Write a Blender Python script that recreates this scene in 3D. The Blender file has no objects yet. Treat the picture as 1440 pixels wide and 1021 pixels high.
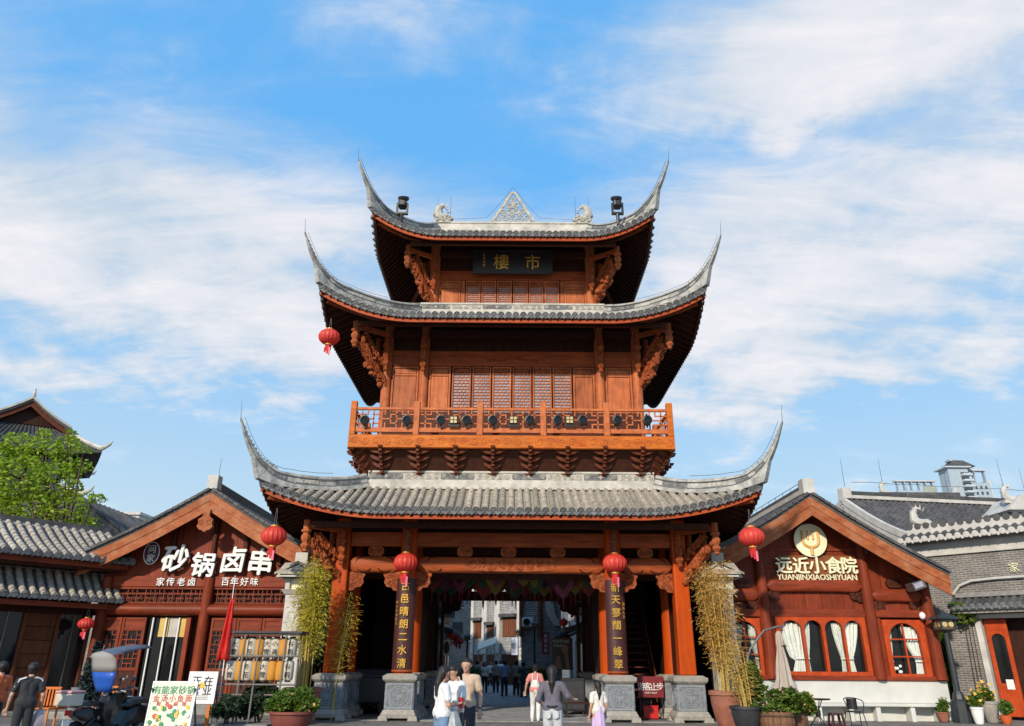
import bpy, math, random
import numpy as np
from mathutils import Vector, Matrix, noise
random.seed(7)
R = math.radians
SC = bpy.context.scene
COL = SC.collection

# ------------------------------------------------------------------ camera, sky, sun, exposure
CAM_H, PITCH, ROLL, FPX = 1.7, 21.9, 0.4, 1040.0
CROT = Matrix.Rotation(R(90 + PITCH), 3, 'X') @ Matrix.Rotation(R(ROLL), 3, 'Z')
cam = bpy.data.cameras.new('camera')
cam.sensor_width = 36
cam.lens = 36 * FPX / 1440
cam.clip_end = 3000
camo = bpy.data.objects.new('camera', cam)
COL.objects.link(camo)
camo.matrix_world = Matrix.Translation((0, 0, CAM_H)) @ CROT.to_4x4()
SC.camera = camo

def ray(px, py):
    return CROT @ Vector(((px - 720) / FPX, (510.5 - py) / FPX, -1))

def W(px, py, Y):
    """point of the vertical plane at distance Y seen in direction (px, py) of the 1440 px photograph"""
    d = ray(px, py)
    t = Y / d.y
    return Vector((d.x * t, Y, CAM_H + d.z * t))

def WX(px, py, Y): return W(px, py, Y).x
def WZ(py, Y, px=720): return W(px, py, Y).z
def G(px, Y):
    """ground point at distance Y below picture column px (measured at eye level)"""
    p = W(px, 985, Y)
    return Vector((p.x, Y, 0))

SUN_EL, SUN_AZ = 27.0, 24.0          # behind the camera, to the left
SUN_DIR = Vector((-math.sin(R(SUN_AZ)) * math.cos(R(SUN_EL)), -math.cos(R(SUN_AZ)) * math.cos(R(SUN_EL)), math.sin(R(SUN_EL))))
sl = bpy.data.lights.new('sun', 'SUN')
sl.energy = 3.7
sl.angle = R(2.5)
sl.color = (1.0, 0.88, 0.72)
slo = bpy.data.objects.new('sun', sl)
COL.objects.link(slo)
slo.rotation_euler = (-SUN_DIR).to_track_quat('-Z', 'Y').to_euler()
slo.location = (-20, -40, 40)

world = bpy.data.worlds.new('World')
SC.world = world
world.use_nodes = True

def build_world():
    nt = world.node_tree
    nt.nodes.clear()
    N, L = nt.nodes.new, nt.links.new
    out = N('ShaderNodeOutputWorld')
    bg = N('ShaderNodeBackground')
    bg.inputs['Strength'].default_value = 0.12
    L(bg.outputs[0], out.inputs['Surface'])
    sky = N('ShaderNodeTexSky')
    sky.sky_type = 'NISHITA'
    sky.sun_disc = False
    sky.sun_elevation = R(SUN_EL)
    sky.sun_rotation = R(180 + SUN_AZ)
    sky.air_density, sky.dust_density, sky.ozone_density = 1.0, 0.15, 2.0
    tc = N('ShaderNodeTexCoord')
    sep = N('ShaderNodeSeparateXYZ')
    L(tc.outputs['Generated'], sep.inputs[0])

    def m(op, a, b=None, c=None):
        n = N('ShaderNodeMath')
        n.operation = op
        for k, val in enumerate((a, b, c)):
            if val is None: continue
            if isinstance(val, (int, float)): n.inputs[k].default_value = val
            else: L(val, n.inputs[k])
        return n.outputs[0]
    X, Y, Z = sep.outputs
    zc = m('MAXIMUM', Z, 0.0)
    den = m('ADD', zc, 0.22)
    comb = N('ShaderNodeCombineXYZ')
    L(m('DIVIDE', X, den), comb.inputs[0]); L(m('DIVIDE', Y, den), comb.inputs[1])

    def fbm(scale, detail, rough, dist, off, stretch=(1, 1, 1), rot=0.0):
        mp = N('ShaderNodeMapping')
        mp.inputs['Scale'].default_value = stretch; mp.inputs['Rotation'].default_value = (0, 0, rot)
        mp.inputs['Location'].default_value = off
        L(comb.outputs[0], mp.inputs[0])
        n = N('ShaderNodeTexNoise')
        n.inputs['Scale'].default_value = scale; n.inputs['Detail'].default_value = detail
        n.inputs['Roughness'].default_value = rough; n.inputs['Distortion'].default_value = dist
        L(mp.outputs[0], n.inputs['Vector'])
        return n.outputs['Fac']
    big = fbm(1.5, 10, 0.54, 0.2, (3.1, 7.7, 0))
    fine = fbm(4.2, 9, 0.58, 0.15, (1.3, 2.2, 4))
    wisp = fbm(2.6, 10, 0.66, 0.5, (5.5, 0.7, 2), (1.0, 3.2, 1), R(28))
    az = m('ARCTAN2', X, Y)
    el = m('ARCSINE', Z)
    wob = m('MULTIPLY', m('SUBTRACT', big, 0.5), 0.55)
    azw = m('ADD', az, wob)
    elw = m('ADD', el, m('MULTIPLY', m('SUBTRACT', fine, 0.5), 0.22))
    total = m('MULTIPLY', m('SUBTRACT', big, 0.5), 1.5)
    total = m('ADD', total, m('MULTIPLY', m('SUBTRACT', fine, 0.5), 1.55))
    total = m('ADD', total, m('MULTIPLY', m('SUBTRACT', wisp, 0.48), 1.25))
    # cloud banks: (picture column, row, half width px, half height px, weight)
    for (px, py, wx, wy, wt) in ((1270, 50, 300, 110, 1.05), (1150, 330, 420, 120, 0.72), (960, 340, 170, 110, 0.38), (1250, 480, 420, 110, 0.42),
                                 (120, 320, 460, 110, 0.66), (410, 285, 220, 60, 0.42), (200, 470, 560, 110, 0.52), (620, 120, 800, 95, -0.30),
                                 (1040, 215, 260, 38, -0.50), (1300, 590, 300, 40, -0.12)):
        d = ray(px, py).normalized()
        a0, e0 = math.atan2(d.x, d.y), math.asin(d.z)
        ka, ke = FPX / wx * 0.95, FPX / wy * 0.95
        da = m('MULTIPLY', m('SUBTRACT', azw, a0), ka)
        de = m('MULTIPLY', m('SUBTRACT', elw, e0), ke)
        r2 = m('ADD', m('MULTIPLY', da, da), m('MULTIPLY', de, de))
        g = m('EXPONENT', m('MULTIPLY', r2, -1.0))
        total = m('ADD', total, m('MULTIPLY', g, wt))
    mr = N('ShaderNodeMapRange')
    mr.interpolation_type = 'SMOOTHSTEP'
    L(total, mr.inputs['Value'])
    mr.inputs['From Min'].default_value = -0.30; mr.inputs['From Max'].default_value = 0.90
    mr.inputs['To Min'].default_value = 0.09; mr.inputs['To Max'].default_value = 0.93
    # bluer, deeper air than the raw model; same hue shift over the whole dome
    sh = N('ShaderNodeSeparateColor'); sh.mode = 'HSV'
    L(sky.outputs[0], sh.inputs[0])
    hsv = N('ShaderNodeCombineColor'); hsv.mode = 'HSV'
    L(m('ADD', sh.outputs[0], -0.012), hsv.inputs[0])
    L(m('MINIMUM', m('MULTIPLY', sh.outputs[1], 1.34), 0.90), hsv.inputs[1])
    L(m('MULTIPLY', m('POWER', sh.outputs[2], 0.15), 5.5), hsv.inputs[2])
    shade = N('ShaderNodeMixRGB')
    shade.inputs['Color1'].default_value = (4.35, 4.85, 5.3, 1)
    shade.inputs['Color2'].default_value = (6.4, 6.15, 6.25, 1)
    L(m('MULTIPLY_ADD', m('SUBTRACT', m('MULTIPLY_ADD', wisp, 0.6, m('MULTIPLY', fine, 0.6)), 0.6), 2.3, m('MULTIPLY_ADD', total, 0.75, -0.12)), shade.inputs['Fac'])
    shade.use_clamp = False
    low = m('MULTIPLY', m('POWER', m('MAXIMUM', m('SUBTRACT', 1.0, m('DIVIDE', m('ABSOLUTE', Z), 0.62)), 0.0), 1.1), 0.92)
    mix = N('ShaderNodeMixRGB')
    L(m('MAXIMUM', mr.outputs[0], low), mix.inputs['Fac'])
    L(hsv.outputs[0], mix.inputs['Color1']); L(shade.outputs[0], mix.inputs['Color2'])
    L(mix.outputs[0], bg.inputs['Color'])
build_world()

vs = SC.view_settings
vs.view_transform = 'Standard'
vs.look = 'None'
vs.gamma = 1
vs.use_curve_mapping = False
vs.exposure = 0.3
SC.cycles.max_bounces = 8
SC.cycles.diffuse_bounces = 4
SC.cycles.transparent_max_bounces = 12
try: SC.cycles.use_denoising = True
except Exception: pass

# ------------------------------------------------------------------ helpers
ZUP = Vector((0, 0, 1))

def world_of(o):
    m = Matrix.Identity(4)
    while o is not None:
        m = o.matrix_basis @ m
        o = o.parent
    return m

def tag(o, label=None, cat=None, group=None, kind=None):
    if label: o['label'] = label
    if cat: o['category'] = cat
    if group: o['group'] = group
    if kind: o['kind'] = kind
    return o

def thing(name, loc, label, cat, group=None, rz=0.0, kind=None):
    o = bpy.data.objects.new(name, None)
    o.empty_display_size = 0.2
    COL.objects.link(o)
    o.location = loc
    o.rotation_euler = (0, 0, rz)
    return tag(o, label, cat, group, kind)

def copy_tree(o, parent=None):
    c = o.copy()
    COL.objects.link(c)
    if parent is not None: c.parent = parent
    for ch in list(o.children): copy_tree(ch, c)
    return c

def copy_thing(o, loc, rz, label, group=None):
    c = copy_tree(o)
    c.location = loc
    c.rotation_euler = (0, 0, rz)
    c['label'] = label
    if group: c['group'] = group
    return c

def place(name, mesh, parent, M, kind=None):
    """one more object of a shared mesh, M in world space"""
    o = bpy.data.objects.new(name, mesh)
    COL.objects.link(o)
    if parent is not None:
        o.parent = parent
        M = world_of(parent).inverted() @ M
    o.matrix_basis = M
    if kind: o['kind'] = kind
    return o

def frame(ex, ey, ez, o):
    return Matrix(((ex[0], ey[0], ez[0], o[0]), (ex[1], ey[1], ez[1], o[1]), (ex[2], ey[2], ez[2], o[2]), (0, 0, 0, 1)))

def T(x, y, z): return Matrix.Translation((x, y, z))
def RZ(a): return Matrix.Rotation(a, 4, 'Z')
def RX(a): return Matrix.Rotation(a, 4, 'X')
def RY(a): return Matrix.Rotation(a, 4, 'Y')
def S(x, y, z): return Matrix.Diagonal((x, y, z, 1))

class MB:
    """collects shapes and links them as ONE mesh object"""
    def __init__(s, M=None):
        s.v, s.f, s.M = [], [], M
    def add(s, vs, fs):
        n = len(s.v)
        if s.M is not None: vs = [s.M @ Vector(p) for p in vs]
        s.v.extend([tuple(p) for p in vs])
        s.f.extend([tuple(i + n for i in f) for f in fs])
        return s
    BF = [(0, 3, 2, 1), (4, 5, 6, 7), (0, 1, 5, 4), (1, 2, 6, 5), (2, 3, 7, 6), (3, 0, 4, 7)]
    def box(s, x0, y0, z0, x1, y1, z1):
        return s.add([(x0, y0, z0), (x1, y0, z0), (x1, y1, z0), (x0, y1, z0), (x0, y0, z1), (x1, y0, z1), (x1, y1, z1), (x0, y1, z1)], MB.BF)
    def cbox(s, c, d, rot=None):
        vs = [Vector((x * d[0] / 2, y * d[1] / 2, z * d[2] / 2)) for z in (-1, 1) for x, y in ((-1, -1), (1, -1), (1, 1), (-1, 1))]
        if rot is not None: vs = [rot @ p for p in vs]
        return s.add([p + Vector(c) for p in vs], MB.BF)
    def taper(s, c, d0, d1, h):
        """box frustum standing on c, d0 bottom size, d1 top size"""
        c = Vector(c)
        vs = [c + Vector((x * d0[0] / 2, y * d0[1] / 2, 0)) for x, y in ((-1, -1), (1, -1), (1, 1), (-1, 1))]
        vs += [c + Vector((x * d1[0] / 2, y * d1[1] / 2, h)) for x, y in ((-1, -1), (1, -1), (1, 1), (-1, 1))]
        return s.add(vs, MB.BF)
    def beam(s, p0, p1, w, h, up=ZUP):
        p0, p1 = Vector(p0), Vector(p1)
        d = (p1 - p0).normalized()
        lat = d.cross(up)
        if lat.length < 1e-4: lat = Vector((1, 0, 0))
        lat.normalize()
        u = lat.cross(d)
        vs = []
        for p in (p0, p1):
            for a, b in ((-1, -1), (1, -1), (1, 1), (-1, 1)):
                vs.append(p + lat * (a * w / 2) + u * (b * h / 2))
        return s.add(vs, [(0, 1, 2, 3), (7, 6, 5, 4), (0, 4, 5, 1), (1, 5, 6, 2), (2, 6, 7, 3), (3, 7, 4, 0)])
    def tube(s, path, r, n=8, caps=True, sx=1.0):
        path = [Vector(p) for p in path]
        k = len(path)
        rs = r if isinstance(r, (list, tuple)) else [r] * k
        vs, fs = [], []
        prev = None
        for i, p in enumerate(path):
            d = (path[min(i + 1, k - 1)] - path[max(i - 1, 0)])
            d = d.normalized() if d.length > 1e-9 else Vector((0, 0, 1))
            if prev is None:
                a = d.cross(Vector((0, 1, 0)) if abs(d.y) < .9 else Vector((1, 0, 0))).normalized()
            else:
                a = (prev - d * prev.dot(d))
                a = a.normalized() if a.length > 1e-6 else d.orthogonal().normalized()
            prev = a
            b = d.cross(a)
            for j in range(n):
                t = 2 * math.pi * j / n
                vs.append(p + a * (math.cos(t) * rs[i] * sx) + b * (math.sin(t) * rs[i]))
        for i in range(k - 1):
            for j in range(n):
                fs.append((i * n + j, i * n + (j + 1) % n, (i + 1) * n + (j + 1) % n, (i + 1) * n + j))
        if caps:
            fs.append(tuple(range(n - 1, -1, -1)))
            fs.append(tuple((k - 1) * n + j for j in range(n)))
        return s.add(vs, fs)
    def cyl(s, p0, p1, r0, r1=None, n=12, caps=True):
        return s.tube([p0, p1], [r0, r0 if r1 is None else r1], n, caps)
    def lathe(s, prof, c=(0, 0, 0), n=16, caps=True, M=None, lobes=0, lobe_amp=0.0):
        """prof: (radius, z) pairs round the Z axis through c"""
        c = Vector(c)
        vs, fs = [], []
        k = len(prof)
        for (r, z) in prof:
            for j in range(n):
                t = 2 * math.pi * j / n
                rr = r * (1 + lobe_amp * math.cos(lobes * t)) if lobes else r
                p = Vector((rr * math.cos(t), rr * math.sin(t), z))
                vs.append((M @ p if M is not None else p) + c)
        for i in range(k - 1):
            for j in range(n):
                fs.append((i * n + j, i * n + (j + 1) % n, (i + 1) * n + (j + 1) % n, (i + 1) * n + j))
        if caps:
            fs.append(tuple(range(n - 1, -1, -1)))
            fs.append(tuple((k - 1) * n + j for j in range(n)))
        return s.add(vs, fs)
    def prism(s, poly, y0, y1):
        """polygon in (x, z), extruded from y0 (front) to y1"""
        n = len(poly)
        area = sum(poly[i][0] * poly[(i + 1) % n][1] - poly[(i + 1) % n][0] * poly[i][1] for i in range(n))
        if area < 0: poly = poly[::-1]
        vs = [(x, y0, z) for x, z in poly] + [(x, y1, z) for x, z in poly]
        fs = [tuple(range(n)), tuple(range(2 * n - 1, n - 1, -1))]
        fs += [(i, i + n, (i + 1) % n + n, (i + 1) % n) for i in range(n)]
        return s.add(vs, fs)
    def slab(s, poly, z0, z1):
        n = len(poly)
        vs = [(x, y, z0) for x, y in poly] + [(x, y, z1) for x, y in poly]
        fs = [tuple(range(n - 1, -1, -1)), tuple(range(n, 2 * n))]
        fs += [(i, (i + 1) % n, (i + 1) % n + n, i + n) for i in range(n)]
        return s.add(vs, fs)
    def sweep(s, path, profs, up=None, caps=True):
        """profs: one closed list of (lateral, up) per path point"""
        path = [Vector(p) for p in path]
        k, n = len(path), len(profs[0])
        vs, fs = [], []
        for i, p in enumerate(path):
            d = (path[min(i + 1, k - 1)] - path[max(i - 1, 0)]).normalized()
            u0 = up[i] if isinstance(up, list) else (up or ZUP)
            lat = d.cross(u0)
            lat = lat.normalized() if lat.length > 1e-5 else Vector((1, 0, 0))
            u = lat.cross(d)
            for a, b in profs[i]: vs.append(p + lat * a + u * b)
        for i in range(k - 1):
            for j in range(n):
                fs.append((i * n + j, (i + 1) * n + j, (i + 1) * n + (j + 1) % n, i * n + (j + 1) % n))
        if caps:
            fs.append(tuple(range(n)))
            fs.append(tuple((k - 1) * n + j for j in range(n - 1, -1, -1)))
        return s.add(vs, fs)
    def ball(s, c, r, nu=12, nv=8, M=None):
        r = (r, r, r) if isinstance(r, (int, float)) else r
        c = Vector(c)
        vs, fs = [], []
        for i in range(nv + 1):
            ph = math.pi * i / nv
            for j in range(nu):
                t = 2 * math.pi * j / nu
                p = Vector((r[0] * math.sin(ph) * math.cos(t), r[1] * math.sin(ph) * math.sin(t), -r[2] * math.cos(ph)))
                vs.append((M @ p if M is not None else p) + c)
        for i in range(nv):
            for j in range(nu):
                fs.append((i * nu + j, i * nu + (j + 1) % nu, (i + 1) * nu + (j + 1) % nu, (i + 1) * nu + j))
        return s.add(vs, fs)
    def quad(s, a, b, c, d): return s.add([a, b, c, d], [(0, 1, 2, 3)])
    def spiral(s, c, r0, r1, a0, turns, rad, ax=Vector((1, 0, 0)), az=ZUP, n=5, k=18):
        c = Vector(c)
        pts = []
        for i in range(k):
            t = i / (k - 1)
            a = a0 + turns * 2 * math.pi * t
            r = r0 + (r1 - r0) * t
            pts.append(c + ax * (r * math.cos(a)) + az * (r * math.sin(a)))
        return s.tube(pts, [rad * (1 - .4 * i / (k - 1)) for i in range(k)], n)
    def mesh(s, name, mat, smooth=False, inv=None, angle=38):
        me = bpy.data.meshes.new(name)
        vs = s.v if inv is None else [tuple(inv @ Vector(p)) for p in s.v]
        me.from_pydata(vs, [], s.f)
        me.materials.append(mat)
        if smooth:
            me.polygons.foreach_set('use_smooth', [True] * len(me.polygons))
            me.update()
            try: me.set_sharp_from_angle(angle=R(angle))
            except Exception: pass
        me.update()
        return me
    def build(s, name, mat, parent=None, smooth=False, bevel=0.0, kind=None, label=None, cat=None, group=None, angle=38):
        inv = world_of(parent).inverted() if parent is not None else None
        me = s.mesh(name, mat, smooth, inv, angle)
        o = bpy.data.objects.new(name, me)
        COL.objects.link(o)
        if parent is not None: o.parent = parent
        if bevel:
            b = o.modifiers.new('bevel', 'BEVEL')
            b.width = bevel; b.segments = 2; b.limit_method = 'ANGLE'; b.angle_limit = R(40)
        return tag(o, label, cat, group, kind)

_tx = {}
def glyph(s, extrude=0.02, off=0.0, shear=0.0):
    """mesh of a written sign; off thickens the strokes like a bold brush"""
    key = (s, extrude, off, shear)
    if key in _tx: return _tx[key]
    c = bpy.data.curves.new('glyph', 'FONT')
    c.body = s; c.extrude = extrude; c.resolution_u = 2; c.shear = shear
    o = bpy.data.objects.new('glyph', c)
    COL.objects.link(o)
    me = bpy.data.meshes.new_from_object(o.evaluated_get(bpy.context.evaluated_depsgraph_get()))
    COL.objects.unlink(o)
    bpy.data.objects.remove(o)
    xs = [v.co.x for v in me.vertices]; ys = [v.co.y for v in me.vertices]
    cx, cy = (min(xs) + max(xs)) / 2, (min(ys) + max(ys)) / 2
    w, h = max(xs) - min(xs), max(ys) - min(ys)
    for v in me.vertices: v.co.x -= cx; v.co.y -= cy
    if off:
        vs = [v.co.copy() for v in me.vertices]; fs = [tuple(f.vertices) for f in me.polygons]
        V, Fc = [], []
        for q, (dx, dy) in enumerate(((0, 0), (1, 0), (-1, 0), (0, 1), (0, -1))):
            n = len(V)
            V += [(p.x + dx * off, p.y + dy * off, p.z + q * .0025) for p in vs]
            Fc += [tuple(i + n for i in f) for f in fs]
        me = bpy.data.meshes.new('glyph')
        me.from_pydata(V, [], Fc)
    _tx[key] = (me, w, h)
    return _tx[key]

_mm = {}
def glyph_mat(s, mat, **kw):
    key = (s, mat.name, tuple(sorted(kw.items())))
    if key not in _mm:
        me, w, h = glyph(s, **kw)
        me = me.copy()
        me.materials.clear()
        me.materials.append(mat)
        me.name = 'character'
        _mm[key] = (me, w, h)
    return _mm[key]

def write(s, c, hgt, mat, parent, M=None, depth=0.02, off=0.0, wid=None, name='character', tilt=0.0, shear=0.0):
    """one written sign s, centred on c, facing -Y (M turns it); hgt = body height of the lettering"""
    me, w, h = glyph_mat(s, mat, extrude=depth / hgt * .5, off=off, shear=shear)
    k = hgt
    kx = k if wid is None else wid / w
    base = T(*c) @ (M if M is not None else Matrix.Identity(4)) @ RX(R(90)) @ RZ(tilt) @ S(kx, k, k)
    return place(name, me, parent, base)
# ------------------------------------------------------------------ materials
MATS = {}
def mat(name, c1, c2=None, rough=0.6, scale=4.0, stretch=(1, 1, 1), detail=6, bump=0.0, bscale=None, metal=0.0, spec=0.5,
        wear=None, wear_amt=0.0, wear_scale=1.2, var=0.0, sss=0.0, trans=0.0, emit=None, emit_s=0.0, alpha=1.0, sheen=0.0, transl=0.0, ramp=(0.3, 0.7), ior=1.45):
    m = bpy.data.materials.new(name)
    m.use_nodes = True
    nt = m.node_tree
    N, L = nt.nodes.new, nt.links.new
    p = nt.nodes['Principled BSDF']
    p.inputs['Roughness'].default_value = rough
    p.inputs['Metallic'].default_value = metal
    p.inputs['IOR'].default_value = ior
    if 'Specular IOR Level' in p.inputs: p.inputs['Specular IOR Level'].default_value = spec
    if trans: p.inputs['Transmission Weight'].default_value = trans
    if sss:
        p.inputs['Subsurface Weight'].default_value = sss
        p.inputs['Subsurface Radius'].default_value = (0.02, 0.008, 0.004)
    if sheen: p.inputs['Sheen Weight'].default_value = sheen
    if emit:
        p.inputs['Emission Color'].default_value = (*emit, 1); p.inputs['Emission Strength'].default_value = emit_s
    if any(q in name for q in ('wood', 'timber', 'fascia', 'frame_red')): p.inputs['Specular IOR Level'].default_value = 0.18
    c2 = c2 or tuple(v * 0.75 for v in c1)
    tc = N('ShaderNodeTexCoord')
    mp = N('ShaderNodeMapping')
    mp.inputs['Scale'].default_value = stretch
    L(tc.outputs['Object'], mp.inputs[0])
    n = N('ShaderNodeTexNoise')
    n.inputs['Scale'].default_value = scale; n.inputs['Detail'].default_value = detail; n.inputs['Roughness'].default_value = 0.6
    L(mp.outputs[0], n.inputs['Vector'])
    rp = N('ShaderNodeValToRGB')
    rp.color_ramp.elements[0].position, rp.color_ramp.elements[1].position = ramp
    rp.color_ramp.elements[0].color = (*c2, 1); rp.color_ramp.elements[1].color = (*c1, 1)
    L(n.outputs['Fac'], rp.inputs[0])
    col = rp.outputs[0]
    if wear:
        n2 = N('ShaderNodeTexNoise')
        n2.inputs['Scale'].default_value = wear_scale; n2.inputs['Detail'].default_value = 9; n2.inputs['Roughness'].default_value = 0.68
        L(tc.outputs['Object'], n2.inputs['Vector'])
        mr = N('ShaderNodeMapRange')
        mr.inputs['From Min'].default_value = 0.45; mr.inputs['From Max'].default_value = 0.75
        mr.inputs['To Max'].default_value = wear_amt
        L(n2.outputs['Fac'], mr.inputs['Value'])
        mx = N('ShaderNodeMixRGB')
        mx.inputs['Color2'].default_value = (*wear, 1)
        L(mr.outputs[0], mx.inputs['Fac']); L(col, mx.inputs['Color1'])
        col = mx.outputs[0]
    if var:
        oi = N('ShaderNodeObjectInfo')
        mr = N('ShaderNodeMapRange')
        mr.inputs['To Min'].default_value = 1 - var; mr.inputs['To Max'].default_value = 1 + var
        L(oi.outputs['Random'], mr.inputs['Value'])
        hs = N('ShaderNodeHueSaturation')
        L(mr.outputs[0], hs.inputs['Value']); L(col, hs.inputs['Color'])
        col = hs.outputs[0]
    L(col, p.inputs['Base Color'])
    if bump:
        nb = N('ShaderNodeTexNoise')
        nb.inputs['Scale'].default_value = bscale or scale * 3; nb.inputs['Detail'].default_value = 5
        L(mp.outputs[0], nb.inputs['Vector'])
        b = N('ShaderNodeBump')
        b.inputs['Strength'].default_value = bump; b.inputs['Distance'].default_value = 0.03
        L(nb.outputs['Fac'], b.inputs['Height'])
        L(b.outputs[0], p.inputs['Normal'])
    if transl:
        tr = N('ShaderNodeBsdfTranslucent')
        L(col, tr.inputs['Color'])
        ms = N('ShaderNodeMixShader')
        ms.inputs[0].default_value = transl
        L(p.outputs[0], ms.inputs[1]); L(tr.outputs[0], ms.inputs[2])
        L(ms.outputs[0], nt.nodes['Material Output'].inputs['Surface'])
    MATS[name] = m
    return m

def brick_mat(name, c1, c2, mortar, bw=0.26, bh=0.075, ms=0.012):
    m = bpy.data.materials.new(name)
    m.use_nodes = True
    nt = m.node_tree
    N, L = nt.nodes.new, nt.links.new
    p = nt.nodes['Principled BSDF']
    p.inputs['Roughness'].default_value = 0.85
    tc = N('ShaderNodeTexCoord')
    sp = N('ShaderNodeSeparateXYZ')
    L(tc.outputs['Object'], sp.inputs[0])
    ad = N('ShaderNodeMath')
    L(sp.outputs[0], ad.inputs[0]); L(sp.outputs[1], ad.inputs[1])
    cb = N('ShaderNodeCombineXYZ')
    L(ad.outputs[0], cb.inputs[0]); L(sp.outputs[2], cb.inputs[1])
    bt = N('ShaderNodeTexBrick')
    bt.inputs['Scale'].default_value = 1
    bt.inputs['Brick Width'].default_value = bw; bt.inputs['Row Height'].default_value = bh
    bt.inputs['Mortar Size'].default_value = ms; bt.inputs['Mortar Smooth'].default_value = 0.2
    bt.inputs['Bias'].default_value = -0.1
    bt.inputs['Color1'].default_value = (*c1, 1); bt.inputs['Color2'].default_value = (*c2, 1); bt.inputs['Mortar'].default_value = (*mortar, 1)
    L(cb.outputs[0], bt.inputs['Vector'])
    n = N('ShaderNodeTexNoise')
    n.inputs['Scale'].default_value = 1.1; n.inputs['Detail'].default_value = 10; n.inputs['Roughness'].default_value = 0.7
    L(tc.outputs['Object'], n.inputs['Vector'])
    mr = N('ShaderNodeMapRange')
    mr.inputs['From Min'].default_value = .3; mr.inputs['From Max'].default_value = .7
    mr.inputs['To Min'].default_value = 0.62; mr.inputs['To Max'].default_value = 1.3
    L(n.outputs['Fac'], mr.inputs['Value'])
    hs = N('ShaderNodeHueSaturation')
    L(bt.outputs['Color'], hs.inputs['Color']); L(mr.outputs[0], hs.inputs['Value'])
    L(hs.outputs[0], p.inputs['Base Color'])
    b = N('ShaderNodeBump')
    b.inputs['Strength'].default_value = 0.6; b.inputs['Distance'].default_value = 0.012
    b.invert = True
    L(bt.outputs['Fac'], b.inputs['Height']); L(b.outputs[0], p.inputs['Normal'])
    MATS[name] = m
    return m

# weathered gate-tower timber: grain along z (posts, boards) and along x (beams)
wood_z = mat('wood_upright', (0.54, 0.165, 0.058), (0.30, 0.074, 0.027), .52, 2.2, (5, 5, .5), bump=.12, bscale=7, wear=(0.15, .045, .022), wear_amt=.75, wear_scale=1.7, var=.16)
wood_x = mat('wood_level', (0.43, 0.094, 0.026), (0.21, 0.042, 0.013), .52, 2.2, (.5, 5, 5), bump=.12, bscale=7, wear=(0.11, .036, .018), wear_amt=.55, wear_scale=.9, var=.10)
wood_post = mat('wood_lacquer_post', (0.52, 0.075, 0.006), (0.38, 0.048, 0.005), .38, 2.0, (4, 4, .4), bump=.08, bscale=6, wear=(0.2, .04, .012), wear_amt=.45, wear_scale=1.0)
wood_gold = mat('wood_golden', (0.62, 0.172, 0.022), (0.38, 0.078, 0.012), .5, 2.5, (.7, 4, 4), bump=.3, bscale=9, wear=(.24, .075, .02), wear_amt=.6, wear_scale=1.8)
wood_carve = mat('wood_carved', (0.38, 0.085, 0.024), (0.13, 0.026, 0.009), .5, 9, (1, 1, 1), bump=.9, bscale=14, wear=(.45, .17, .06), wear_amt=.35, wear_scale=5, var=.08)
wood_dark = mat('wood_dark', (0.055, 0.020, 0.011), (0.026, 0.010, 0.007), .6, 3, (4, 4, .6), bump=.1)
wood_umber = mat('wood_soffit', (0.075, 0.026, 0.014), (0.038, 0.014, 0.009), .65, 3, (2, 2, 2))  # even dark brown paint for soffits, rafters and inner beams
wood_rail = mat('wood_rail', (0.60, 0.185, 0.062), (0.38, 0.095, 0.034), .5, 3, (2, 2, 2), bump=.1, wear=(.13, .045, .02), wear_amt=.5, wear_scale=2)
fascia_red = mat('fascia_paint', (0.46, 0.085, 0.024), (0.30, 0.050, 0.016), .55, 3, (1, 3, 3), wear=(.13, .04, .02), wear_amt=.55, wear_scale=1.6)
shop_red = mat('shop_timber_x', (0.27, 0.048, 0.018), (0.14, 0.025, 0.011), .45, 2.4, (.5, 4, 4), bump=.1, wear=(.065, .018, .010), wear_amt=.6, wear_scale=1.0, var=.12)
shop_red_z = mat('shop_timber_z', (0.27, 0.048, 0.018), (0.15, 0.026, 0.011), .45, 2.4, (4, 4, .5), bump=.1, wear=(.065, .018, .010), wear_amt=.6, wear_scale=1.0, var=.14)
shop_barge = mat('bargeboard_timber', (0.38, 0.115, 0.040), (0.23, 0.058, 0.020), .55, 2.2, (1.2, 4, 3), bump=.15, wear=(.55, .36, .22), wear_amt=.35, wear_scale=2.2, var=.06)
shop_frame = mat('window_frame_red', (0.52, 0.075, 0.018), (0.34, 0.046, 0.013), .4, 3, (2, 2, 1), wear=(.2, .03, .01), wear_amt=.4, wear_scale=2)
shop_dark = mat('shop_dark_timber', (0.10, 0.026, 0.013), (0.05, 0.014, 0.009), .5, 2.4, (4, 4, .5), bump=.1, var=.15)
lower_brown = mat('side_hall_timber', (0.16, 0.050, 0.022), (0.08, 0.026, 0.014), .5, 2.4, (4, 4, .5), bump=.1, var=.1)

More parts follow.
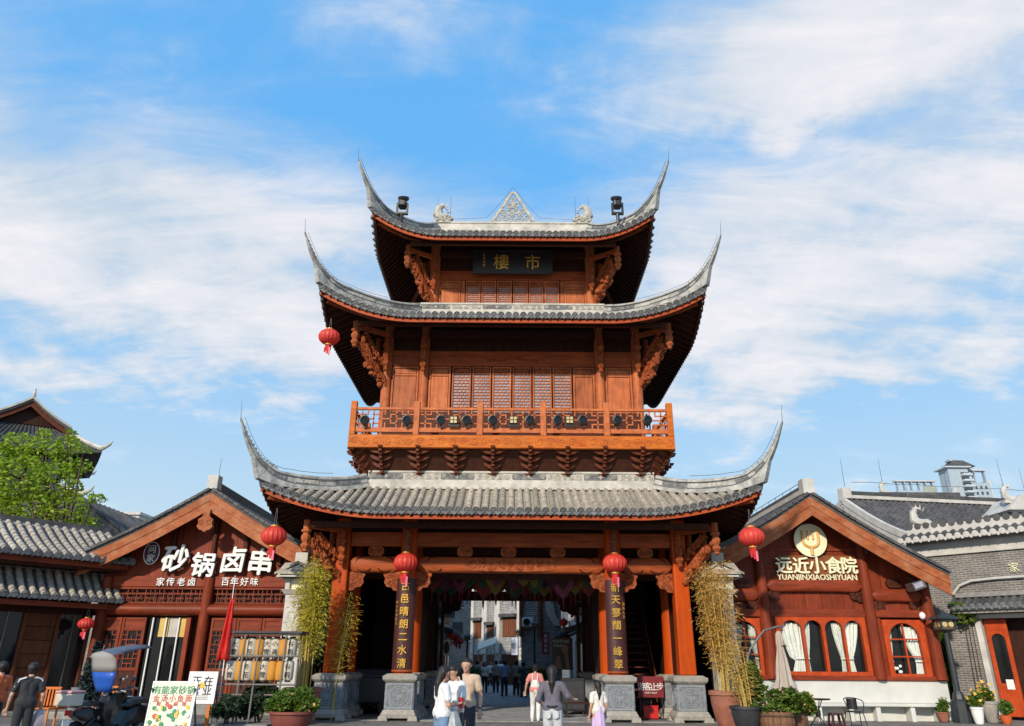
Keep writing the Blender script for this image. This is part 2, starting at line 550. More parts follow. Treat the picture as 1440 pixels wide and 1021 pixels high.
tile_grey = mat('roof_tile', (0.52, 0.46, 0.375), (0.25, 0.222, 0.185), .75, 6, (1, 1, 1), bump=.3, bscale=18, wear=(0.20, .185, .16), wear_amt=.8, wear_scale=2.2, var=.22)
tile_pan = mat('roof_pan_tile', (0.42, 0.37, 0.29), (0.19, 0.168, 0.135), .8, 6, (1, 1, 1), bump=.3, bscale=18, wear=(0.26, .235, .16), wear_amt=.8, wear_scale=2.5)
tile_dark = mat('roof_tile_dark', (0.085, 0.085, 0.09), (0.04, 0.04, 0.043), .75, 5, (1, 1, 1), bump=.3, bscale=16, wear=(0.19, .185, .17), wear_amt=.5, wear_scale=1.4, var=.18)
tile_cap = mat('eave_tile_end', (0.17, 0.175, 0.18), (0.07, 0.074, 0.08), .7, 8, (1, 1, 1), bump=.4, bscale=24, var=.25)
plaster = mat('ridge_plaster', (0.62, 0.59, 0.52), (0.40, 0.385, 0.35), .85, 3.0, (1, 1, 1), bump=.2, bscale=14, wear=(0.17, .172, .17), wear_amt=.6, wear_scale=1.7)
plaster_dark = mat('ridge_relief_dark', (0.17, 0.175, 0.18), (0.07, 0.074, 0.08), .85, 9, (1, 1, 1), bump=1.0, bscale=16, wear=(.45, .44, .41), wear_amt=.5, wear_scale=7)
plaster_relief = mat('ridge_relief_pale', (0.62, 0.58, 0.50), (0.26, 0.25, 0.22), .85, 9, (1, 1, 1), bump=1.0, bscale=12, wear=(.16, .16, .15), wear_amt=.6, wear_scale=6)
horn_mat = mat('horn_plaster', (0.56, 0.55, 0.50), (0.26, 0.262, 0.255), .85, 5.0, (1, 1, 1), bump=.4, bscale=12, wear=(0.09, .095, .10), wear_amt=.9, wear_scale=2.4)
white_plaster = mat('white_plaster', (0.60, 0.58, 0.54), (0.42, 0.405, 0.38), .85, 2.2, bump=.1, wear=(.33, .32, .29), wear_amt=.5, wear_scale=1.3)
white_clean = mat('white_render', (0.60, 0.605, 0.565), (0.50, 0.505, 0.475), .7, 1.5, bump=.06, wear=(.58, .57, .52), wear_amt=.35, wear_scale=1.8)
stone_pale = mat('carved_stone_pale', (0.42, 0.385, 0.33), (0.23, 0.215, 0.195), .85, 4, bump=.5, bscale=22, wear=(.16, .155, .15), wear_amt=.6, wear_scale=2.2)
stone_blue = mat('carved_stone_blue', (0.22, 0.245, 0.275), (0.115, 0.13, 0.15), .8, 5, bump=.5, bscale=26, wear=(.34, .335, .32), wear_amt=.4, wear_scale=3)
stone_relief = mat('stone_relief', (0.34, 0.355, 0.37), (0.13, 0.145, 0.165), .8, 14, bump=.9, bscale=24)
granite = mat('granite', (0.30, 0.29, 0.27), (0.18, 0.175, 0.165), .8, 7, bump=.2, bscale=40, var=.1)
paver = mat('paver_stone', (0.36, 0.365, 0.38), (0.20, 0.205, 0.215), .7, 3, bump=.3, bscale=20, wear=(.27, .27, .26), wear_amt=.5, wear_scale=.6)
plaza = mat('plaza_stone', (0.20, 0.19, 0.175), (0.115, 0.11, 0.10), .8, 2, bump=.25, bscale=30, wear=(.32, .29, .25), wear_amt=.5, wear_scale=.5)
brick_grey = brick_mat('grey_brick', (0.175, 0.158, 0.145), (0.105, 0.100, 0.098), (0.34, 0.32, 0.29))
brick_street = brick_mat('street_brick', (0.26, 0.255, 0.25), (0.14, 0.14, 0.142), (0.42, 0.42, 0.41), .36, .11, .016)
wood_bracket = mat('wood_bracket', (0.15, 0.036, 0.013), (0.07, 0.018, 0.008), .5, 5, bump=.2)
gold = mat('gilt', (0.75, 0.46, 0.09), (0.50, 0.27, 0.04), .35, 8, metal=.55)
ink_board = mat('plaque_board', (0.022, 0.017, 0.018), (0.012, 0.010, 0.011), .35, 4)
couplet_board = mat('couplet_lacquer', (0.070, 0.018, 0.016), (0.042, 0.012, 0.012), .5, 3, (2, 2, .5))
lantern_red = mat('lantern_silk', (0.88, 0.11, 0.075), (0.72, 0.06, 0.045), .45, 3, transl=.35, wear=(.85, .2, .13), wear_amt=.25, wear_scale=3)
tassel_red = mat('tassel', (0.72, 0.03, 0.035), (0.5, 0.02, 0.025), .7, 5, transl=.2)
tassel_pink = mat('tassel_tag', (0.85, 0.22, 0.32), (0.7, 0.13, 0.22), .6, 5, transl=.2)
gold_trim = mat('lantern_trim', (0.70, 0.36, 0.07), (0.5, 0.22, 0.04), .45, 5, metal=.3)
black_metal = mat('black_metal', (0.020, 0.021, 0.023), (0.012, 0.012, 0.013), .42, 6, bump=.05)
grey_metal = mat('grey_metal', (0.20, 0.205, 0.21), (0.12, 0.125, 0.13), .45, 6, metal=.6)
wire_mat = mat('rod_metal', (0.16, 0.165, 0.17), (0.1, 0.1, 0.11), .5, 6, metal=.4)
glass_dark = mat('dark_glass', (0.016, 0.018, 0.018), (0.007, 0.008, 0.009), .08, 1.2, spec=.35)
glass_pale = mat('frosted_pane', (0.36, 0.345, 0.38), (0.22, 0.21, 0.24), .22, 1.6, spec=.6)
curtain = mat('lace_curtain', (0.70, 0.73, 0.67), (0.47, 0.52, 0.48), .8, 7, (3, 3, .35), bump=.5, bscale=10, wear=(.86, .88, .83), wear_amt=.5, wear_scale=9)
lamp_glow = mat('lamp_cell', (0.55, 0.44, 0.20), (0.42, 0.33, 0.14), .3, 3, emit=(1, .8, .4), emit_s=.06)
leaf_green = mat('leaf_green', (0.12, 0.21, 0.022), (0.05, 0.11, 0.013), .5, 1.3, transl=.35, wear=(.16, .19, .02), wear_amt=.6, wear_scale=1.5)
leaf_tree = mat('leaf_bright', (0.36, 0.50, 0.025), (0.15, 0.26, 0.015), .5, .9, transl=.4, wear=(.32, .34, .03), wear_amt=.55, wear_scale=.9)
leaf_dark = mat('leaf_dark', (0.032, 0.062, 0.022), (0.015, 0.032, 0.012), .55, 1.6, transl=.2)
leaf_bamboo = mat('bamboo_leaf', (0.62, 0.50, 0.035), (0.36, 0.32, 0.028), .5, 1.2, transl=.35, wear=(.13, .19, .025), wear_amt=.6, wear_scale=1.3)
leaf_straw = mat('dry_bamboo_leaf', (0.60, 0.36, 0.075), (0.40, 0.21, 0.035), .6, 1.2, transl=.35, wear=(.68, .50, .20), wear_amt=.5, wear_scale=2)
cane = mat('bamboo_cane', (0.55, 0.40, 0.10), (0.36, 0.24, 0.05), .45, 4, (3, 3, .6))
bark = mat('bark', (0.13, 0.085, 0.05), (0.06, 0.04, 0.025), .9, 5, (3, 3, .6), bump=.6)
soil = mat('soil', (0.05, 0.035, 0.024), (0.025, 0.018, 0.013), .95, 8, bump=.5)
terracotta = mat('terracotta', (0.34, 0.125, 0.075), (0.20, 0.07, 0.045), .75, 3, bump=.15, wear=(.42, .25, .18), wear_amt=.4, wear_scale=2)
pot_black = mat('pot_black', (0.045, 0.047, 0.052), (0.022, 0.023, 0.026), .4, 3)
# ------------------------------------------------------------------ ground and paving
m = MB(); m.quad((-400, -200, 0), (400, -200, 0), (400, 900, 0), (-400, 900, 0))
m.build('ground', plaza, kind='structure')

rnd = random.Random(3)
m = MB()                                       # square in front of the gate: sawn slabs with open joints
y = 12.0
while y < 24.2:
    x = -24 + (0.6 if int(y / .8) % 2 else 0)
    while x < 24:
        h = .012 + rnd.uniform(0, .006)
        m.box(x + .008, y + .008, .002, x + 1.192, y + .592, h)
        x += 1.2
    y += .6
m.build('square_paving', plaza, kind='stuff')
m = MB()
y = 24.7
while y < 62:                                  # setts of the street that runs through the gate
    x = -3.6 + (.25 if int(y / .36) % 2 else 0)
    while x < 3.4:
        m.box(x + .008, y + .008, .002, x + .492, y + .352, .014 + rnd.uniform(0, .009))
        x += .5
    y += .36
m.build('street_setts', paver, kind='stuff')
m = MB()
for k in range(9): m.box(-6.75 + k * 1.5 + .006, 24.2 + .006, .002, -6.75 + (k + 1) * 1.5 - .006, 24.66, .035)
m.build('threshold_slabs', granite, kind='structure')
# ------------------------------------------------------------------ the gate tower
CY = 28.75
tower = thing('gate_tower', (0, CY, 0), 'three storey timber gate tower with upswept grey tiled roofs over the street', 'tower')

def lerp(a, b, t): return a + (b - a) * t

class Roof:
    def __init__(s, name, xe, ye, ze, xr, yr, zr, lift, a0, tip, rise0=.72, push=.0):
        s.__dict__.update(locals())
    def pt(s, side, l, t, dz=0.0):
        """l along the eave, t 0 eave .. 1 top; sides f b l r"""
        fb = side in 'fb'
        hip = lerp(s.xe, s.xr, t) if fb else lerp(s.ye, s.yr, t)
        out = lerp(s.ye, s.yr, t) if fb else lerp(s.xe, s.xr, t)
        a = min(1.0, abs(l) / max(hip, 1e-3))
        L = max(0.0, (a - s.a0) / (1 - s.a0)) ** 2
        z = s.ze + (s.zr - s.ze) * (s.rise0 * t + (1 - s.rise0) * t * t) + s.lift * L * (1 - t) ** 1.5 + dz
        out += s.push * L * (1 - t)
        if fb: return Vector((l, CY + (-out if side == 'f' else out), z))
        return Vector((-out if side == 'l' else out, CY + l, z))
    def tmax(s, side, l):
        e, r = (s.xe, s.xr) if side in 'fb' else (s.ye, s.yr)
        return 1.0 if abs(l) <= r else max(0.0, (e - abs(l)) / (e - r))
    def hip_pt(s, sx, sy, t, dz=0.0):
        p = s.pt('f', s.xe * (1 - t) + s.xr * t, t, dz)
        q = s.push * (1 - t)
        return Vector((sx * (abs(p.x) + q), CY + sy * (CY - p.y), p.z))

def make_roof(rf, pitch, tile_len, fascia_h=.17, ridge=None):
    root = MB().add([(0, 0, 0)], []).build(rf.name, tile_grey, tower)
    bpy.data.objects.remove(root)
    # the deck of pan tiles is the roof part itself
    deck = MB()
    for side in 'flrb':
        e = rf.xe if side in 'fb' else rf.ye
        n = int(round(2 * e / pitch))
        p = 2 * e / n
        nt = int(math.hypot(rf.ye - rf.yr, rf.zr - rf.ze) / tile_len)
        cols = []
        ls = [-e + p / 2 * k for k in range(2 * n + 1)]
        for k, l in enumerate(ls):
            tm = rf.tmax(side, l)
            col = []
            for i in range(nt + 1):
                for sub in (0, 1):
                    if (i == 0 and sub == 0) or (i == nt and sub == 1): continue
                    t = tm * i / nt
                    dz = (-.045 if k % 2 == 1 else 0) + (.03 if sub else 0.0)
                    col.append(rf.pt(side, l, t, dz))
            cols.append(col)
        h = len(cols[0])
        vs = [q for c in cols for q in c]
        fs = []
        for a in range(len(cols) - 1):
            for b in range(h - 1):
                f = (a * h + b, (a + 1) * h + b, (a + 1) * h + b + 1, a * h + b + 1)
                fs.append(f if side in 'fr' else f[::-1])
        if side == 'r' or side == 'l': fs = [f[::-1] for f in fs] if False else fs
        deck.add(vs, fs)
    root = deck.build(rf.name, tile_pan, tower, smooth=False)
    # rows of barrel tiles with their round ends and the drip tiles between them
    capm = MB().lathe([(0.0, -.035), (.112, -.035), (.116, -.02), (.116, .03), (.09, .03), (.086, .018), (.06, .018), (.05, .032), (.0, .04)], n=14, caps=False)
    cap = capm.mesh('round_tile_end', tile_cap, True)
    dm = MB().prism([(-.125, .02), (-.10, -.045), (-.05, -.085), (0, -.125), (.05, -.085), (.10, -.045), (.125, .02), (.06, -.012), (-.06, -.012)], -.018, .018)
    drip = dm.mesh('drip_tile', tile_cap)
    rest = MB(); rcap = MB(); 
    for side in 'flrb':
        e = rf.xe if side in 'fb' else rf.ye
        n = int(round(2 * e / pitch))
        p = 2 * e / n
        nt = int(math.hypot(rf.ye - rf.yr, rf.zr - rf.ze) / tile_len)
        for k in range(n + 1):
            l = -e + p * k
            if k in (0, n): l *= .992
            tm = max(rf.tmax(side, l), .02)
            steps = max(1, int(round(nt * tm)))
            pts = [rf.pt(side, l, tm * i / steps) for i in range(steps + 1)]
            ex = (rf.pt(side, l + .03 if l < 0 else l - .03, 0) - pts[0]) * (1 if l < 0 else -1)
            ex.normalize()
            mb = MB() if side == 'f' else rest
            vs, fs = [], []
            jit = rnd.uniform(-.02, .02)
            for i in range(steps):
                for (q, r) in ((pts[i], .098), (pts[i + 1], .080)):
                    d = (pts[i + 1] - pts[i]).normalized()
                    u = ex.cross(d)
                    if u.z < 0: u = -u
                    rr = r + rnd.uniform(-.003, .003)
                    for j in range(6):
                        a = math.pi * j / 5
                        vs.append(q + ex * (rr * math.cos(a) + jit) + u * (rr * math.sin(a) * 1.05 + .012))
            for i in range(2 * steps - 1):
                for j in range(5):
                    fs.append((i * 6 + j, i * 6 + j + 1, (i + 1) * 6 + j + 1, (i + 1) * 6 + j))
            fs.append(tuple(range(5, -1, -1)))
            mb.add(vs, fs)
            d0 = (pts[min(1, steps)] - pts[0]).normalized()
            o = pts[0] - d0 * .02
            u = ex.cross(d0)
            if u.z < 0: u = -u
            ez = -d0
            ex2 = u.cross(ez).normalized()
            M = frame(ex2, u, ez, o + u * .02)
            if side == 'f':
                mb.build('barrel_tile_row', tile_grey, root, smooth=True, angle=50)
                place('round_tile_end', cap, root, M)
            else:
                rcap.add([M @ v.co for v in cap.vertices], [tuple(f.vertices) for f in cap.polygons])
            if k < n:
                l2 = l + p / 2
                o2 = rf.pt(side, l2, 0) - d0 * .03
                ex3 = (rf.pt(side, min(l2 + .05, e), 0) - rf.pt(side, l2 - .05, 0)).normalized()
                yv = -ez
                hz = Vector((ez.x, ez.y, 0)).normalized()
                up = Vector((0, 0, 1))
                M2 = frame(ex3, -hz, up, o2 + Vector((0, 0, .0)))
                if side == 'f': place('drip_tile', drip, root, M2)
                else: rcap.add([M2 @ v.co for v in drip.vertices], [tuple(f.vertices) for f in drip.polygons])
    rest.build('side_barrel_tiles', tile_grey, root, smooth=True, kind='stuff', angle=50)
    rcap.build('side_tile_ends', tile_cap, root, kind='stuff')
    # soffit boards and rafters below, and the red board along the eave
    sof, raf = MB(), MB()
    for side in 'flrb':
        e = rf.xe if side in 'fb' else rf.ye
        n = 44
        cols = []
        for k in range(n + 1):
            l = -e + 2 * e * k / n
            tm = rf.tmax(side, l)
            cols.append([rf.pt(side, l, max(.015, tm * i / 6), -.10) for i in range(7)])
        vs = [q for c in cols for q in c]
        sof.add(vs, [(a * 7 + b, a * 7 + b + 1, (a + 1) * 7 + b + 1, (a + 1) * 7 + b) for a in range(n) for b in range(6)])
        nr = int(2 * e / .30)
        for k in range(nr + 1):
            l = (-e + 2 * e * k / nr) * .985
            tm = rf.tmax(side, l)
            a = [rf.pt(side, l, t, -.17) for t in (min(.02, tm), tm * .5, tm)]
            if (a[0] - a[2]).length < .15: continue
            for q0, q1 in zip(a, a[1:]): raf.beam(q0, q1, .085, .11)
        path, prof = [], []
        n2 = 60
        pth = [rf.pt(side, -e + 2 * e * k / n2, 0) for k in range(n2 + 1)]
        hz = {'f': Vector((0, 1, 0)), 'b': Vector((0, -1, 0)), 'l': Vector((1, 0, 0)), 'r': Vector((-1, 0, 0))}[side]
        pth = [q + hz * .09 + Vector((0, 0, -.155)) for q in pth]
        fm = MB()
        fm.sweep(pth, [[(-.03, -fascia_h / 2), (.03, -fascia_h / 2), (.03, fascia_h / 2), (-.03, fascia_h / 2)]] * len(pth))
        fm.build('eave_board', fascia_red if side in 'fb' else wood_umber, root)
    sof.build('soffit', wood_umber, root)
    raf.build('rafters', wood_umber, root, kind='stuff')
    # hip ridges that run out into the upswept horns
    for sx, sy in ((-1, -1), (1, -1), (-1, 1), (1, 1)):
        N0 = 8                                          # the ridge leaves the tiles here and sweeps up into the horn
        hp = [rf.hip_pt(sx, sy, 1 - .66 * i / N0, .03) for i in range(N0 + 1)]
        c = hp[-1]
        d = (hp[-1] - hp[-2]).normalized()
        tip = Vector((sx * rf.tip[0], CY + sy * rf.tip[1], rf.tip[2]))
        corner = rf.hip_pt(sx, sy, 0, .03)
        ln = (tip - c).length
        b1 = c + d * ln * .46
        b2 = tip + Vector((-sx * .26, -sy * .26, -1)).normalized() * ln * .36
        NB = 20
        for i in range(1, NB + 1):
            t = i / NB
            hp.append(c * (1 - t) ** 3 + b1 * 3 * t * (1 - t) ** 2 + b2 * 3 * t * t * (1 - t) + tip * t ** 3)
        k = len(hp)
        w0, h0 = rf.__dict__.get('rw', .34), rf.__dict__.get('rh', .50)
        fr_ = [max(0.0, (i - N0) / NB) for i in range(k)]
        hgt = [h0 * (1 - .93 * max(0, (f - .12) / .88) ** .80) for f in fr_]
        wid = [w0 * (1 - .80 * f) for f in fr_]
        base = [(-.5, 0), (.5, 0), (.5, .26), (.36, .32), (.36, .72), (.48, .78), (.48, .90), (.22, 1.0), (-.22, 1.0), (-.48, .90), (-.48, .78), (-.36, .72), (-.36, .32), (-.5, .26)]
        profs = []
        clr_c = 0
        for i in range(k):
            clr = 0.0
            if i > N0:
                ux_ = (abs(hp[i].x) - rf.xr) / (rf.xe - rf.xr)
                if ux_ <= 1.0:
                    clr = max(0.0, hp[i].z - rf.hip_pt(sx, sy, 1 - ux_, .0).z) * .85
                    clr_c, i_c = clr, i
                else: clr = clr_c * max(0, 1 - (i - i_c) / 4) ** 1.4
            profs.append([(a * wid[i], b * hgt[i] - (clr if b == 0 else clr * .45 if b == .26 else 0)) for a, b in base])
        ups = []
        inward = Vector((-sx, -sy, 0)).normalized()
        for i in range(k):
            dd = (hp[min(i + 1, k - 1)] - hp[max(i - 1, 0)]).normalized()
            lat = dd.cross(ZUP)
            if lat.length < .05: lat = inward.cross(ZUP)
            lat = Vector((inward.y, -inward.x, 0))
            u = lat.cross(dd)
            if u.dot(inward) + u.z < 0: u = -u
            ups.append(u)
        hm = MB()
        hm.sweep(hp, profs, up=ups)
        ho = hm.build('hip_ridge', horn_mat, root)
        if sy < 0:
            pm = MB()                                   # dark relief strips let into the flanks, one by one
            for (i0, i1) in ((1, 4), (6, 9), (11, 14), (16, 19)):
                for sgn in (-1, 1):
                    seg = hp[i0:i1 + 1]
                    pr = [[(sgn * .35 * wid[i], .40 * hgt[i]), (sgn * .42 * wid[i], .40 * hgt[i]), (sgn * .42 * wid[i], .66 * hgt[i]), (sgn * .35 * wid[i], .66 * hgt[i])] for i in range(i0, i1 + 1)]
                    MB().sweep(seg, pr, up=ups[i0:i1 + 1]).build('relief_panel', plaster_dark if i0 != 6 else plaster_relief, ho)
            for sgn in (-1, 1):
                for (ga, gb) in ((.29, .35), (.735, .785)):
                    pr = [[(sgn * .38 * wid[i], ga * hgt[i]), (sgn * .505 * wid[i], ga * hgt[i]), (sgn * .45 * wid[i], gb * hgt[i]), (sgn * .37 * wid[i], gb * hgt[i])] for i in range(k - 1)]
                    MB().sweep(hp[:k - 1], pr, up=ups[:k - 1]).build('groove_line', plaster_dark, ho)
            cm = MB()                                   # openwork crest of scrolls along the back of the horn
            for i in range(N0 + 6, k - 2):
                f = fr_[i]
                q = hp[i] + ups[i] * (hgt[i] * .98)
                dd = (hp[i + 1] - hp[i - 1]).normalized()
                cm.spiral(q + ups[i] * .04 * (1.4 - f), .075 * (1.3 - f), .02, rnd.uniform(0, 6), 1.2, .026 * (1.4 - f), dd, ups[i], 5, 9)
            cm.build('horn_crest', horn_mat, ho, kind='stuff')
            rod = MB()                                  # lightning wire along the horn, up to a rod
            wp = [hp[i] + ups[i] * (hgt[i] + .12) for i in range(4, k, 2)]
            rod.tube(wp, .008, 4)
            rod.cyl(tip + Vector((sx * -.02, 0, -.1)), tip + Vector((sx * .03, 0, .55)), .010, .005, 5)
            rod.build('lightning_rod', wire_mat, root)
        # corner beam under the horn
        cb = MB()
        h2 = [rf.hip_pt(sx, sy, t, -.30) for t in (1.0, .75, .5, .25, .08)]
        for a, b in zip(h2, h2[1:]): cb.beam(a, b, .18, .26)
        cb.build('corner_beam', wood_carve, root)
    return root

def ring_ridge(root, x, y, z0, h, w, yfront_only=False):
    """moulded ridge round the storey wall, with relief strips set into its face"""
    prof = lambda: [(-.5 * w, 0), (.5 * w, 0), (.5 * w, .30 * h), (.40 * w, .34 * h), (.40 * w, .46 * h), (.36 * w, .48 * h), (.36 * w, .80 * h), (.46 * w, .84 * h), (.46 * w, .94 * h), (.3 * w, h), (-.3 * w, h), (-.46 * w, .94 * h), (-.46 * w, .84 * h), (-.36 * w, .80 * h), (-.36 * w, .48 * h), (-.40 * w, .46 * h), (-.40 * w, .34 * h), (-.5 * w, .30 * h)]
    for a, b in (((-x, -y), (x, -y)), ((x, -y + .001), (x, y)), ((x, y + .001), (-x, y)), ((-x, y), (-x, -y + .001))):
        o = MB().sweep([(a[0], CY + a[1], z0), (b[0], CY + b[1], z0)], [prof(), prof()]).build('ridge', plaster, root)
        if a[1] == -y and b[1] == -y:
            n = int(round(2 * x / 1.15))
            s = 2 * x / n
            for k in range(n):
                xa, xb = -x + s * k + .04, -x + s * (k + 1) - .04
                dark = k % 2 == 0
                yy = CY - y - .37 * w
                ex = MB()
                if dark:
                    ex.prism([(xa, z0 + .53 * h), (xa + .06, z0 + .5 * h), (xb - .06, z0 + .5 * h), (xb, z0 + .53 * h), (xb, z0 + .76 * h), (xb - .06, z0 + .79 * h), (xa + .06, z0 + .79 * h), (xa, z0 + .76 * h)], yy - .012, yy + .03)
                    ex.build('relief_panel', plaster_dark, o)
                    cr = MB()
                    xm, zm = (xa + xb) / 2, z0 + .645 * h
                    cr.box(xm - .07, yy - .03, zm - .02, xm + .07, yy - .010, zm + .02)
                    cr.box(xm - .02, yy - .031, zm - .07, xm + .02, yy - .0105, zm + .07)
                    for q in (xa + .1, xb - .1): cr.spiral((q, yy - .015, zm), .07, .02, 0, 1.3, .018)
                    cr.build('relief_cross', plaster_relief, o)
                else:
                    ex.box(xa, yy - .008, z0 + .5 * h, xb, yy + .03, z0 + .79 * h)
                    for q in range(5):
                        ex.spiral((xa + (q + .5) * (xb - xa) / 5, yy - .012, z0 + .645 * h), .085, .015, q * 1.3, 1.6, .02)
                    ex.build('relief_panel', plaster_relief, o)

roof1 = Roof('lower_roof', 7.62, 6.42, 5.87, 4.82, 4.22, 7.02, .80, .50, (8.26, 7.2, 8.50))
roof2 = Roof('middle_roof', 6.72, 5.72, 12.72, 3.62, 2.62, 14.20, 1.05, .50, (7.28, 6.45, 15.55))
roof3 = Roof('top_roof', 5.42, 4.42, 16.78, 3.35, .06, 19.60, 1.05, .50, (6.02, 5.1, 19.7), rise0=.66)
roof1.rw, roof1.rh = .34, .46
roof2.rh, roof3.rh = .44, .42
r1 = make_roof(roof1, .265, .24)
r2 = make_roof(roof2, .255, .24)
r3 = make_roof(roof3, .25, .24)
ring_ridge(r1, 4.80, 4.18, 6.98, .66, .34)
ring_ridge(r2, 3.60, 2.58, 14.16, .56, .32)
# main ridge of the top roof
pr = [(-.16, 0), (.16, 0), (.16, .14), (.11, .18), (.11, .42), (.15, .45), (.15, .52), (.07, .56), (-.07, .56), (-.15, .52), (-.15, .45), (-.11, .42), (-.11, .18), (-.16, .14)]
MB().sweep([(-3.45, CY, 19.55), (3.45, CY, 19.55)], [pr, pr]).build('main_ridge', plaster, r3)
# openwork crest in the middle of the ridge
cm = MB()
zb, zt, hw = 20.1, 21.75, .98
for a, b in (((-hw, zb), (hw, zb)), ((-hw, zb), (-.04, zt)), ((hw, zb), (.04, zt))):
    cm.beam((a[0], CY, a[1]), (b[0], CY, b[1]), .12, .09, up=Vector((0, 1, 0)))
for row, (zz, cnt, r) in enumerate(((zb + .22, 5, .2), (zb + .58, 4, .17), (zb + .92, 2, .16), (zb + 1.2, 1, .12))):
    for k in range(cnt):
        x = (k - (cnt - 1) / 2) * r * 1.75
        sg = 1 if x >= 0 else -1
        cm.spiral((x, CY, zz), r, .03, 1.0 * sg, 1.7 * sg, .045, n=6, k=16)
cm.ball((0, CY, zb + .95), (.12, .06, .2), 8, 6)
cm.build('ridge_crest', plaster_relief, r3)
for sg in (-1, 1):
    rod = MB()
    rod.tube([(sg * .02, CY - .1, 21.95), (sg * .5, CY - .12, 21.2), (sg * 1.2, CY - .1, 20.3), (sg * 3.2, CY - .1, 20.2)], .008, 4)
    rod.build('lightning_wire', wire_mat, r3)
    # ridge dragon: open jaw biting the ridge, curled tail with fins
    d = MB()
    d.tube([(sg * 2.75, CY, 20.2), (sg * 3.0, CY, 20.32), (sg * 3.25, CY, 20.28), (sg * 3.42, CY, 20.5), (sg * 3.38, CY, 20.85), (sg * 3.2, CY, 21.0), (sg * 3.05, CY, 20.92)], [.1, .2, .26, .24, .17, .1, .05], 8)
    d.cbox((sg * 3.2, CY, 20.12), (.75, .36, .22))
    for q in range(7):
        a = .4 + q * .42
        cx, cz = sg * (3.22 + .26 * math.cos(a)), 20.55 + .36 * math.sin(a)
        d.add([(cx - .05, CY - .05, cz), (cx + .05, CY - .05, cz), (cx + sg * .2 * math.cos(a), CY, cz + .22 * math.sin(a) + .05), (cx, CY + .06, cz)], [(0, 1, 2), (1, 3, 2), (3, 0, 2)])
    for q in range(5): d.spiral((sg * (2.85 + .14 * q), CY - .2, 20.2 + .09 * (q % 2)), .11, .03, q, 1.3, .04)
    d.build('ridge_dragon', plaster_relief, r3, smooth=True)
    for dx in (-.25, .35):
        MB().cyl((sg * (3.1 + dx), CY, 20.2), (sg * (3.1 + dx), CY, 21.55), .012, .006, 5).build('lightning_rod', wire_mat, r3)

# -------------------------------------------------- ground storey
XI, XO, YF, YS = 3.29, 5.42, 24.55, 26.5
def pedestal_mesh():
    p = MB()
    p.taper((0, 0, .30), (.84, .84), (.84, .84), .74)
    base = MB()
    for sx in (-1, 1):
        for sy in (-1, 1):
            base.taper((sx * .44, sy * .44, 0), (.30, .30), (.24, .24), .14)
    base.taper((0, 0, .07), (1.02, 1.02), (1.06, 1.06), .09)
    base.taper((0, 0, .16), (1.06, 1.06), (.90, .90), .145)
    top = MB()
    top.taper((0, 0, 1.04), (.86, .86), (1.02, 1.02), .07)
    top.taper((0, 0, 1.11), (1.02, 1.02), (1.04, 1.04), .12)
    top.taper((0, 0, 1.23), (1.0, 1.0), (.8, .8), .055)
    rel = MB()
    for a in range(4):
        M = RZ(a * math.pi / 2)
        sub = MB(M)
        for (x0, z0, x1, z1) in ((-.40, .33, .40, .37), (-.40, .97, .40, 1.01), (-.40, .37, -.36, .97), (.36, .37, .40, .97)):
            sub.box(x0, -.437, z0, x1, -.415, z1)
        for r, rad in ((.26, .016), (.20, .012), (.09, .014)):
            pts = [(r * math.cos(t * math.pi / 10), -.425, .67 + r * math.sin(t * math.pi / 10)) for t in range(21)]
            sub.tube(pts, rad, 5, False)
        for q in range(8):
            t = q * math.pi / 4
            sub.spiral((.145 * math.cos(t), -.424, .67 + .145 * math.sin(t)), .045, .01, t, 1.4, .013, k=10)
        for cx in (-.3, .3):
            for cz in (.43, .91): sub.spiral((cx, -.424, cz), .05, .01, 0, 1.4, .013, k=10)
        rel.add(sub.v, sub.f)
    return (p.mesh('pedestal_block', stone_blue), base.mesh('pedestal_base', stone_pale), top.mesh('pedestal_cap', stone_pale), rel.mesh('pedestal_relief', stone_relief))
PB = pedestal_mesh()
cols_at = []
for y in (YF, YS, 31.0, 32.95):
    for x in (-XO, -XI, XI, XO):
        cols_at.append((x, y))
for x, y in cols_at:
    q = place('pedestal', PB[0], tower, T(x, y, .02))
    for nm, me in zip(('pedestal_base', 'pedestal_cap', 'pedestal_relief'), PB[1:]):
        o = place(nm, me, q, T(x, y, .02))
        bv = o.modifiers.new('bevel', 'BEVEL') if nm != 'pedestal_relief' else None
        if bv: bv.width = .02; bv.segments = 2
    front = y == YF
    c = MB()
    top = 6.0 if y < 30 else 5.6
    if front and abs(x) > 5:
        c.taper((x, y, 1.30), (.52, .52), (.44, .44), 4.7)
        c.build('column', wood_post, tower, bevel=.05)
    else:
        c.cyl((x, y, 1.30), (x, y, top), .30, .26, 20)
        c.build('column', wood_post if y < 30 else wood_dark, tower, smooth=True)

def zr(y, Y=24.4): return WZ(y, Y)
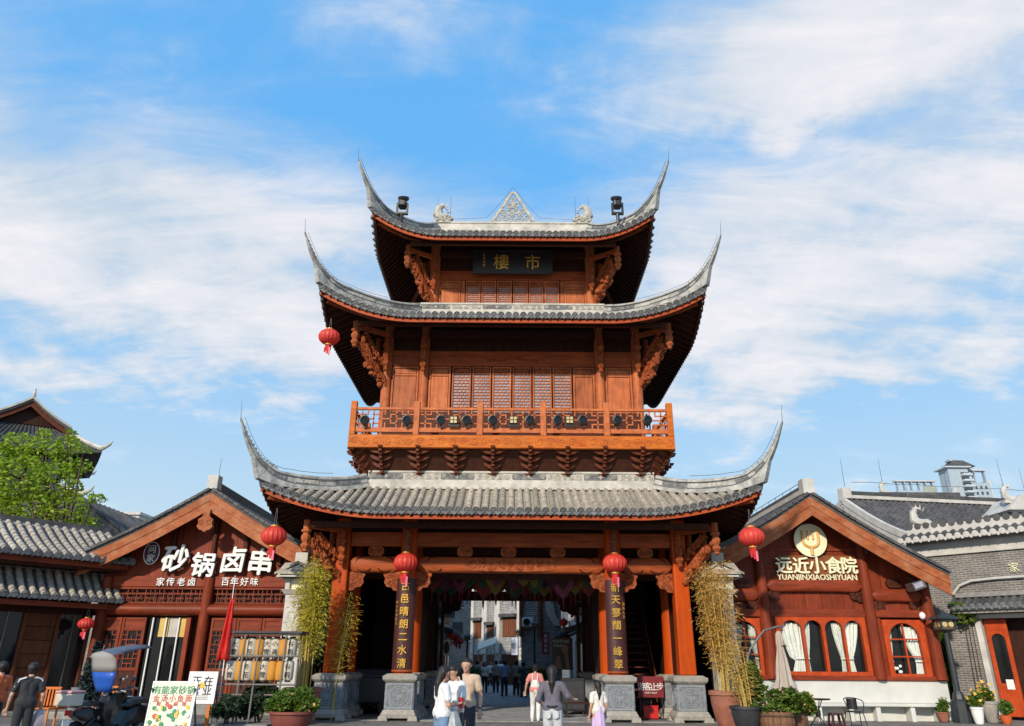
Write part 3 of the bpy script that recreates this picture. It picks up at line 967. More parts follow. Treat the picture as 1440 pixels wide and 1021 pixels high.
# beams between the front columns
ZB1, ZB0 = zr(749), zr(769)
ZG = zr(783)
ZM = zr(806)
def moon_beam(x0, x1, yc, z0, z1, parent, mt, thick=.34):
    """swelling tie beam with rounded ends and cut spirals"""
    n = 26
    pts, prof = [], []
    for i in range(n + 1):
        t = i / n
        x = lerp(x0, x1, t)
        e = min(t, 1 - t) * (x1 - x0)
        grow = min(1, e / .22) ** .5
        bell = 1 + .10 * max(0, 1 - e / .9)
        h = (z1 - z0) * .5 * grow * bell
        w = thick * .5 * (0.75 + .25 * grow)
        a = [2 * math.pi * j / 14 for j in range(14)]
        pts.append((x, yc, (z0 + z1) / 2 - (z1 - z0) * .04 * (bell - 1) * 10))
        prof.append([(w * math.copysign(abs(math.cos(t2)) ** .6, math.cos(t2)), h * math.copysign(abs(math.sin(t2)) ** .75, math.sin(t2))) for t2 in a])
    return MB().sweep(pts, prof).build('moon_beam', mt, parent, smooth=True)

def carved_bracket(c, sx, w, h, parent, mt, yd=.14, name='carved_bracket'):
    """sparrow brace: scalloped outline with scrolls cut into both faces; sx = direction away from the column"""
    out = [(0, 0), (w, 0), (w * 1.02, -.18 * h), (w * .9, -.34 * h), (w * .96, -.55 * h), (w * .78, -.78 * h), (w * .5, -.80 * h), (w * .36, -.96 * h), (0, -h)]
    m = MB()
    m.prism([(c[0] + sx * a, c[2] + b) for a, b in out], c[1] - yd / 2, c[1] + yd / 2)
    for f in (-1, 1):
        yy = c[1] + f * yd / 2
        for (a, b, r) in ((.3, -.3, .24), (.66, -.24, .2), (.58, -.6, .2), (.24, -.72, .16)):
            m.spiral((c[0] + sx * a * w, yy, c[2] + b * h), r * w, .02, 0, 1.7, .028, k=14)
    return m.build(name, mt, parent)

def carved_block(c, w, h, parent, mt, d=.16):
    m = MB()
    k = .25 * h
    m.prism([(c[0] - w / 2, c[2] - h / 2 + k), (c[0] - w / 2 + k, c[2] - h / 2), (c[0] + w / 2 - k, c[2] - h / 2), (c[0] + w / 2, c[2] - h / 2 + k), (c[0] + w / 2, c[2] + h / 2 - k), (c[0] + w / 2 - k, c[2] + h / 2), (c[0] - w / 2 + k, c[2] + h / 2), (c[0] - w / 2, c[2] + h / 2 - k)], c[1] - d / 2, c[1] + d / 2)
    for q in (-.25, .25): m.spiral((c[0] + q * w, c[1] - d / 2, c[2]), .3 * h, .02, q * 4, 1.6, .022, k=14)
    m.spiral((c[0], c[1] - d / 2, c[2]), .2 * h, .02, 1, 1.2, .02, k=10)
    return m.build('carved_block', mt, parent)

for row, (yy, mt1) in enumerate(((YF, wood_x), (YS, wood_umber))):
    for (xa, xb) in ((-XO + .24, -XI - .24), (-XI + .24, XI - .24), (XI + .24, XO - .24)):
        o = MB().box(xa, yy - .12, ZB0, xb, yy + .12, ZB1).build('head_beam', mt1, tower, bevel=.02)
        if row == 0:
            if xb - xa > 4:
                cv = MB()
                for q in range(3): pass
                for sg in (-1, 1):
                    pts = [(sg * (2.6 - .02 * i) - sg * .0, yy - .125, (ZB0 + ZB1) / 2 - .06 + .03 * math.sin(i * .9)) for i in range(34)]
                    cv.tube(pts, .018, 4)
                cv.build('carved_line', wood_carve, o)
        mb_ = moon_beam(xa - .02, xb + .02, yy, ZM, ZG, tower, wood_x if row == 0 else wood_umber)
        if row == 0:
            if xb - xa > 4:
                cv = MB()
                for q in range(9):
                    x = -1.2 + q * .3
                    cv.spiral((x, yy - .165, (ZM + ZG) / 2 + .05 * math.sin(q * 2.1)), .15, .03, q * 1.7, 1.8, .035, k=16)
                cv.prism([(-1.55, (ZM + ZG) / 2), (-1.3, ZM + .08), (-.6, ZM + .05), (.6, ZM + .05), (1.3, ZM + .08), (1.55, (ZM + ZG) / 2), (1.3, ZG - .06), (-1.3, ZG - .06)], yy - .172, yy - .12)
                cv.build('carved_cloud', wood_carve, mb_)
                bl = [-1.15, 1.15, -.02] if False else [WX(654, 776, yy), WX(715, 776, yy), WX(784, 776, yy)]
            else: bl = [(xa + xb) / 2]
            for x in bl: carved_block((x, yy, (ZB0 + ZG) / 2), .50, (ZB0 - ZG) * .98, tower, wood_carve)
            for x, sg in ((xa, 1), (xb, -1)):
                ring = MB()
                cx = x + sg * (.62 if xb - xa > 4 else .48)
                pts = [(cx + sg * .28 * math.cos(t * math.pi / 9 + 2.2), yy - .176 + .03 * abs(math.sin(t * .35)), (ZM + ZG) / 2 + .24 * math.sin(t * math.pi / 9 + 2.2)) for t in range(-2, 11)]
                ring.tube(pts, .016, 4)
                ring.build('cut_spiral', wood_dark, mb_)
                carved_bracket((x, yy, ZM + .03), sg, .52, .60, tower, wood_carve)
# hanging carved posts and diagonal carved braces under each roof
def hanging_post(x, y, z0, z1, r, parent, mt):
    h = z1 - z0
    prof = [(.0, 0), (.35, .01), (.62, .05), (.45, .10), (.8, .15), (1.0, .20), (.85, .26), (.6, .29), (.62, .32), (.9, .37), (1.0, .45), (.9, .52), (.65, .56), (.68, .6), (1.05, .63), (1.05, .69), (.7, .72), (.72, .8), (.72, 1.0)]
    m = MB()
    m.lathe([(a * r, z0 + b * h) for a, b in prof], (x, y, 0), 14, lobes=7, lobe_amp=.07)
    return m.build('hanging_post', mt, parent, smooth=True)

def carved_brace(p0, p1, w, parent, mt, seed=0):
    """strut carved into a tumble of leaves and figures, from the post p0 up to the eave p1"""
    rr = random.Random(seed)
    p0, p1 = Vector(p0), Vector(p1)
    m = MB()
    d = p1 - p0
    n = max(6, int(d.length / .11))
    side = Vector((-d.y, d.x, 0))
    side = side.normalized() if side.length > 1e-3 else Vector((1, 0, 0))
    m.beam(p0, p1, w * .6, w * .8)
    for i in range(n + 1):
        t = i / n
        q = p0 + d * t + Vector((0, 0, -.10 * math.sin(math.pi * t)))
        for k in range(3):
            o = Vector((rr.uniform(-1, 1), rr.uniform(-1, 1), rr.uniform(-1, 1))) * w * .42
            m.ball(q + o, (w * rr.uniform(.2, .36), w * rr.uniform(.2, .36), w * rr.uniform(.22, .42)), 7, 5)
        if i % 2 == 0: m.spiral(q + side * w * .5, w * .45, .02, rr.uniform(0, 6), 1.4, w * .13, (d.normalized()), ZUP, 5, 10)
    return m.build('carved_brace', mt, parent, smooth=True)

def under_eave(parent, xs, yw, xw, ze, zlow, ov, seed):
    """posts and braces along the front wall (yw) under an eave at height ze"""
    for k, x in enumerate(xs):
        hanging_post(x, yw - .42, zlow, ze, .135, parent, wood_carve)
        MB().box(x - .07, yw - .55, ze - .18, x + .07, yw + .1, ze - .04).build('brace_arm', wood_x, parent)
    for sx in (-1, 1):
        carved_brace((sx * (xw + .10), yw - .10, zlow - .35), (sx * (xw + ov * .42), yw - ov * .42, ze - .55), .34, parent, wood_carve, seed + sx)
        carved_brace((sx * (xw + .12), yw - .12, zlow + .25), (sx * (xw + ov * .36), yw - ov * .36, ze - .25), .26, parent, wood_carve, seed + 3 * sx)
        hanging_post(sx * (xw + ov * .50), yw - ov * .50, ze - .85, ze + .15, .14, parent, wood_z)
        MB().beam((sx * xw, yw - .42, ze - .08), (sx * (xw + ov * .5), yw - ov * .5, ze - .02), .13, .16).build('brace_arm', wood_x, parent)
        # return face of the corner, seen beyond the post
        hanging_post(sx * (xw + .42), yw + .12, zlow, ze, .125, parent, wood_carve)

# purlin and dark board above the ground storey beams, ceiling, inner partitions
MB().box(-XO - .3, YF - .10, ZB1 + .30, XO + .3, YF + .10, ZB1 + .62).build('purlin', wood_umber, tower)
MB().box(-6.2, 23.3, 5.52, 6.2, 23.48, 5.70).build('eave_purlin', wood_umber, tower)
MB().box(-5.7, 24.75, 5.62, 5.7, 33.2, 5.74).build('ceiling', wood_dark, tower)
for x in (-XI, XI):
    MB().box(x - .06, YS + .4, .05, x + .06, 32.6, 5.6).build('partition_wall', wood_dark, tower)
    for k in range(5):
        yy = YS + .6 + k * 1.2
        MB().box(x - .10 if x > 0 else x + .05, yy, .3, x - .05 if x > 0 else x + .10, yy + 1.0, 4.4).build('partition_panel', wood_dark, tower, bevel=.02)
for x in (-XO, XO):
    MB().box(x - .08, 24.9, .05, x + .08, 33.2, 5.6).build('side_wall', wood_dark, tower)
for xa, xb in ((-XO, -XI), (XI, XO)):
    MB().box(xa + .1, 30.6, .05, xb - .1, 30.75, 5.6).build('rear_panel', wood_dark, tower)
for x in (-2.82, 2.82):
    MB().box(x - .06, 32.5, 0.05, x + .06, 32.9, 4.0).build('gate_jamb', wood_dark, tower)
MB().box(-3.0, 32.9, 4.05, 3.0, 33.15, 4.42).build('rear_beam', wood_umber, tower)
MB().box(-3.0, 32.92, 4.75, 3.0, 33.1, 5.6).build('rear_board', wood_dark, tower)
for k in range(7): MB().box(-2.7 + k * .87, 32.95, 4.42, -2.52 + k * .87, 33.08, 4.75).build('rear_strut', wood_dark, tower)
for y in (27.6, 29.3, 31.4):
    MB().box(-3.2, y - .14, 4.85, 3.2, y + .14, 5.25).build('cross_beam', wood_umber, tower, bevel=.03)
carved_bracket((-2.76, 33.0, 4.05), 1, .7, .55, tower, wood_dark)
carved_bracket((2.76, 33.0, 4.05), -1, .7, .55, tower, wood_dark)

under_eave(tower, (-XO + .05, -XI, XI, XO - .05), YF, XO, 5.62, 4.45, 2.0, 1)
for x in (-XI, XI): hanging_post(x, YF - .42, zr(776, 24.1), zr(742, 24.1), .13, tower, wood_carve)

# -------------------------------------------------- balcony on brackets
BX, BY = 5.42, 5.05
BZ0, BZ1 = 8.20, 8.64
sb = MB()
a0, a1 = (4.66, 3.98), (5.22, 4.78)
for k in range(4):
    q = [(-1, -1), (1, -1), (1, 1), (-1, 1)]
    s0, s1 = q[k], q[(k + 1) % 4]
    sb.quad((s0[0] * a0[0], CY + s0[1] * a0[1], 7.1), (s1[0] * a0[0], CY + s1[1] * a0[1], 7.1), (s1[0] * a1[0], CY + s1[1] * a1[1], 8.2), (s0[0] * a1[0], CY + s0[1] * a1[1], 8.2))
sb.build('bracket_soffit', wood_umber, tower)
MB().box(-BX + .1, CY - BY + .1, 8.22, BX - .1, CY + BY - .1, 8.5).build('balcony_floor', wood_umber, tower)
for (x0, y0, x1, y1) in ((-BX, -BY, BX, -BY + .16), (-BX, BY - .16, BX, BY), (-BX, -BY + .163, -BX + .16, BY - .163), (BX - .16, -BY + .163, BX, BY - .163)):
    o = MB().box(x0, CY + y0, BZ0, x1, CY + y1, BZ1).build('balcony_beam', wood_gold, tower, bevel=.02)
    if y0 == -BY and y1 < 0:
        for k in range(30):
            cx = -5.2 + k * .36
            MB().spiral((cx, CY - BY - .002, 8.42), .15, .03, 3.1 if k % 2 else 0, 1.3, .017, k=12).build('carved_scroll', wood_gold, o)
def bracket_set_mesh():
    m = MB()
    def boat(c, w, d, h):
        n = 8
        top = [(w * (i / n - .5), h * .5 + .10 * h * (abs(i / n - .5) * 2) ** 2) for i in range(n + 1)]
        bot = [(w * .92 * (.5 - i / n), -h * .5 + h * .75 * (abs(.5 - i / n) * 2) ** 2.2) for i in range(n + 1)]
        m.prism([(c[0] + a, c[2] + b) for a, b in top + bot], c[1] - d / 2, c[1] + d / 2)
    for k in range(4):
        z = k * .20 + .06
        w = .50 + .13 * k
        y = -.19 * k
        boat((0, y, z), w, .13, .17)
        m.box(-.05, y - .22, z - .03, .05, .15, z + .07)
        for x in (-w / 2 + .06, w / 2 - .06): m.taper((x, y, z + .08), (.10, .11), (.16, .15), .07)
        m.taper((0, y - .24, z + .075), (.10, .10), (.16, .15), .07)
        if k: boat((0, y + .17, z + .02), w * .8, .11, .13)
    return m.mesh('bracket_set', wood_bracket)
BS = bracket_set_mesh()
for k in range(8):
    x = -4.34 + k * 8.68 / 7
    place('bracket_set', BS, tower, T(x, CY - 4.26, 7.46))
for sx in (-1, 1):
    place('bracket_set', BS, tower, T(sx * 4.82, CY - 4.16, 7.46) @ RZ(sx * R(45)))
    for k in range(5):
        place('bracket_set', BS, tower, T(sx * 4.92, CY - 2.9 + k * 1.45, 7.46) @ RZ(sx * R(90)))

# railing
rl = MB()
posts_x = [-5.32 + 2.128 * k for k in range(6)]
rail = MB().box(-BX + .05, CY - BY + .05, 9.52, BX - .05, CY - BY + .14, 9.61).build('balcony_railing', wood_rail, tower, bevel=.01)
yr = CY - BY + .095
for k, x in enumerate(posts_x):
    MB().box(x - .10, yr - .095, BZ1, x + .10, yr + .095, 9.82).build('rail_post', wood_rail if 0 < k < 5 else wood_gold, rail, bevel=.02)
def lattice_bay(x0, x1, z0, z1, y, seed=0, M=None, t=.042):
    """Chinese fret: a grid with bars left out in mirror pairs round small keys"""
    m = MB(M)
    nx, nz = 10, 4
    dx, dz = (x1 - x0) / nx, (z1 - z0) / nz
    skip_v = {(2, 1), (2, 2), (4, 0), (4, 3), (5, 1), (5, 2)}
    skip_h = {(0, 2), (2, 1), (2, 3), (3, 2), (4, 1), (4, 3)}
    for i in range(1, nx):
        for j in range(nz):
            ii = min(i, nx - i)
            if (ii, j) in skip_v: continue
            x = x0 + i * dx
            m.box(x - t / 2, y - .02, z0 + j * dz - t / 2, x + t / 2, y + .02, z0 + (j + 1) * dz + t / 2)
    for j in range(1, nz):
        for i in range(nx):
            ii = min(i, nx - 1 - i)
            if (ii, j) in skip_h: continue
            m.box(x0 + i * dx, y - .018, z0 + j * dz - t / 2, x0 + (i + 1) * dx, y + .018, z0 + j * dz + t / 2)
    return m
for a, b in zip(posts_x, posts_x[1:]):
    MB().box(a + .10, yr - .045, 8.74, b - .10, yr + .045, 8.90).build('bottom_rail', wood_rail, rail, bevel=.01)
    lattice_bay(a + .10, b - .10, 8.90, 9.52, yr).build('rail_lattice', wood_rail, rail, kind='stuff')
for sx in (-1, 1):
    for k in range(4):
        M = T(sx * (BX - .095), CY, 0) @ RZ(R(90))
        ya, yb = -4.9 + k * 2.42, -4.9 + (k + 1) * 2.42
        lattice_bay(ya, yb, 8.90, 9.52, 0, M=M).build('rail_lattice', wood_rail, rail, kind='stuff')
        mm_ = MB(M); mm_.box(ya, -.045, 8.74, yb, .045, 8.89); mm_.box(ya, -.045, 9.53, yb, .045, 9.605); mm_.build('side_rail', wood_rail, rail)
        mm_ = MB(M); mm_.box(yb - .1, -.094, BZ1, yb + .1, .094, 9.82); mm_.build('rail_post', wood_rail, rail)

# -------------------------------------------------- upper storeys
def window(x0, x1, z0, z1, y, parent, mtf, rows, cols):
    f = MB()
    w = .055
    f.box(x0, y - .05, z0, x0 + w, y + .03, z1); f.box(x1 - w, y - .05, z0, x1, y + .03, z1)
    f.box(x0 + w, y - .048, z1 - w, x1 - w, y + .03, z1); f.box(x0 + w, y - .048, z0, x1 - w, y + .03, z0 + w)
    zt = z1 - .17 * min(1.4, z1 - z0)
    f.box(x0 + w, y - .046, zt - .05, x1 - w, y + .03, zt)
    o = f.build('lattice_window', mtf, parent, bevel=.006)
    pn = MB(); pn.box(x0 + w + .02, y - .03, zt + .02, x1 - w - .02, y + .0, z1 - w - .02); pn.build('top_panel', wood_carve, o)
    MB().box(x0 + w, y + .005, z0 + w, x1 - w, y + .02, zt - .05).build('pane', glass_pale, o)
    l = MB()
    t = .024
    X0, X1, Z0, Z1 = x0 + w, x1 - w, z0 + w, zt - .05
    for j in range(1, rows):
        z = Z0 + (Z1 - Z0) * j / rows
        l.box(X0, y - .03, z - t / 2, X1, y - .008, z + t / 2)
    for j in range(rows):
        za, zb_ = Z0 + (Z1 - Z0) * j / rows, Z0 + (Z1 - Z0) * (j + 1) / rows
        for i in range(1, cols):
            x = X0 + (X1 - X0) * (i + (.5 if j % 2 else 0)) / cols
            if x > X1 - .02: continue
            l.box(x - t / 2, y - .028, za, x + t / 2, y - .01, zb_)
    l.build('lattice', wood_rail, o, kind='stuff')
    return o

def door_panel(x0, x1, z0, z1, y, parent, mt):
    f = MB()
    w = .07
    f.box(x0, y - .05, z0, x0 + w, y + .03, z1); f.box(x1 - w, y - .05, z0, x1, y + .03, z1)
    f.box(x0 + w, y - .048, z1 - w, x1 - w, y + .03, z1); f.box(x0 + w, y - .048, z0, x1 - w, y + .03, z0 + w)
    zs = z1 - .36
    f.box(x0 + w, y - .046, zs, x1 - w, y + .03, zs + w)
    o = f.build('panel_door', mt, parent, bevel=.008)
    p = MB(); p.box(x0 + w + .015, y - .025, z0 + w + .015, x1 - w - .015, y + .02, zs - .015); p.box(x0 + w + .015, y - .025, zs + w + .015, x1 - w - .015, y + .02, z1 - w - .015)
    p.build('door_field', mt, o, bevel=.012)
    return o

# second storey
Y2, X2O, X2I = CY - 3.55, 4.55, 3.20
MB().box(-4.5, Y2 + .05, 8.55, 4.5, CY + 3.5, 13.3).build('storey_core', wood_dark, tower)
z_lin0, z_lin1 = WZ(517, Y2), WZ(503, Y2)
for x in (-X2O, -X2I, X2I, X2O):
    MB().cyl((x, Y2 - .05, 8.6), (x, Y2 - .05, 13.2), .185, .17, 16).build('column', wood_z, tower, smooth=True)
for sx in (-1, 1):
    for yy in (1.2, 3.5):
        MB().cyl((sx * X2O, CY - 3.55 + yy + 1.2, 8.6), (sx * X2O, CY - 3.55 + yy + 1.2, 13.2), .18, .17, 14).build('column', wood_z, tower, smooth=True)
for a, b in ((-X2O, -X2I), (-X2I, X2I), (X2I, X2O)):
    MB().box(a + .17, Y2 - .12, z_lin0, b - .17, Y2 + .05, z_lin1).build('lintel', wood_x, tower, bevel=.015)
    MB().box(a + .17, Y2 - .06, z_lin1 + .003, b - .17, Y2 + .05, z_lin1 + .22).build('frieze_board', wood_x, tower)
    MB().box(a + .17, Y2 - .0, z_lin1 + .223, b - .17, Y2 + .05, 13.2).build('recess_shade', wood_dark, tower)  # dark colour paints the shaded void under the middle eave
    MB().box(a + .10, Y2 - .16, 12.75, b - .10, Y2 + .05, 13.1).build('upper_beam', wood_umber, tower, bevel=.02)
cv = MB()
for k in range(12):
    x = -.88 + k * .16
    zz = (z_lin0 + z_lin1) / 2 + .12 * (1 - abs(x) / 1.0)
    cv.spiral((x, Y2 - .125, zz), .075, .015, k, 1.4, .02, k=10)
cv.build('carved_spray', wood_carve, tower)
win_cx = [WX(px, 560, Y2) for px in (648.5, 677, 705.5, 734, 762.5, 791)]
wsh = sum(win_cx) / 6
ww = (win_cx[-1] - win_cx[0]) / 5
for i, cx in enumerate(win_cx):
    cx -= wsh
    window(cx - ww * .47, cx + ww * .47, 9.25, z_lin0 - .01, Y2 - .03, tower, wood_z, 18, 4)
xw_ = win_cx[-1] - wsh + ww * .5
MB().box(-xw_, Y2 - .06, 8.62, xw_, Y2 + .04, 9.24).build('dado_board', wood_x, tower)
MB().box(-X2O, Y2 - .26, 8.64, X2O, Y2 - .22, 9.84).build('rail_shade_board', shop_dark, tower)  # added dark sheet: the shade behind the railing lattice, put into colour
for sx in (-1, 1):
    a, b = sorted((sx * (xw_ + .03), sx * (X2I - .19)))
    door_panel(a, b, 8.64, z_lin0 - .01, Y2 - .03, tower, wood_z)
    a, b = sorted((sx * (X2I + .19), sx * (X2O - .19)))
    door_panel(a, b, 8.64, z_lin0 - .01, Y2 - .03, tower, wood_z)
under_eave(tower, (-X2O, -X2I, X2I, X2O), Y2, X2O, 12.82, 11.3, 2.1, 5)
MB().box(-5.4, CY - 5.1, 12.62, 5.4, CY - 4.95, 12.78).build('eave_purlin', wood_umber, tower)
# third storey
Y3, X3 = CY - 2.15, 3.15
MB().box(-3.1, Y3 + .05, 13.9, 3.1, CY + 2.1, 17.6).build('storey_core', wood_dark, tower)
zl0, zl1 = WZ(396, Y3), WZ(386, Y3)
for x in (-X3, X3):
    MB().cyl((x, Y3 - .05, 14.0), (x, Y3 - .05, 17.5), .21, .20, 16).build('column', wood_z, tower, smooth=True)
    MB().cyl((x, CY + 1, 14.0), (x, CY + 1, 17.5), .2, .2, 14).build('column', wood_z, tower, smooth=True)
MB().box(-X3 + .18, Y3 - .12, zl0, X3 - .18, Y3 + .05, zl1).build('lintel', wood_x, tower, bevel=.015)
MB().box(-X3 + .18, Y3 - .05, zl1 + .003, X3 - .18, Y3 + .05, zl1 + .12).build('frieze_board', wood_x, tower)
MB().box(-X3 + .18, Y3 - .01, zl1 + .123, X3 - .18, Y3 + .05, 17.2).build('recess_shade', wood_dark, tower)  # dark board again, painted shade of the void under the top eave
MB().box(-X3 + .1, Y3 - .16, 17.0, X3 - .1, Y3 + .04, 17.3).build('upper_beam', wood_umber, tower, bevel=.02)
wc = [WX(px, 415, Y3) for px in (664, 686, 708, 730.5, 752.5, 774.5)]
sh = sum(wc) / 6
w3 = (wc[-1] - wc[0]) / 5
for cx in wc:
    cx -= sh
    window(cx - w3 * .47, cx + w3 * .47, 14.55, zl0 - .01, Y3 - .03, tower, wood_z, 12, 4)
xw3 = wc[-1] - sh + w3 * .5
MB().box(-xw3, Y3 - .06, 14.0, xw3, Y3 + .04, 14.54).build('dado_board', wood_x, tower)
for sx in (-1, 1):
    for a, b in ((xw3 + .02, xw3 + .17), (xw3 + .185, X3 - .19)):
        a, b = sorted((sx * a, sx * b))
        if b - a < .3: MB().box(a, Y3 - .06, 14.0, b, Y3 + .04, zl0 - .003).build('mullion', wood_z, tower, bevel=.01)
        else: door_panel(a, b, 14.0, zl0 - .01, Y3 - .03, tower, wood_z)
under_eave(tower, (-X3, X3), Y3, X3, 16.85, 15.3, 2.0, 9)
MB().box(-4.0, CY - 3.85, 16.66, 4.0, CY - 3.7, 16.8).build('eave_purlin', wood_umber, tower)

# -------------------------------------------------- plaque, couplets
pz0, pz1 = WZ(385, 26.15), WZ(354, 26.15)
tilt = R(10)
pl = thing('name_plaque', (0, 26.2, pz0), 'black plaque with two gilt characters hung under the top eave', 'plaque')
PM = T(.0, 26.2, pz0) @ RX(tilt)
b = MB(PM); b.box(-1.52, -.05, .06, 1.52, .03, pz1 - pz0 - .06); b.build('board', ink_board, pl)
b = MB(PM)
hh = pz1 - pz0
for q in ((-1.6, 0, 1.6, .06), (-1.6, hh - .06, 1.6, hh), (-1.6, .062, -1.52, hh - .062), (1.52, .062, 1.6, hh - .062)): b.box(q[0], -.08, q[1], q[2], .03, q[3])
b.build('plaque_frame', ink_board, pl, bevel=.01)
RT = Matrix.Rotation(tilt, 4, 'X')
def on_plaque(s, x, z, h):
    p = PM @ Vector((x, -.06, z))
    write(s, p, h, gold, pl, M=RT, depth=.03, off=.006)
on_plaque('樓', WX(705, 369, 26.15), hh * .5, .66)
on_plaque('市', WX(749, 369, 26.15), hh * .5, .66)
for k, s in enumerate('乙未年書'): on_plaque(s, WX(681, 369, 26.15), hh * .78 - k * .14, .12)
for dx in (-.3, .95):
    MB().cyl((dx, 26.1, pz1 - .05), (dx, 26.35, pz1 + .35), .01, .01, 5).build('hanger', wire_mat, pl)

def couplet(name, x, text, small, label, sgn):
    z0, z1 = 1.36, zr(812, 24.2)
    t = thing('couplet_board', (x, YF - .30, z0), label, 'couplet board', 'couplet boards on the inner gate columns')
    n = 8
    pts = []
    prof = [(.36 * math.sin(-1.0 + 2.0 * i / n), -.36 * math.cos(-1.0 + 2.0 * i / n)) for i in range(n + 1)]
    b = MB()
    outer = [(x + a, YF + c) for a, c in prof]
    inner = [(x + a * .92, YF + c * .92) for a, c in prof[::-1]]
    b.slab(outer + inner, z0, z1)
    b.build('board', couplet_board, t, smooth=True)
    for k in (0, 1):
        zz = z0 - .0 if k == 0 else z1 - .05
        e = MB()
        o2 = [(x + a * 1.03, YF + c * 1.03) for a, c in prof]
        e.slab(o2 + inner, zz, zz + .05); e.build('board_rim', wood_x, t)
    m = len(text)
    for k, s in enumerate(text):
        zz = z1 - (z1 - z0) * (.095 + .135 * k) - .02
        write(s, (x, YF - .372, zz), .29, gold, t, depth=.02, off=.012)
    for k, s in enumerate(small):
        zz = z1 - (z1 - z0) * (.28 + .045 * k)
        write(s, (x + sgn * .24, YF - .30, zz), .11, gold, t, M=RZ(sgn * R(42)), depth=.012, off=.006)
    return t
couplet('couplet_board', -XI, '古邑晴朗二水清', '甲午年仲夏月', 'dark lacquered board reading 古邑晴朗二水清 on the column left of the passage', -1)
couplet('couplet_board', XI, '新天寥闊一峰翠', '湖山人書', 'dark lacquered board reading 新天寥闊一峰翠 on the column right of the passage', 1)
# ------------------------------------------------------------------ the two gabled shops beside the gate
sign_white = mat('sign_white', (0.80, 0.80, 0.78), (0.72, 0.72, 0.70), .4, 3)
sign_cream = mat('sign_cream', (0.82, 0.78, 0.55), (0.74, 0.69, 0.45), .4, 3)
sign_shadow = mat('sign_edge', (0.05, 0.04, 0.035), None, .6, 3)
purple = mat('badge_purple', (0.13, 0.035, 0.075), (0.09, 0.025, 0.05), .45, 3)
fork_orange = mat('badge_orange', (0.72, 0.42, 0.14), (0.62, 0.33, 0.10), .5, 3)

def gable_roof(bld, apex, le, re, Yf, Yb, seed, tile_spacing=.24, thick=.10, barge_h=.42):
    """tiled double pitch; apex/le/re are (x, z) of the front edge (underside of the tiles)"""
    rr = random.Random(seed)
    root = None
    for (e, sg) in ((le, -1), (re, 1)):
        dx, dz = e[0] - apex[0], e[1] - apex[1]
        ln = math.hypot(dx, dz)
        ux, uz = dx / ln, dz / ln
        nx, nz = (-uz, ux) if sg > 0 else (uz, -ux)
        deck = MB()
        k = 10
        top = [(apex[0] + ux * ln * i / k, apex[1] + uz * ln * i / k - .10 * math.sin(math.pi * i / k)) for i in range(k + 1)]
        for i in range(k):
            a, b = top[i], top[i + 1]
            deck.add([(a[0], Yf, a[1]), (b[0], Yf, b[1]), (b[0], Yb, b[1]), (a[0], Yb, a[1]),
                      (a[0] + nx * thick, Yf, a[1] + nz * thick), (b[0] + nx * thick, Yf, b[1] + nz * thick), (b[0] + nx * thick, Yb, b[1] + nz * thick), (a[0] + nx * thick, Yb, a[1] + nz * thick)],
                     [(0, 1, 2, 3), (7, 6, 5, 4), (0, 4, 5, 1), (2, 6, 7, 3), (1, 5, 6, 2), (3, 7, 4, 0)])
        ro = deck.build('roof', tile_dark, bld)
        n = int((Yb - Yf) / tile_spacing)
        st = max(3, int(ln / .34))
        for r in range(n):
            y = Yf + .10 + r * tile_spacing
            m = MB()
            vs, fs = [], []
            for i in range(st):
                for (t, rad) in ((i / st, .070), ((i + 1) / st, .088)):
                    px = apex[0] + ux * ln * t + nx * thick
                    pz = apex[1] + uz * ln * t + nz * thick - .10 * math.sin(math.pi * t)
                    rad += rr.uniform(-.004, .004)
                    for j in range(5):
                        a = math.pi * j / 4
                        vs.append((px + nx * rad * math.sin(a), y + rad * math.cos(a), pz + nz * rad * math.sin(a)))
            for i in range(2 * st - 1):
                for j in range(4): fs.append((i * 5 + j, i * 5 + j + 1, (i + 1) * 5 + j + 1, (i + 1) * 5 + j))
            fs.append(tuple(range((2 * st - 1) * 5, 2 * st * 5)))
            m.add(vs, fs)
            m.build('barrel_tile_row', tile_dark, ro, smooth=True, angle=50)
        # verge tiles that cap the gable edge, one by one
        nv = int(ln / .22)
        for i in range(nv):
            t = (i + .5) / nv
            px = apex[0] + ux * ln * t + nx * (thick + .03)
            pz = apex[1] + uz * ln * t + nz * (thick + .03) - .10 * math.sin(math.pi * t)
            vb = MB()
            vb.cbox((px, Yf + .02, pz), (.21, .22, .09), Matrix.Rotation(-math.atan2(uz, ux), 3, 'Y') @ Matrix.Rotation(rr.uniform(-.05, .05), 3, 'Y'))
            vb.build('verge_tile', tile_dark, ro)
        # two board barge
        for (o0, o1, th) in ((.0, .46, .09), (.463, 1.0, .07)):
            b = MB()
            pts = []
            h = barge_h * 1.5
            for i in range(k + 1): pts.append((top[i][0], top[i][1] - .01 - h * o0))
            low = [(x, z - h * (o1 - o0)) for x, z in pts][::-1]
            pts2 = pts[:]
            b.prism(pts2 + low, Yf - (.0 if o0 == 0 else -.02), Yf + th)
            b.build('bargeboard', shop_barge, bld, bevel=.01)
    return

def lettering(par, text, pxs, py, Y, h, mt, off=.0, depth=.05, tilts=None, backing=None, dz=None):
    for i, (s, px) in enumerate(zip(text, pxs)):
        p = W(px, py if dz is None else py + dz[i], Y)
        write(s, p, h if not isinstance(h, (list, tuple)) else h[i], mt, par, depth=depth, off=off, tilt=(tilts[i] if tilts else 0))

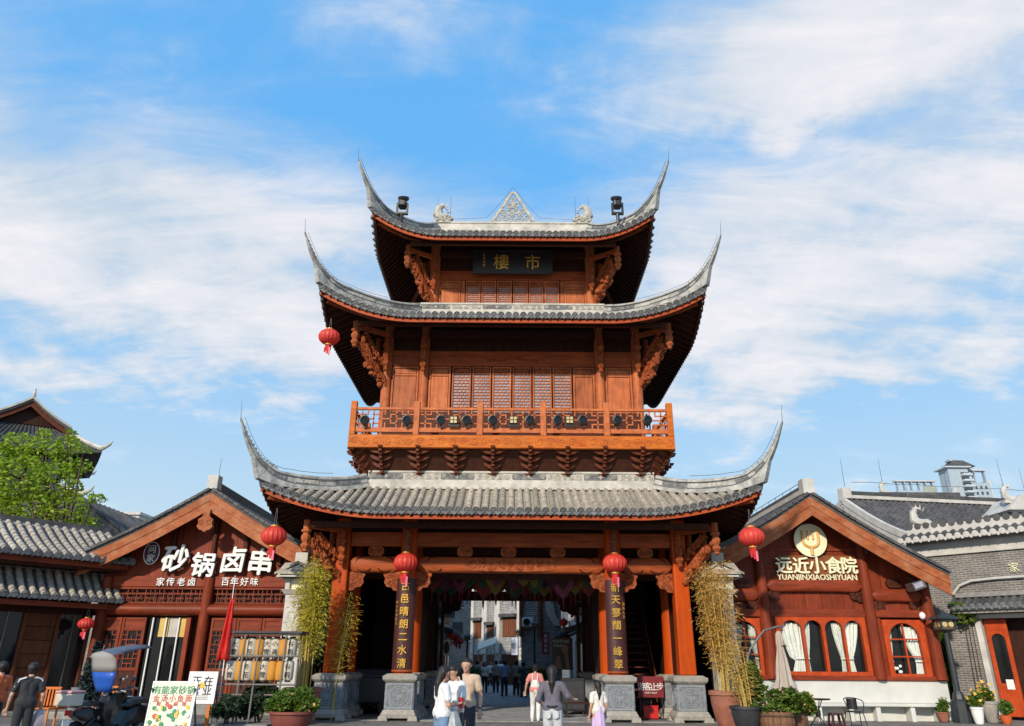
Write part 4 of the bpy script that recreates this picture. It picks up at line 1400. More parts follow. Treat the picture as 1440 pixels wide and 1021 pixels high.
# ---------------------------------------- left shop: hot pot restaurant
YL = 27.0
lb = thing('timber_shop', (-10.6, YL, 0), 'red timber gabled shop left of the gate under a white 砂锅卤串 sign', 'shop')
apL, leL, reL = W(297, 692, 26.0), W(113, 783, 26.0), W(462, 789, 26.0)
gable_roof(lb, (apL.x, apL.z), (leL.x, leL.z), (reL.x, reL.z), 26.0, 34.0, 5)
XL0, XL1 = WX(131, 900, YL), WX(436, 900, YL)
def xl(px, py=880, Y=YL): return WX(px, py, Y)
def zl(py, Y=YL, px=290): return WZ(py, Y, px)
MB().box(XL0, YL + .25, .02, XL1, 33.8, 4.9).build('shop_core', shop_dark, lb)
# ridge of the roof with its pale end block
MB().box(apL.x - .16, 26.05, apL.z + .05, apL.x + .16, 34, apL.z + .40).build('roof_ridge', tile_dark, lb)
MB().box(apL.x - .19, 25.98, apL.z + .12, apL.x + .19, 26.4, apL.z + .62).build('ridge_end', white_plaster, lb, bevel=.02)
MB().cyl((apL.x + .1, 26.2, apL.z + .6), (apL.x + .1, 26.2, apL.z + 1.3), .012, .006, 5).build('lightning_rod', wire_mat, lb)
# gable boarding, each board its own piece
z_beam = zl(813)
k = 15
for i in range(k):
    xa = XL0 + (XL1 - XL0) * i / k + .006; xb = XL0 + (XL1 - XL0) * (i + 1) / k - .006
    def top_at(x):
        if x < apL.x: return lerp(leL.z, apL.z, (x - leL.x) / (apL.x - leL.x)) - .08
        return lerp(apL.z, reL.z, (x - apL.x) / (reL.x - apL.x)) - .08
    ta, tb = top_at(xa), top_at(xb)
    if min(ta, tb) < z_beam + .05: continue
    poly = [(xa, z_beam), (xb, z_beam), (xb, tb)] + ([(apL.x, apL.z - .08)] if xa < apL.x < xb else []) + [(xa, ta)]
    MB().prism(poly, YL + rnd.uniform(0, .02), YL + .2).build('gable_board', shop_red_z, lb)
for px in (184, 246, 303, 348, 398):
    x = xl(px, 760)
    t = (lerp(leL.z, apL.z, (x - leL.x) / (apL.x - leL.x)) if x < apL.x else lerp(apL.z, reL.z, (x - apL.x) / (reL.x - apL.x))) - .2
    zb = zl(795)
    if t > zb + .1: MB().cyl((x, YL - .02, zb), (x, YL - .02, t), .10, .10, 12).build('gable_post', shop_dark, lb, smooth=True)
# carved pendant at the apex
cz = WZ(733, 25.95, 290)
cx = WX(289, 733, 25.95)
pn = MB()
pn.prism([(cx + a * .42, cz + b * .55) for a, b in ((-.28, .75), (.28, .75), (.26, .35), (.42, .22), (.62, .12), (.55, -.12), (.66, -.32), (.42, -.52), (.2, -.56), (0, -.68), (-.2, -.56), (-.42, -.52), (-.66, -.32), (-.55, -.12), (-.62, .12), (-.42, .22), (-.26, .35))], 25.93, 26.08)
for a in (-.13, .13): pn.spiral((cx + a, 25.93, cz - .05), .11, .02, 1, 1.5, .025)
pn.build('gable_pendant', shop_barge, lb)
MB().box(XL0, YL - .10, zl(826), XL1, YL + .15, zl(811)).build('sign_beam', shop_red, lb, bevel=.02)
MB().cyl((XL0, YL - .05, zl(858)), (XL1, YL - .05, zl(858)), .20, .20, 16).build('round_beam', shop_red, lb, smooth=True)
MB().box(XL0, YL + .12, zl(852), XL1, YL + .2, zl(826)).build('frieze_back', shop_dark, lb)
def fret(x0, x1, z0, z1, y, cell, par, mt, name='lattice', t=.03, seed=0):
    m = MB()
    nx = max(3, int(round((x1 - x0) / cell))); nz = max(3, int(round((z1 - z0) / cell)))
    dx, dz = (x1 - x0) / nx, (z1 - z0) / nz
    rr = random.Random(seed)
    for j in range(nz + 1):
        for i in range(nx):
            ii = min(i, nx - 1 - i)
            if 0 < j < nz and (ii * 2 + j * 3 + seed) % 4 == 0: continue
            m.box(x0 + i * dx, y - .02, z0 + j * dz - t / 2, x0 + (i + 1) * dx, y + .02, z0 + j * dz + t / 2)
    for i in range(nx + 1):
        for j in range(nz):
            ii = min(i, nx - i)
            if 0 < i < nx and (ii * 3 + j * 2 + seed) % 4 == 1: continue
            m.box(x0 + i * dx - t / 2, y - .022, z0 + j * dz, x0 + i * dx + t / 2, y + .022, z0 + (j + 1) * dz)
    return m.build(name, mt, par, kind='stuff')
xc = xl(287)
for a, b in ((XL0 + .1, xc - .15), (xc + .15, XL1 - .1)):
    o = MB().box(a, YL - .06, zl(829), b, YL + .02, zl(826)).build('transom_frame', shop_red, lb)
    fret(a, b, zl(848), zl(829), YL + .0, .16, o, shop_red, seed=1)
for x in (XL0 + .16, xc, XL1 - .12):
    MB().cyl((x, YL - .10, .3), (x, YL - .10, z_beam), .19, .18, 14).build('column', shop_red_z, lb, smooth=True)
    MB().cyl((x, YL - .10, .02), (x, YL - .10, .3), .27, .24, 14).build('column_foot', granite, lb, smooth=True)
zd1, zd0 = zl(869), .32
def shop_door(x0, x1, par, y=YL - .02, mtf=shop_red_z, curt=None, seed=0, zsill=None):
    f = MB(); w = .09
    f.box(x0, y - .05, zd0, x0 + w, y + .05, zd1); f.box(x1 - w, y - .05, zd0, x1, y + .05, zd1)
    zs = zd0 + (zd1 - zd0) * .36 if zsill is None else zsill
    zt = zd1 - .42
    for za, zb in ((zd0, zd0 + w), (zs, zs + w), (zt, zt + w), (zd1 - w, zd1)): f.box(x0 + w, y - .048, za, x1 - w, y + .048, zb)
    o = f.build('door_leaf', mtf, par, bevel=.01)
    MB().box(x0 + w, y - .02, zd0 + w, x1 - w, y + .02, zs).build('door_field', shop_dark, o)
    MB().box(x0 + w, y - .02, zt + w, x1 - w, y + .02, zd1 - w).build('door_head', shop_red, o)
    MB().box(x0 + w, y + .012, zs + w, x1 - w, y + .025, zt).build('pane', glass_dark if curt is None else curt, o)
    fret(x0 + w, x1 - w, zs + w, zt, y - .01, .15, o, shop_red, seed=seed)
    return o
e0, e1 = xl(138), xl(206)
xm = (e0 + e1) / 2
shop_door(e0, xm - .01, lb, seed=1); shop_door(xm + .01, e1, lb, seed=1)
xs = [xl(p) for p in (297, 333, 369, 398, 430)]
for a, b in zip(xs, xs[1:]): shop_door(a + .01, b - .01, lb, curt=glass_dark if a == xs[0] else mat('pale_blind', (.5, .47, .42), (.33, .31, .28), .5, 3) if 'pale_blind' not in MATS else MATS['pale_blind'], seed=2)
# glazed opening with yellow blinds and pale poles
g0, g1 = xl(208), xl(262)
MB().box(g0, YL + .08, zd0, g1, YL + .12, zd1 - .0).build('shop_window', glass_dark, lb)
blind = mat('yellow_blind', (.62, .43, .12), (.5, .33, .08), .7, 3)
for a, b, mt in ((.28, .52, blind), (.54, .76, MATS['pale_blind']), (.78, .98, blind)):
    MB().box(lerp(g0, g1, a), YL + .05, zd1 - .62, lerp(g0, g1, b), YL + .07, zd1).build('roller_blind', mt, lb)
for a in (.12, .46, .80):
    MB().cyl((lerp(g0, g1, a), YL + .0, zd0), (lerp(g0, g1, a), YL + .0, zd1), .03, .03, 8).build('white_pole', sign_white, lb)
MB().box(g1, YL - .08, zd0, g1 + .16, YL + .10, zd1).build('window_jamb', shop_red_z, lb, bevel=.01)
MB().box(XL0 - .1, YL - .5, .0, XL1, YL + .2, .30).build('shop_plinth', granite, lb)
# signs
sg = thing('shop_sign', (apL.x, YL - .2, zl(795)), 'large white brush lettering 砂锅卤串 with a purple badge on the left gable', 'shop sign')
for s, px, py, h, tl, sh in (('砂', 247, 785, .96, .05, .14), ('锅', 286, 794, .86, -.05, .05), ('卤', 329, 787, .92, .02, .10), ('串', 367, 790, .95, -.05, .0)):
    p = W(px, py, YL - .22)
    write(s, p, h, sign_white, sg, depth=.09, off=.022, tilt=tl, shear=sh)
    write(s, p + Vector((.02, .06, -.02)), h, sign_shadow, sg, depth=.05, off=.034, tilt=tl, shear=sh, name='letter_backing')
p = W(214, 778, YL - .15)
bd = MB().lathe([(.0, -.03), (.31, -.03), (.33, 0), (.31, .03), (0, .03)], p, 24, M=(RX(R(90)) @ S(.82, 1.15, 1)).to_3x3(), caps=False).build('round_badge', purple, sg, smooth=True)
ringm = MB().tube([(p.x + .27 * math.cos(t * math.pi / 14), p.y - .045, p.z + .385 * math.sin(t * math.pi / 14)) for t in range(29)], .018, 5, False); ringm.build('badge_ring', sign_white, bd)
for s, dz in (('问', .14), ('家', -.17)): write(s, p + Vector((0, -.05, dz)), .30, sign_white, bd, depth=.02, off=.008)
ss = thing('slogan_sign', (apL.x, YL - .15, zl(819)), 'small white letters 家传老卤 百年好味 on the beam under the big white sign', 'shop sign')
for s, px in zip('家传老卤百年好味', (226, 240, 255, 270, 317, 330, 344, 358)): write(s, W(px, 818, YL - .13), .30, sign_white, ss, depth=.04, off=.006)

# ---------------------------------------- right shop: small canteen
YR = 26.0
rb = thing('timber_shop', (10.4, YR, 0), 'red timber gabled shop right of the gate with arched curtained windows', 'shop')
apR, leR, reR = W(1139, 698, 25.0), W(992, 783, 25.0), W(1335, 809, 25.0)
gable_roof(rb, (apR.x, apR.z), (leR.x, leR.z), (reR.x, reR.z), 25.0, 33.5, 6)
def xr(px, py=880, Y=YR): return WX(px, py, Y)
def zrr(py, Y=YR, px=1140): return WZ(py, Y, px)
XR0, XR1 = xr(1004), xr(1316)
MB().box(XR0, YR + .3, .02, XR1 - .05, 33.4, 4.5).build('shop_core', shop_dark, rb)
MB().box(apR.x - .16, 25.05, apR.z + .05, apR.x + .16, 33.5, apR.z + .42).build('roof_ridge', tile_dark, rb)
MB().box(apR.x - .12, 25.0, apR.z + .14, apR.x - .17, 33.5, apR.z + .30).build('ridge_band', white_plaster, rb)
MB().box(apR.x - .2, 24.96, apR.z + .10, apR.x + .2, 25.4, apR.z + .62).build('ridge_end', white_plaster, rb, bevel=.02)
rail_ = MB()
rail_.tube([(apR.x, 25.1 + .8 * k, apR.z + .62) for k in range(11)], .012, 5)
for k in range(11): rail_.cyl((apR.x, 25.1 + .8 * k, apR.z + .4), (apR.x, 25.1 + .8 * k, apR.z + .62), .01, .01, 5)
rail_.build('ridge_wire', wire_mat, rb)
zw = zrr(858)
k = 14
def top_r(x):
    if x < apR.x: return lerp(leR.z, apR.z, (x - leR.x) / (apR.x - leR.x)) - .08
    return lerp(apR.z, reR.z, (x - apR.x) / (reR.x - apR.x)) - .08
for i in range(k):
    xa = XR0 + (XR1 - XR0) * i / k + .006; xb = XR0 + (XR1 - XR0) * (i + 1) / k - .006
    poly = [(xa, zw), (xb, zw), (xb, top_r(xb))] + ([(apR.x, apR.z - .08)] if xa < apR.x < xb else []) + [(xa, top_r(xa))]
    MB().prism(poly, YR + rnd.uniform(0, .015), YR + .2).build('gable_board', shop_red_z, rb)
for py in (773, 797): 
    z = zrr(py)
    x0 = xr(1072, 790); x1 = xr(1213, 790)
    MB().box(x0, YR - .04, z - .05, x1, YR + .01, z + .05).build('gable_rail', shop_red, rb, bevel=.01)
c1, c2, c3 = xr(1079, 900), xr(1228, 900), xr(1311, 900)
for x, zt in ((c1, top_r(c1) - .1), (c2, top_r(c2) - .1), (c3, top_r(c3) - .1)):
    MB().cyl((x, YR - .08, zrr(955)), (x, YR - .08, zt), .19, .17, 16).build('column', shop_red_z, rb, smooth=True)
def shop_moon(x0, x1, py0, py1):
    o = moon_beam(x0 + .12, x1 - .12, YR - .03, zrr(py1), zrr(py0), rb, shop_red, .36)
    for x, sg in ((x0 + .16, 1), (x1 - .16, -1)):
        carved_bracket((x, YR - .03, zrr(py1) + .02), sg, .42, .34, rb, shop_dark, .12)
    return o
shop_moon(c1, c2, 815, 833); shop_moon(c2, c3, 828, 846); shop_moon(XR0, c1, 828, 846)
for x, py in (((c2 + c3) / 2, 820), ((XR0 + c1) / 2 + .2, 820)): carved_block((x, YR - .05, zrr(py)), .5, .28, rb, shop_dark, .12)
MB().box(XR0, YR - .10, zrr(868), XR1, YR + .1, zrr(857)).build('window_beam', shop_red, rb, bevel=.02)
def arch_pts(x0, x1, z0, zs, n=12):
    r = (x1 - x0) / 2
    c = (x0 + x1) / 2
    return [(x0, z0), (x1, z0), (x1, zs)] + [(c + r * math.cos(math.pi * i / n), zs + r * min(1, .95) * math.sin(math.pi * i / n)) for i in range(1, n)] + [(x0, zs)]
def drape(x0, x1, z0, z1, y, par, side, mt):
    """gathered lace curtain tied back at the lower third"""
    m = MB()
    nx, nz = 22, 14
    vs, fs = [], []
    for j in range(nz + 1):
        t = j / nz
        z = lerp(z1, z0, t)
        mn = .38 if x1 - x0 < .55 else .66
        if t < .74: wf = 1 - (1 - mn) * (t / .74) ** 1.7
        else: wf = mn * (.62 + .3 * (t - .74) / .26) if mn > .5 else .38 + .10 * (t - .74) / .26
        for i in range(nx + 1):
            u = i / nx
            w = (x1 - x0) * wf
            x = x0 + u * w if side < 0 else x1 - u * w
            vs.append((x, y + .035 * math.sin(u * 26 + .6 * math.sin(t * 5)) * (.5 + .5 * wf), z))
    for j in range(nz):
        for i in range(nx): fs.append((j * (nx + 1) + i, j * (nx + 1) + i + 1, (j + 1) * (nx + 1) + i + 1, (j + 1) * (nx + 1) + i))
    m.add(vs, fs)
    o = m.build('curtain', mt, par, smooth=True)
    zt = lerp(z1, z0, .74)
    xx = (x0 + (x1 - x0) * .19) if side < 0 else (x1 - (x1 - x0) * .19)
    tb = MB(); tb.tube([(xx + (x1 - x0) * .20 * math.cos(a * math.pi / 6), y + .05 * math.sin(a * math.pi / 6), zt) for a in range(13)], .03, 6, False)
    tb.build('tie_band', mt, o)
    return o
def arched_panel(x0, x1, z0, z1, lights, par, crossbars, drapes):
    """red panel with arched openings cut right through it"""
    wdt = (x1 - x0 - .07 * (len(lights) - 1) - .14) / len(lights) if False else None
    first = None
    y = YR - .06
    n = len(lights)
    for i, (a, b) in enumerate(lights):
        # frame strip around one light
        fa = x0 if i == 0 else (lights[i - 1][1] + a) / 2
        fb = x1 if i == n - 1 else (b + lights[i + 1][0]) / 2
        r = (b - a) / 2
        zs = z1 - .10 - r * .95
        ap = arch_pts(a, b, z0 + .12, zs)
        k = 12
        arc = [(a, zs)] + [((a + b) / 2 - r * math.cos(math.pi * q / k), zs + r * .95 * math.sin(math.pi * q / k)) for q in range(1, k)] + [(b, zs)]
        f = MB()
        f.box(fa, y - .06, z0, a, y + .08, z1); f.box(b, y - .06, z0, fb, y + .08, z1); f.box(a, y - .06, z0, b, y + .08, z0 + .12)
        for q in range(k):
            p, q2 = arc[q], arc[q + 1]
            vs = [(p[0], y - .06, p[1]), (q2[0], y - .06, q2[1]), (q2[0], y - .06, z1), (p[0], y - .06, z1), (p[0], y + .08, p[1]), (q2[0], y + .08, q2[1]), (q2[0], y + .08, z1), (p[0], y + .08, z1)]
            f.add(vs, [(0, 1, 2, 3), (7, 6, 5, 4), (0, 4, 5, 1), (2, 6, 7, 3)])
        o = f.build('arched_window', shop_frame, par)
        MB().prism(ap, y + .17, y + .185).build('pane', glass_dark, o)
        if crossbars:
            m = (a + b) / 2
            MB().box(m - .025, y - .02, z0 + .12, m + .025, y + .03, z1 - .12).build('glazing_bar', shop_frame, o)
            for zz in (.36, .66):
                z = lerp(z0, z1, zz)
                MB().box(a, y - .018, z - .02, b, y + .028, z + .02).build('glazing_bar', shop_frame, o)
        for (u0, u1, side) in drapes[i]:
            drape(lerp(a, b, u0), lerp(a, b, u1), z0 + .12, zs + r * (.72 if min(u0, 1 - u1) < .1 else .9), y + .115, o, side, curtain)
zc0, zc1 = zrr(950), zrr(868)
ce = [xr(p, 905) for p in (1099, 1129, 1132, 1157, 1161, 1186, 1189, 1213)]
arched_panel(xr(1092, 905), xr(1219, 905), zc0, zc1, [(ce[0], ce[1]), (ce[2], ce[3]), (ce[4], ce[5]), (ce[6], ce[7])], rb, False,
             [[(.05, 1.0, 1)], [(.0, .42, -1)], [(.50, 1.0, 1)], [(.0, .95, -1)]])
arched_panel(xr(1243, 905), xr(1301, 905), zc0 - .05, zrr(871), [(xr(1250, 905), xr(1293, 905))], rb, True, [[(.0, .16, -1), (.5, 1.0, 1)]])
arched_panel(xr(1024, 905), xr(1070, 905), zc0, zrr(870), [(xr(1030, 905), xr(1065, 905))], rb, True, [[(.0, .5, -1), (.7, 1.0, 1)]])
for x0, x1 in ((XR0, xr(1024, 905)), (xr(1070, 905), xr(1092, 905)), (xr(1219, 905), xr(1243, 905)), (xr(1301, 905), XR1)):
    MB().box(x0 + .003, YR - .04, zc0 - .1, x1 - .003, YR + .15, zw).build('wall_panel', shop_red_z, rb)
MB().box(XR0, YR + .22, .9, XR1 - .06, YR + .29, 3.6).build('inner_wall', shop_dark, rb)
MB().box(XR0, YR - .13, zc0 - .14, XR1, YR + .1, zc0 - .003).build('sill_beam', shop_red, rb, bevel=.02)
MB().box(XR0, YR - .06, .02, XR1 - .03, YR + .18, zc0 - .143).build('base_wall', white_clean, rb)
fl = MB()
for q in range(7): fl.ball((xr(1262, 940) + rnd.uniform(-.12, .12), YR + .02, zrr(941) + rnd.uniform(-.1, .12)), .05, 7, 5)
fl.build('vase_flowers', sign_white, rb)
# signs
rs = thing('shop_sign', (apR.x, YR - .2, zrr(805)), 'cream block lettering 远近小食院 over YUANJINXIAOSHIYUAN on the right gable', 'shop sign')
bk = W(1093, 781, YR - .06); bk2 = W(1207, 818, YR - .06)
MB().box(bk.x, YR - .10, bk2.z, bk2.x, YR - .05, bk.z).build('sign_board', mat('sign_timber', (.26, .085, .03), (.16, .05, .02), .5, 3), rs)
for s, px in zip('远近小食院', (1102, 1126, 1149, 1172, 1194)): write(s, W(px, 795, YR - .16), .58, sign_cream, rs, depth=.07, off=.020)
write('YUANJINXIAOSHIYUAN', W(1149, 813, YR - .15), .26, sign_cream, rs, depth=.05, off=.008, wid=xr(1205, 812) - xr(1094, 812))
p = W(1139, 760, YR - .16)
rbg = thing('round_emblem', (p.x, p.y, p.z - .55), 'round cream emblem with an orange fork under the right gable apex', 'emblem')
MB().lathe([(0, -.04), (.54, -.04), (.56, -.02), (.56, .05), (0, .05)], p, 36, M=RX(R(90)).to_3x3(), caps=False).build('emblem_disc', sign_cream, rbg, smooth=True)
fk = MB()
fk.tube([(p.x - .27, p.y - .06, p.z + .32), (p.x - .27, p.y - .06, p.z + .02)] + [(p.x - .27 * math.cos(a * math.pi / 8), p.y - .06, p.z - .02 - .22 * math.sin(a * math.pi / 8)) for a in range(9)] + [(p.x + .27, p.y - .06, p.z + .02), (p.x + .27, p.y - .06, p.z + .32)], .05, 8)
fk.tube([(p.x, p.y - .06, p.z - .22), (p.x, p.y - .06, p.z - .5)], .06, 8)
for q in (-.09, .09): fk.tube([(p.x + q, p.y - .06, p.z + .32), (p.x + q, p.y - .06, p.z + .02)], .04, 8)
fk.build('fork_mark', fork_orange, rbg)
# fittings
q = W(1288, 824, 25.3)
fld = thing('floodlight', q, 'grey box floodlight under the eave at the right end of the canteen', 'floodlight')
MB().cbox(q, (.42, .5, .26), Matrix.Rotation(R(-18), 3, 'Y')).build('housing', grey_metal, fld, bevel=.02)
MB().cbox(q + Vector((-.05, -.27, 0)), (.30, .03, .16), Matrix.Rotation(R(-18), 3, 'Y')).build('lens', glass_pale, fld)
MB().cyl(q + Vector((0, 0, .1)), q + Vector((.02, .5, .35)), .03, .03, 6).build('bracket', grey_metal, fld)
q = W(1297, 866, 25.7)
cc = thing('security_camera', q, 'white dome camera on the corner post of the canteen', 'camera')
MB().ball(q, (.10, .10, .12), 12, 8).build('dome', sign_white, cc, smooth=True)
MB().cyl(q + Vector((.02, 0, .02)), q + Vector((.12, .3, .06)), .05, .05, 8).build('arm', sign_white, cc)
q = W(1216, 776, 25.8)
sp_ = thing('spotlight', q, 'small dark spotlight beside the right post under the canteen gable', 'spotlight')
MB().cyl(q, q + Vector((.1, .2, .05)), .09, .07, 10).build('barrel', black_metal, sp_)
# ------------------------------------------------------------------ buildings further to the sides and behind
def tiled_slope(par, M, x0, x1, ye, ze, yt, zt, pitch, mdeck, mrow, mcap, individual=True, sag=.08, tile_len=.26, name='tiled_roof', r=.078, caps=True):
    """straight tiled slope in local coordinates: eave at y=ye (front), top at y=yt"""
    n = int((x1 - x0) / pitch)
    pitch = (x1 - x0) / n
    ln = math.hypot(yt - ye, zt - ze)
    st = max(3, int(ln / tile_len))
    def pt(x, t): return Vector((x, lerp(ye, yt, t), lerp(ze, zt, t) - sag * math.sin(math.pi * t)))
    k = 8
    d = MB(M)
    for i in range(k):
        a, b = pt(0, i / k), pt(0, (i + 1) / k)
        d.add([(x0, a.y, a.z), (x1, a.y, a.z), (x1, b.y, b.z), (x0, b.y, b.z), (x0, a.y, a.z - .1), (x1, a.y, a.z - .1), (x1, b.y, b.z - .1), (x0, b.y, b.z - .1)], [(0, 1, 2, 3), (7, 6, 5, 4), (0, 4, 5, 1), (3, 2, 6, 7), (1, 5, 6, 2), (0, 3, 7, 4)])
    ro = d.build(name, mdeck, par)
    sl = math.atan2(zt - ze, yt - ye)
    joined, jcap = MB(M), MB(M)
    if caps:
        cap = MB().lathe([(0, -.02), (r * 1.25, -.02), (r * 1.25, .02), (r * .8, .025), (0, .03)], n=10, caps=False).mesh('round_tile_end', mcap, True)
        dr = MB().prism([(-pitch * .36, .02), (-pitch * .2, -.06), (0, -.11), (pitch * .2, -.06), (pitch * .36, .02)], -.012, .012).mesh('drip_tile', mcap)
    for q in range(n + 1):
        x = x0 + q * pitch
        vs, fs = [], []
        for i in range(st):
            for t, rr in ((i / st, r * 1.1), ((i + 1) / st, r * .88)):
                c = pt(x, t)
                rr += rnd.uniform(-.003, .003)
                for j in range(5):
                    a = math.pi * j / 4
                    vs.append((c.x + rr * math.cos(a), c.y - math.sin(sl) * rr * math.sin(a), c.z + math.cos(sl) * rr * math.sin(a)))
        for i in range(2 * st - 1):
            for j in range(4): fs.append((i * 5 + j, i * 5 + j + 1, (i + 1) * 5 + j + 1, (i + 1) * 5 + j))
        fs.append((4, 3, 2, 1, 0))
        m = MB(M) if individual else joined
        m.add(vs, fs)
        if individual: m.build('barrel_tile_row', mrow, ro, smooth=True, angle=50)
        if caps:
            c = pt(x, 0)
            Mc = M @ T(c.x, c.y - .015, c.z + .02) @ RX(R(90) - 0.0)
            Md = M @ T(x + pitch / 2, c.y - .01, c.z - .01)
            if individual:
                place('round_tile_end', cap, ro, Mc)
                if q < n: place('drip_tile', dr, ro, Md)
            else:
                Mi = M.inverted()
                jcap.add([Mi @ Mc @ v.co for v in cap.vertices], [tuple(f.vertices) for f in cap.polygons])
                if q < n: jcap.add([Mi @ Md @ v.co for v in dr.vertices], [tuple(f.vertices) for f in dr.polygons])
    if not individual:
        joined.build('barrel_tiles', mrow, ro, kind='stuff')
        if caps: jcap.build('tile_ends', mcap, ro, kind='stuff')
    return ro

def ridge_dragon(M, par, s=1.0, mt=None):
    d = MB(M @ S(s, s, s))
    d.tube([(-.55, 0, .02), (-.3, 0, .16), (0, 0, .16), (.22, 0, .34), (.22, 0, .66), (.06, 0, .86), (-.08, 0, .80)], [.08, .16, .2, .19, .14, .08, .03], 7)
    d.cbox((-.05, 0, .05), (.8, .26, .14))
    for q in range(7):
        a = -.2 + q * .42
        cx, cz = .02 + .26 * math.cos(a), .42 + .36 * math.sin(a)
        d.add([(cx - .05, -.05, cz), (cx + .05, -.05, cz), (cx + .22 * math.cos(a), 0, cz + .22 * math.sin(a) + .05), (cx, .06, cz)], [(0, 1, 2), (1, 3, 2), (3, 0, 2)])
    for q in range(4): d.spiral((-.45 + .16 * q, -.14, .1 + .06 * (q % 2)), .10, .03, q, 1.3, .035)
    return d.build('ridge_dragon', mt or white_plaster, par, smooth=True)

# ---------------------------------------- hall on the left, at an angle, glazed doors below two tiled eaves
ang = math.atan2(.785, .62)
A = WX(128, 900, 27.2)
ML = T(A, 27.2, 0) @ RZ(ang)
lh = thing('side_hall', (A, 27.2, 0), 'dark timber hall at the left edge with two tiled eaves over glazed doors', 'hall', rz=ang)
MB(ML).box(-9, .25, .02, -.15, 6, 4.9).build('hall_core', shop_dark, lh)
tiled_slope(lh, ML, -8.5, .35, -1.15, 4.80, 1.3, 6.05, .30, tile_dark, tile_grey, tile_cap, True, r=.095)
tiled_slope(lh, ML, -8.5, .25, -1.05, 3.52, .0, 4.42, .30, tile_dark, tile_grey, tile_cap, True, r=.095)
m = MB(ML); m.box(-8.5, 1.2, 6.0, .45, 1.5, 6.22); m.build('roof_ridge', tile_dark, lh)
m = MB(ML); m.box(-8.5, 1.12, 5.93, .4, 1.58, 6.0); m.build('ridge_band', white_plaster, lh)
m = MB(ML); m.box(-8.5, -1.02, 4.53, .3, -.96, 4.70); m.build('eave_board', shop_red, lh)
m = MB(ML); m.box(-8.5, -.92, 3.22, .2, -.86, 3.38); m.build('eave_board', shop_red, lh)
m = MB(ML); m.box(-8.5, -.9, 4.46, .2, .25, 4.55); m.build('soffit', wood_umber, lh)
m = MB(ML); m.box(-8.5, .10, 4.35, .1, .30, 4.5); m.build('roof_flashing', white_plaster, lh)
m = MB(ML); m.box(-8.5, -.04, 3.05, 0, .2, 3.4); m.build('door_beam', wood_dark, lh, bevel=.02)
xx = 0.0
for k in range(7):
    x1 = -.12 - k * 1.02
    m = MB(ML); m.box(x1 - .10, -.06, .1, x1, .12, 3.05); m.build('door_post', lower_brown, lh, bevel=.012)
    if k % 2 == 0:
        m = MB(ML); m.box(x1 - 1.02, .05, .35, x1 - .10, .07, 3.05); m.build('glass_door', glass_dark, lh)
        m = MB(ML); m.box(x1 - .58, .02, .35, x1 - .54, .049, 3.05); m.build('door_stile', grey_metal, lh)
        m = MB(ML); m.box(x1 - 1.02, .0, .1, x1 - .10, .1, .34); m.build('kick_board', lower_brown, lh)
    else:
        for j in range(7):
            m = MB(ML); m.box(x1 - 1.01, .03 + rnd.uniform(0, .01), .12 + j * .42, x1 - .11, .1, .52 + j * .42); m.build('wall_panel', lower_brown, lh)
m = MB(ML); m.box(-9, -.7, 0, .2, .3, .12); m.build('stone_step', granite, lh, bevel=.02)
kerb = MB(); q0, q1 = G(66, 24.5), G(120, 24.2)
kerb.box(q0.x, 23.9, 0, q1.x + .3, 24.5, .22)
tag(kerb.build('stone_block', granite, bevel=.03), 'long grey stone block on the ground in front of the left hall', 'stone block')

# ---------------------------------------- brick house on the right, at an angle
angr = math.atan2(-.738, .674)
MR = T(14.3, 28.6, 0) @ RZ(angr)
bh = thing('brick_house', (14.3, 28.6, 0), 'grey brick house at the right edge with white tiled parapet and red doors', 'house', rz=angr)
m = MB(MR)
m.box(.80, 0, .02, 2.46, 4, 5.35); m.box(2.46, 0, 3.12, 4.75, 4, 5.35); m.box(4.75, 0, .02, 9, 4, 5.35)
m.build('wall', brick_grey, bh)
m = MB(MR); m.box(.75, -.06, 5.353, 9, 4.0, 5.72); m.build('white_band', white_plaster, bh)
for k, (z, o) in enumerate(((5.30, .03), (5.72, .14), (5.79, .22))):
    m = MB(MR); m.box(.75, -o - .06, z, 9, .1, z + .06); m.build('cornice_course', granite if k else white_plaster, bh)
tiled_slope(bh, MR, .7, 9, -.52, 5.86, .05, 6.12, .27, tile_dark, tile_dark, white_plaster, True, sag=.0, r=.085)
m = MB(MR); m.box(.8, .02, 6.08, 9, .5, 6.42); m.build('parapet', white_plaster, bh)
for k in range(28):
    m = MB(MR); m.cyl((.9 + k * .29, -.0, 6.42), (.9 + k * .29, .55, 6.42), .12, .12, 8); m.build('coping_tile', tile_dark, bh, smooth=True)
ridge_dragon(MR @ T(1.25, .2, 6.4) @ RZ(math.pi), bh, .85)
MB(MR).cyl((1.0, .2, 6.6), (1.0, .2, 8.0), .012, .006, 5).build('lightning_rod', wire_mat, bh)
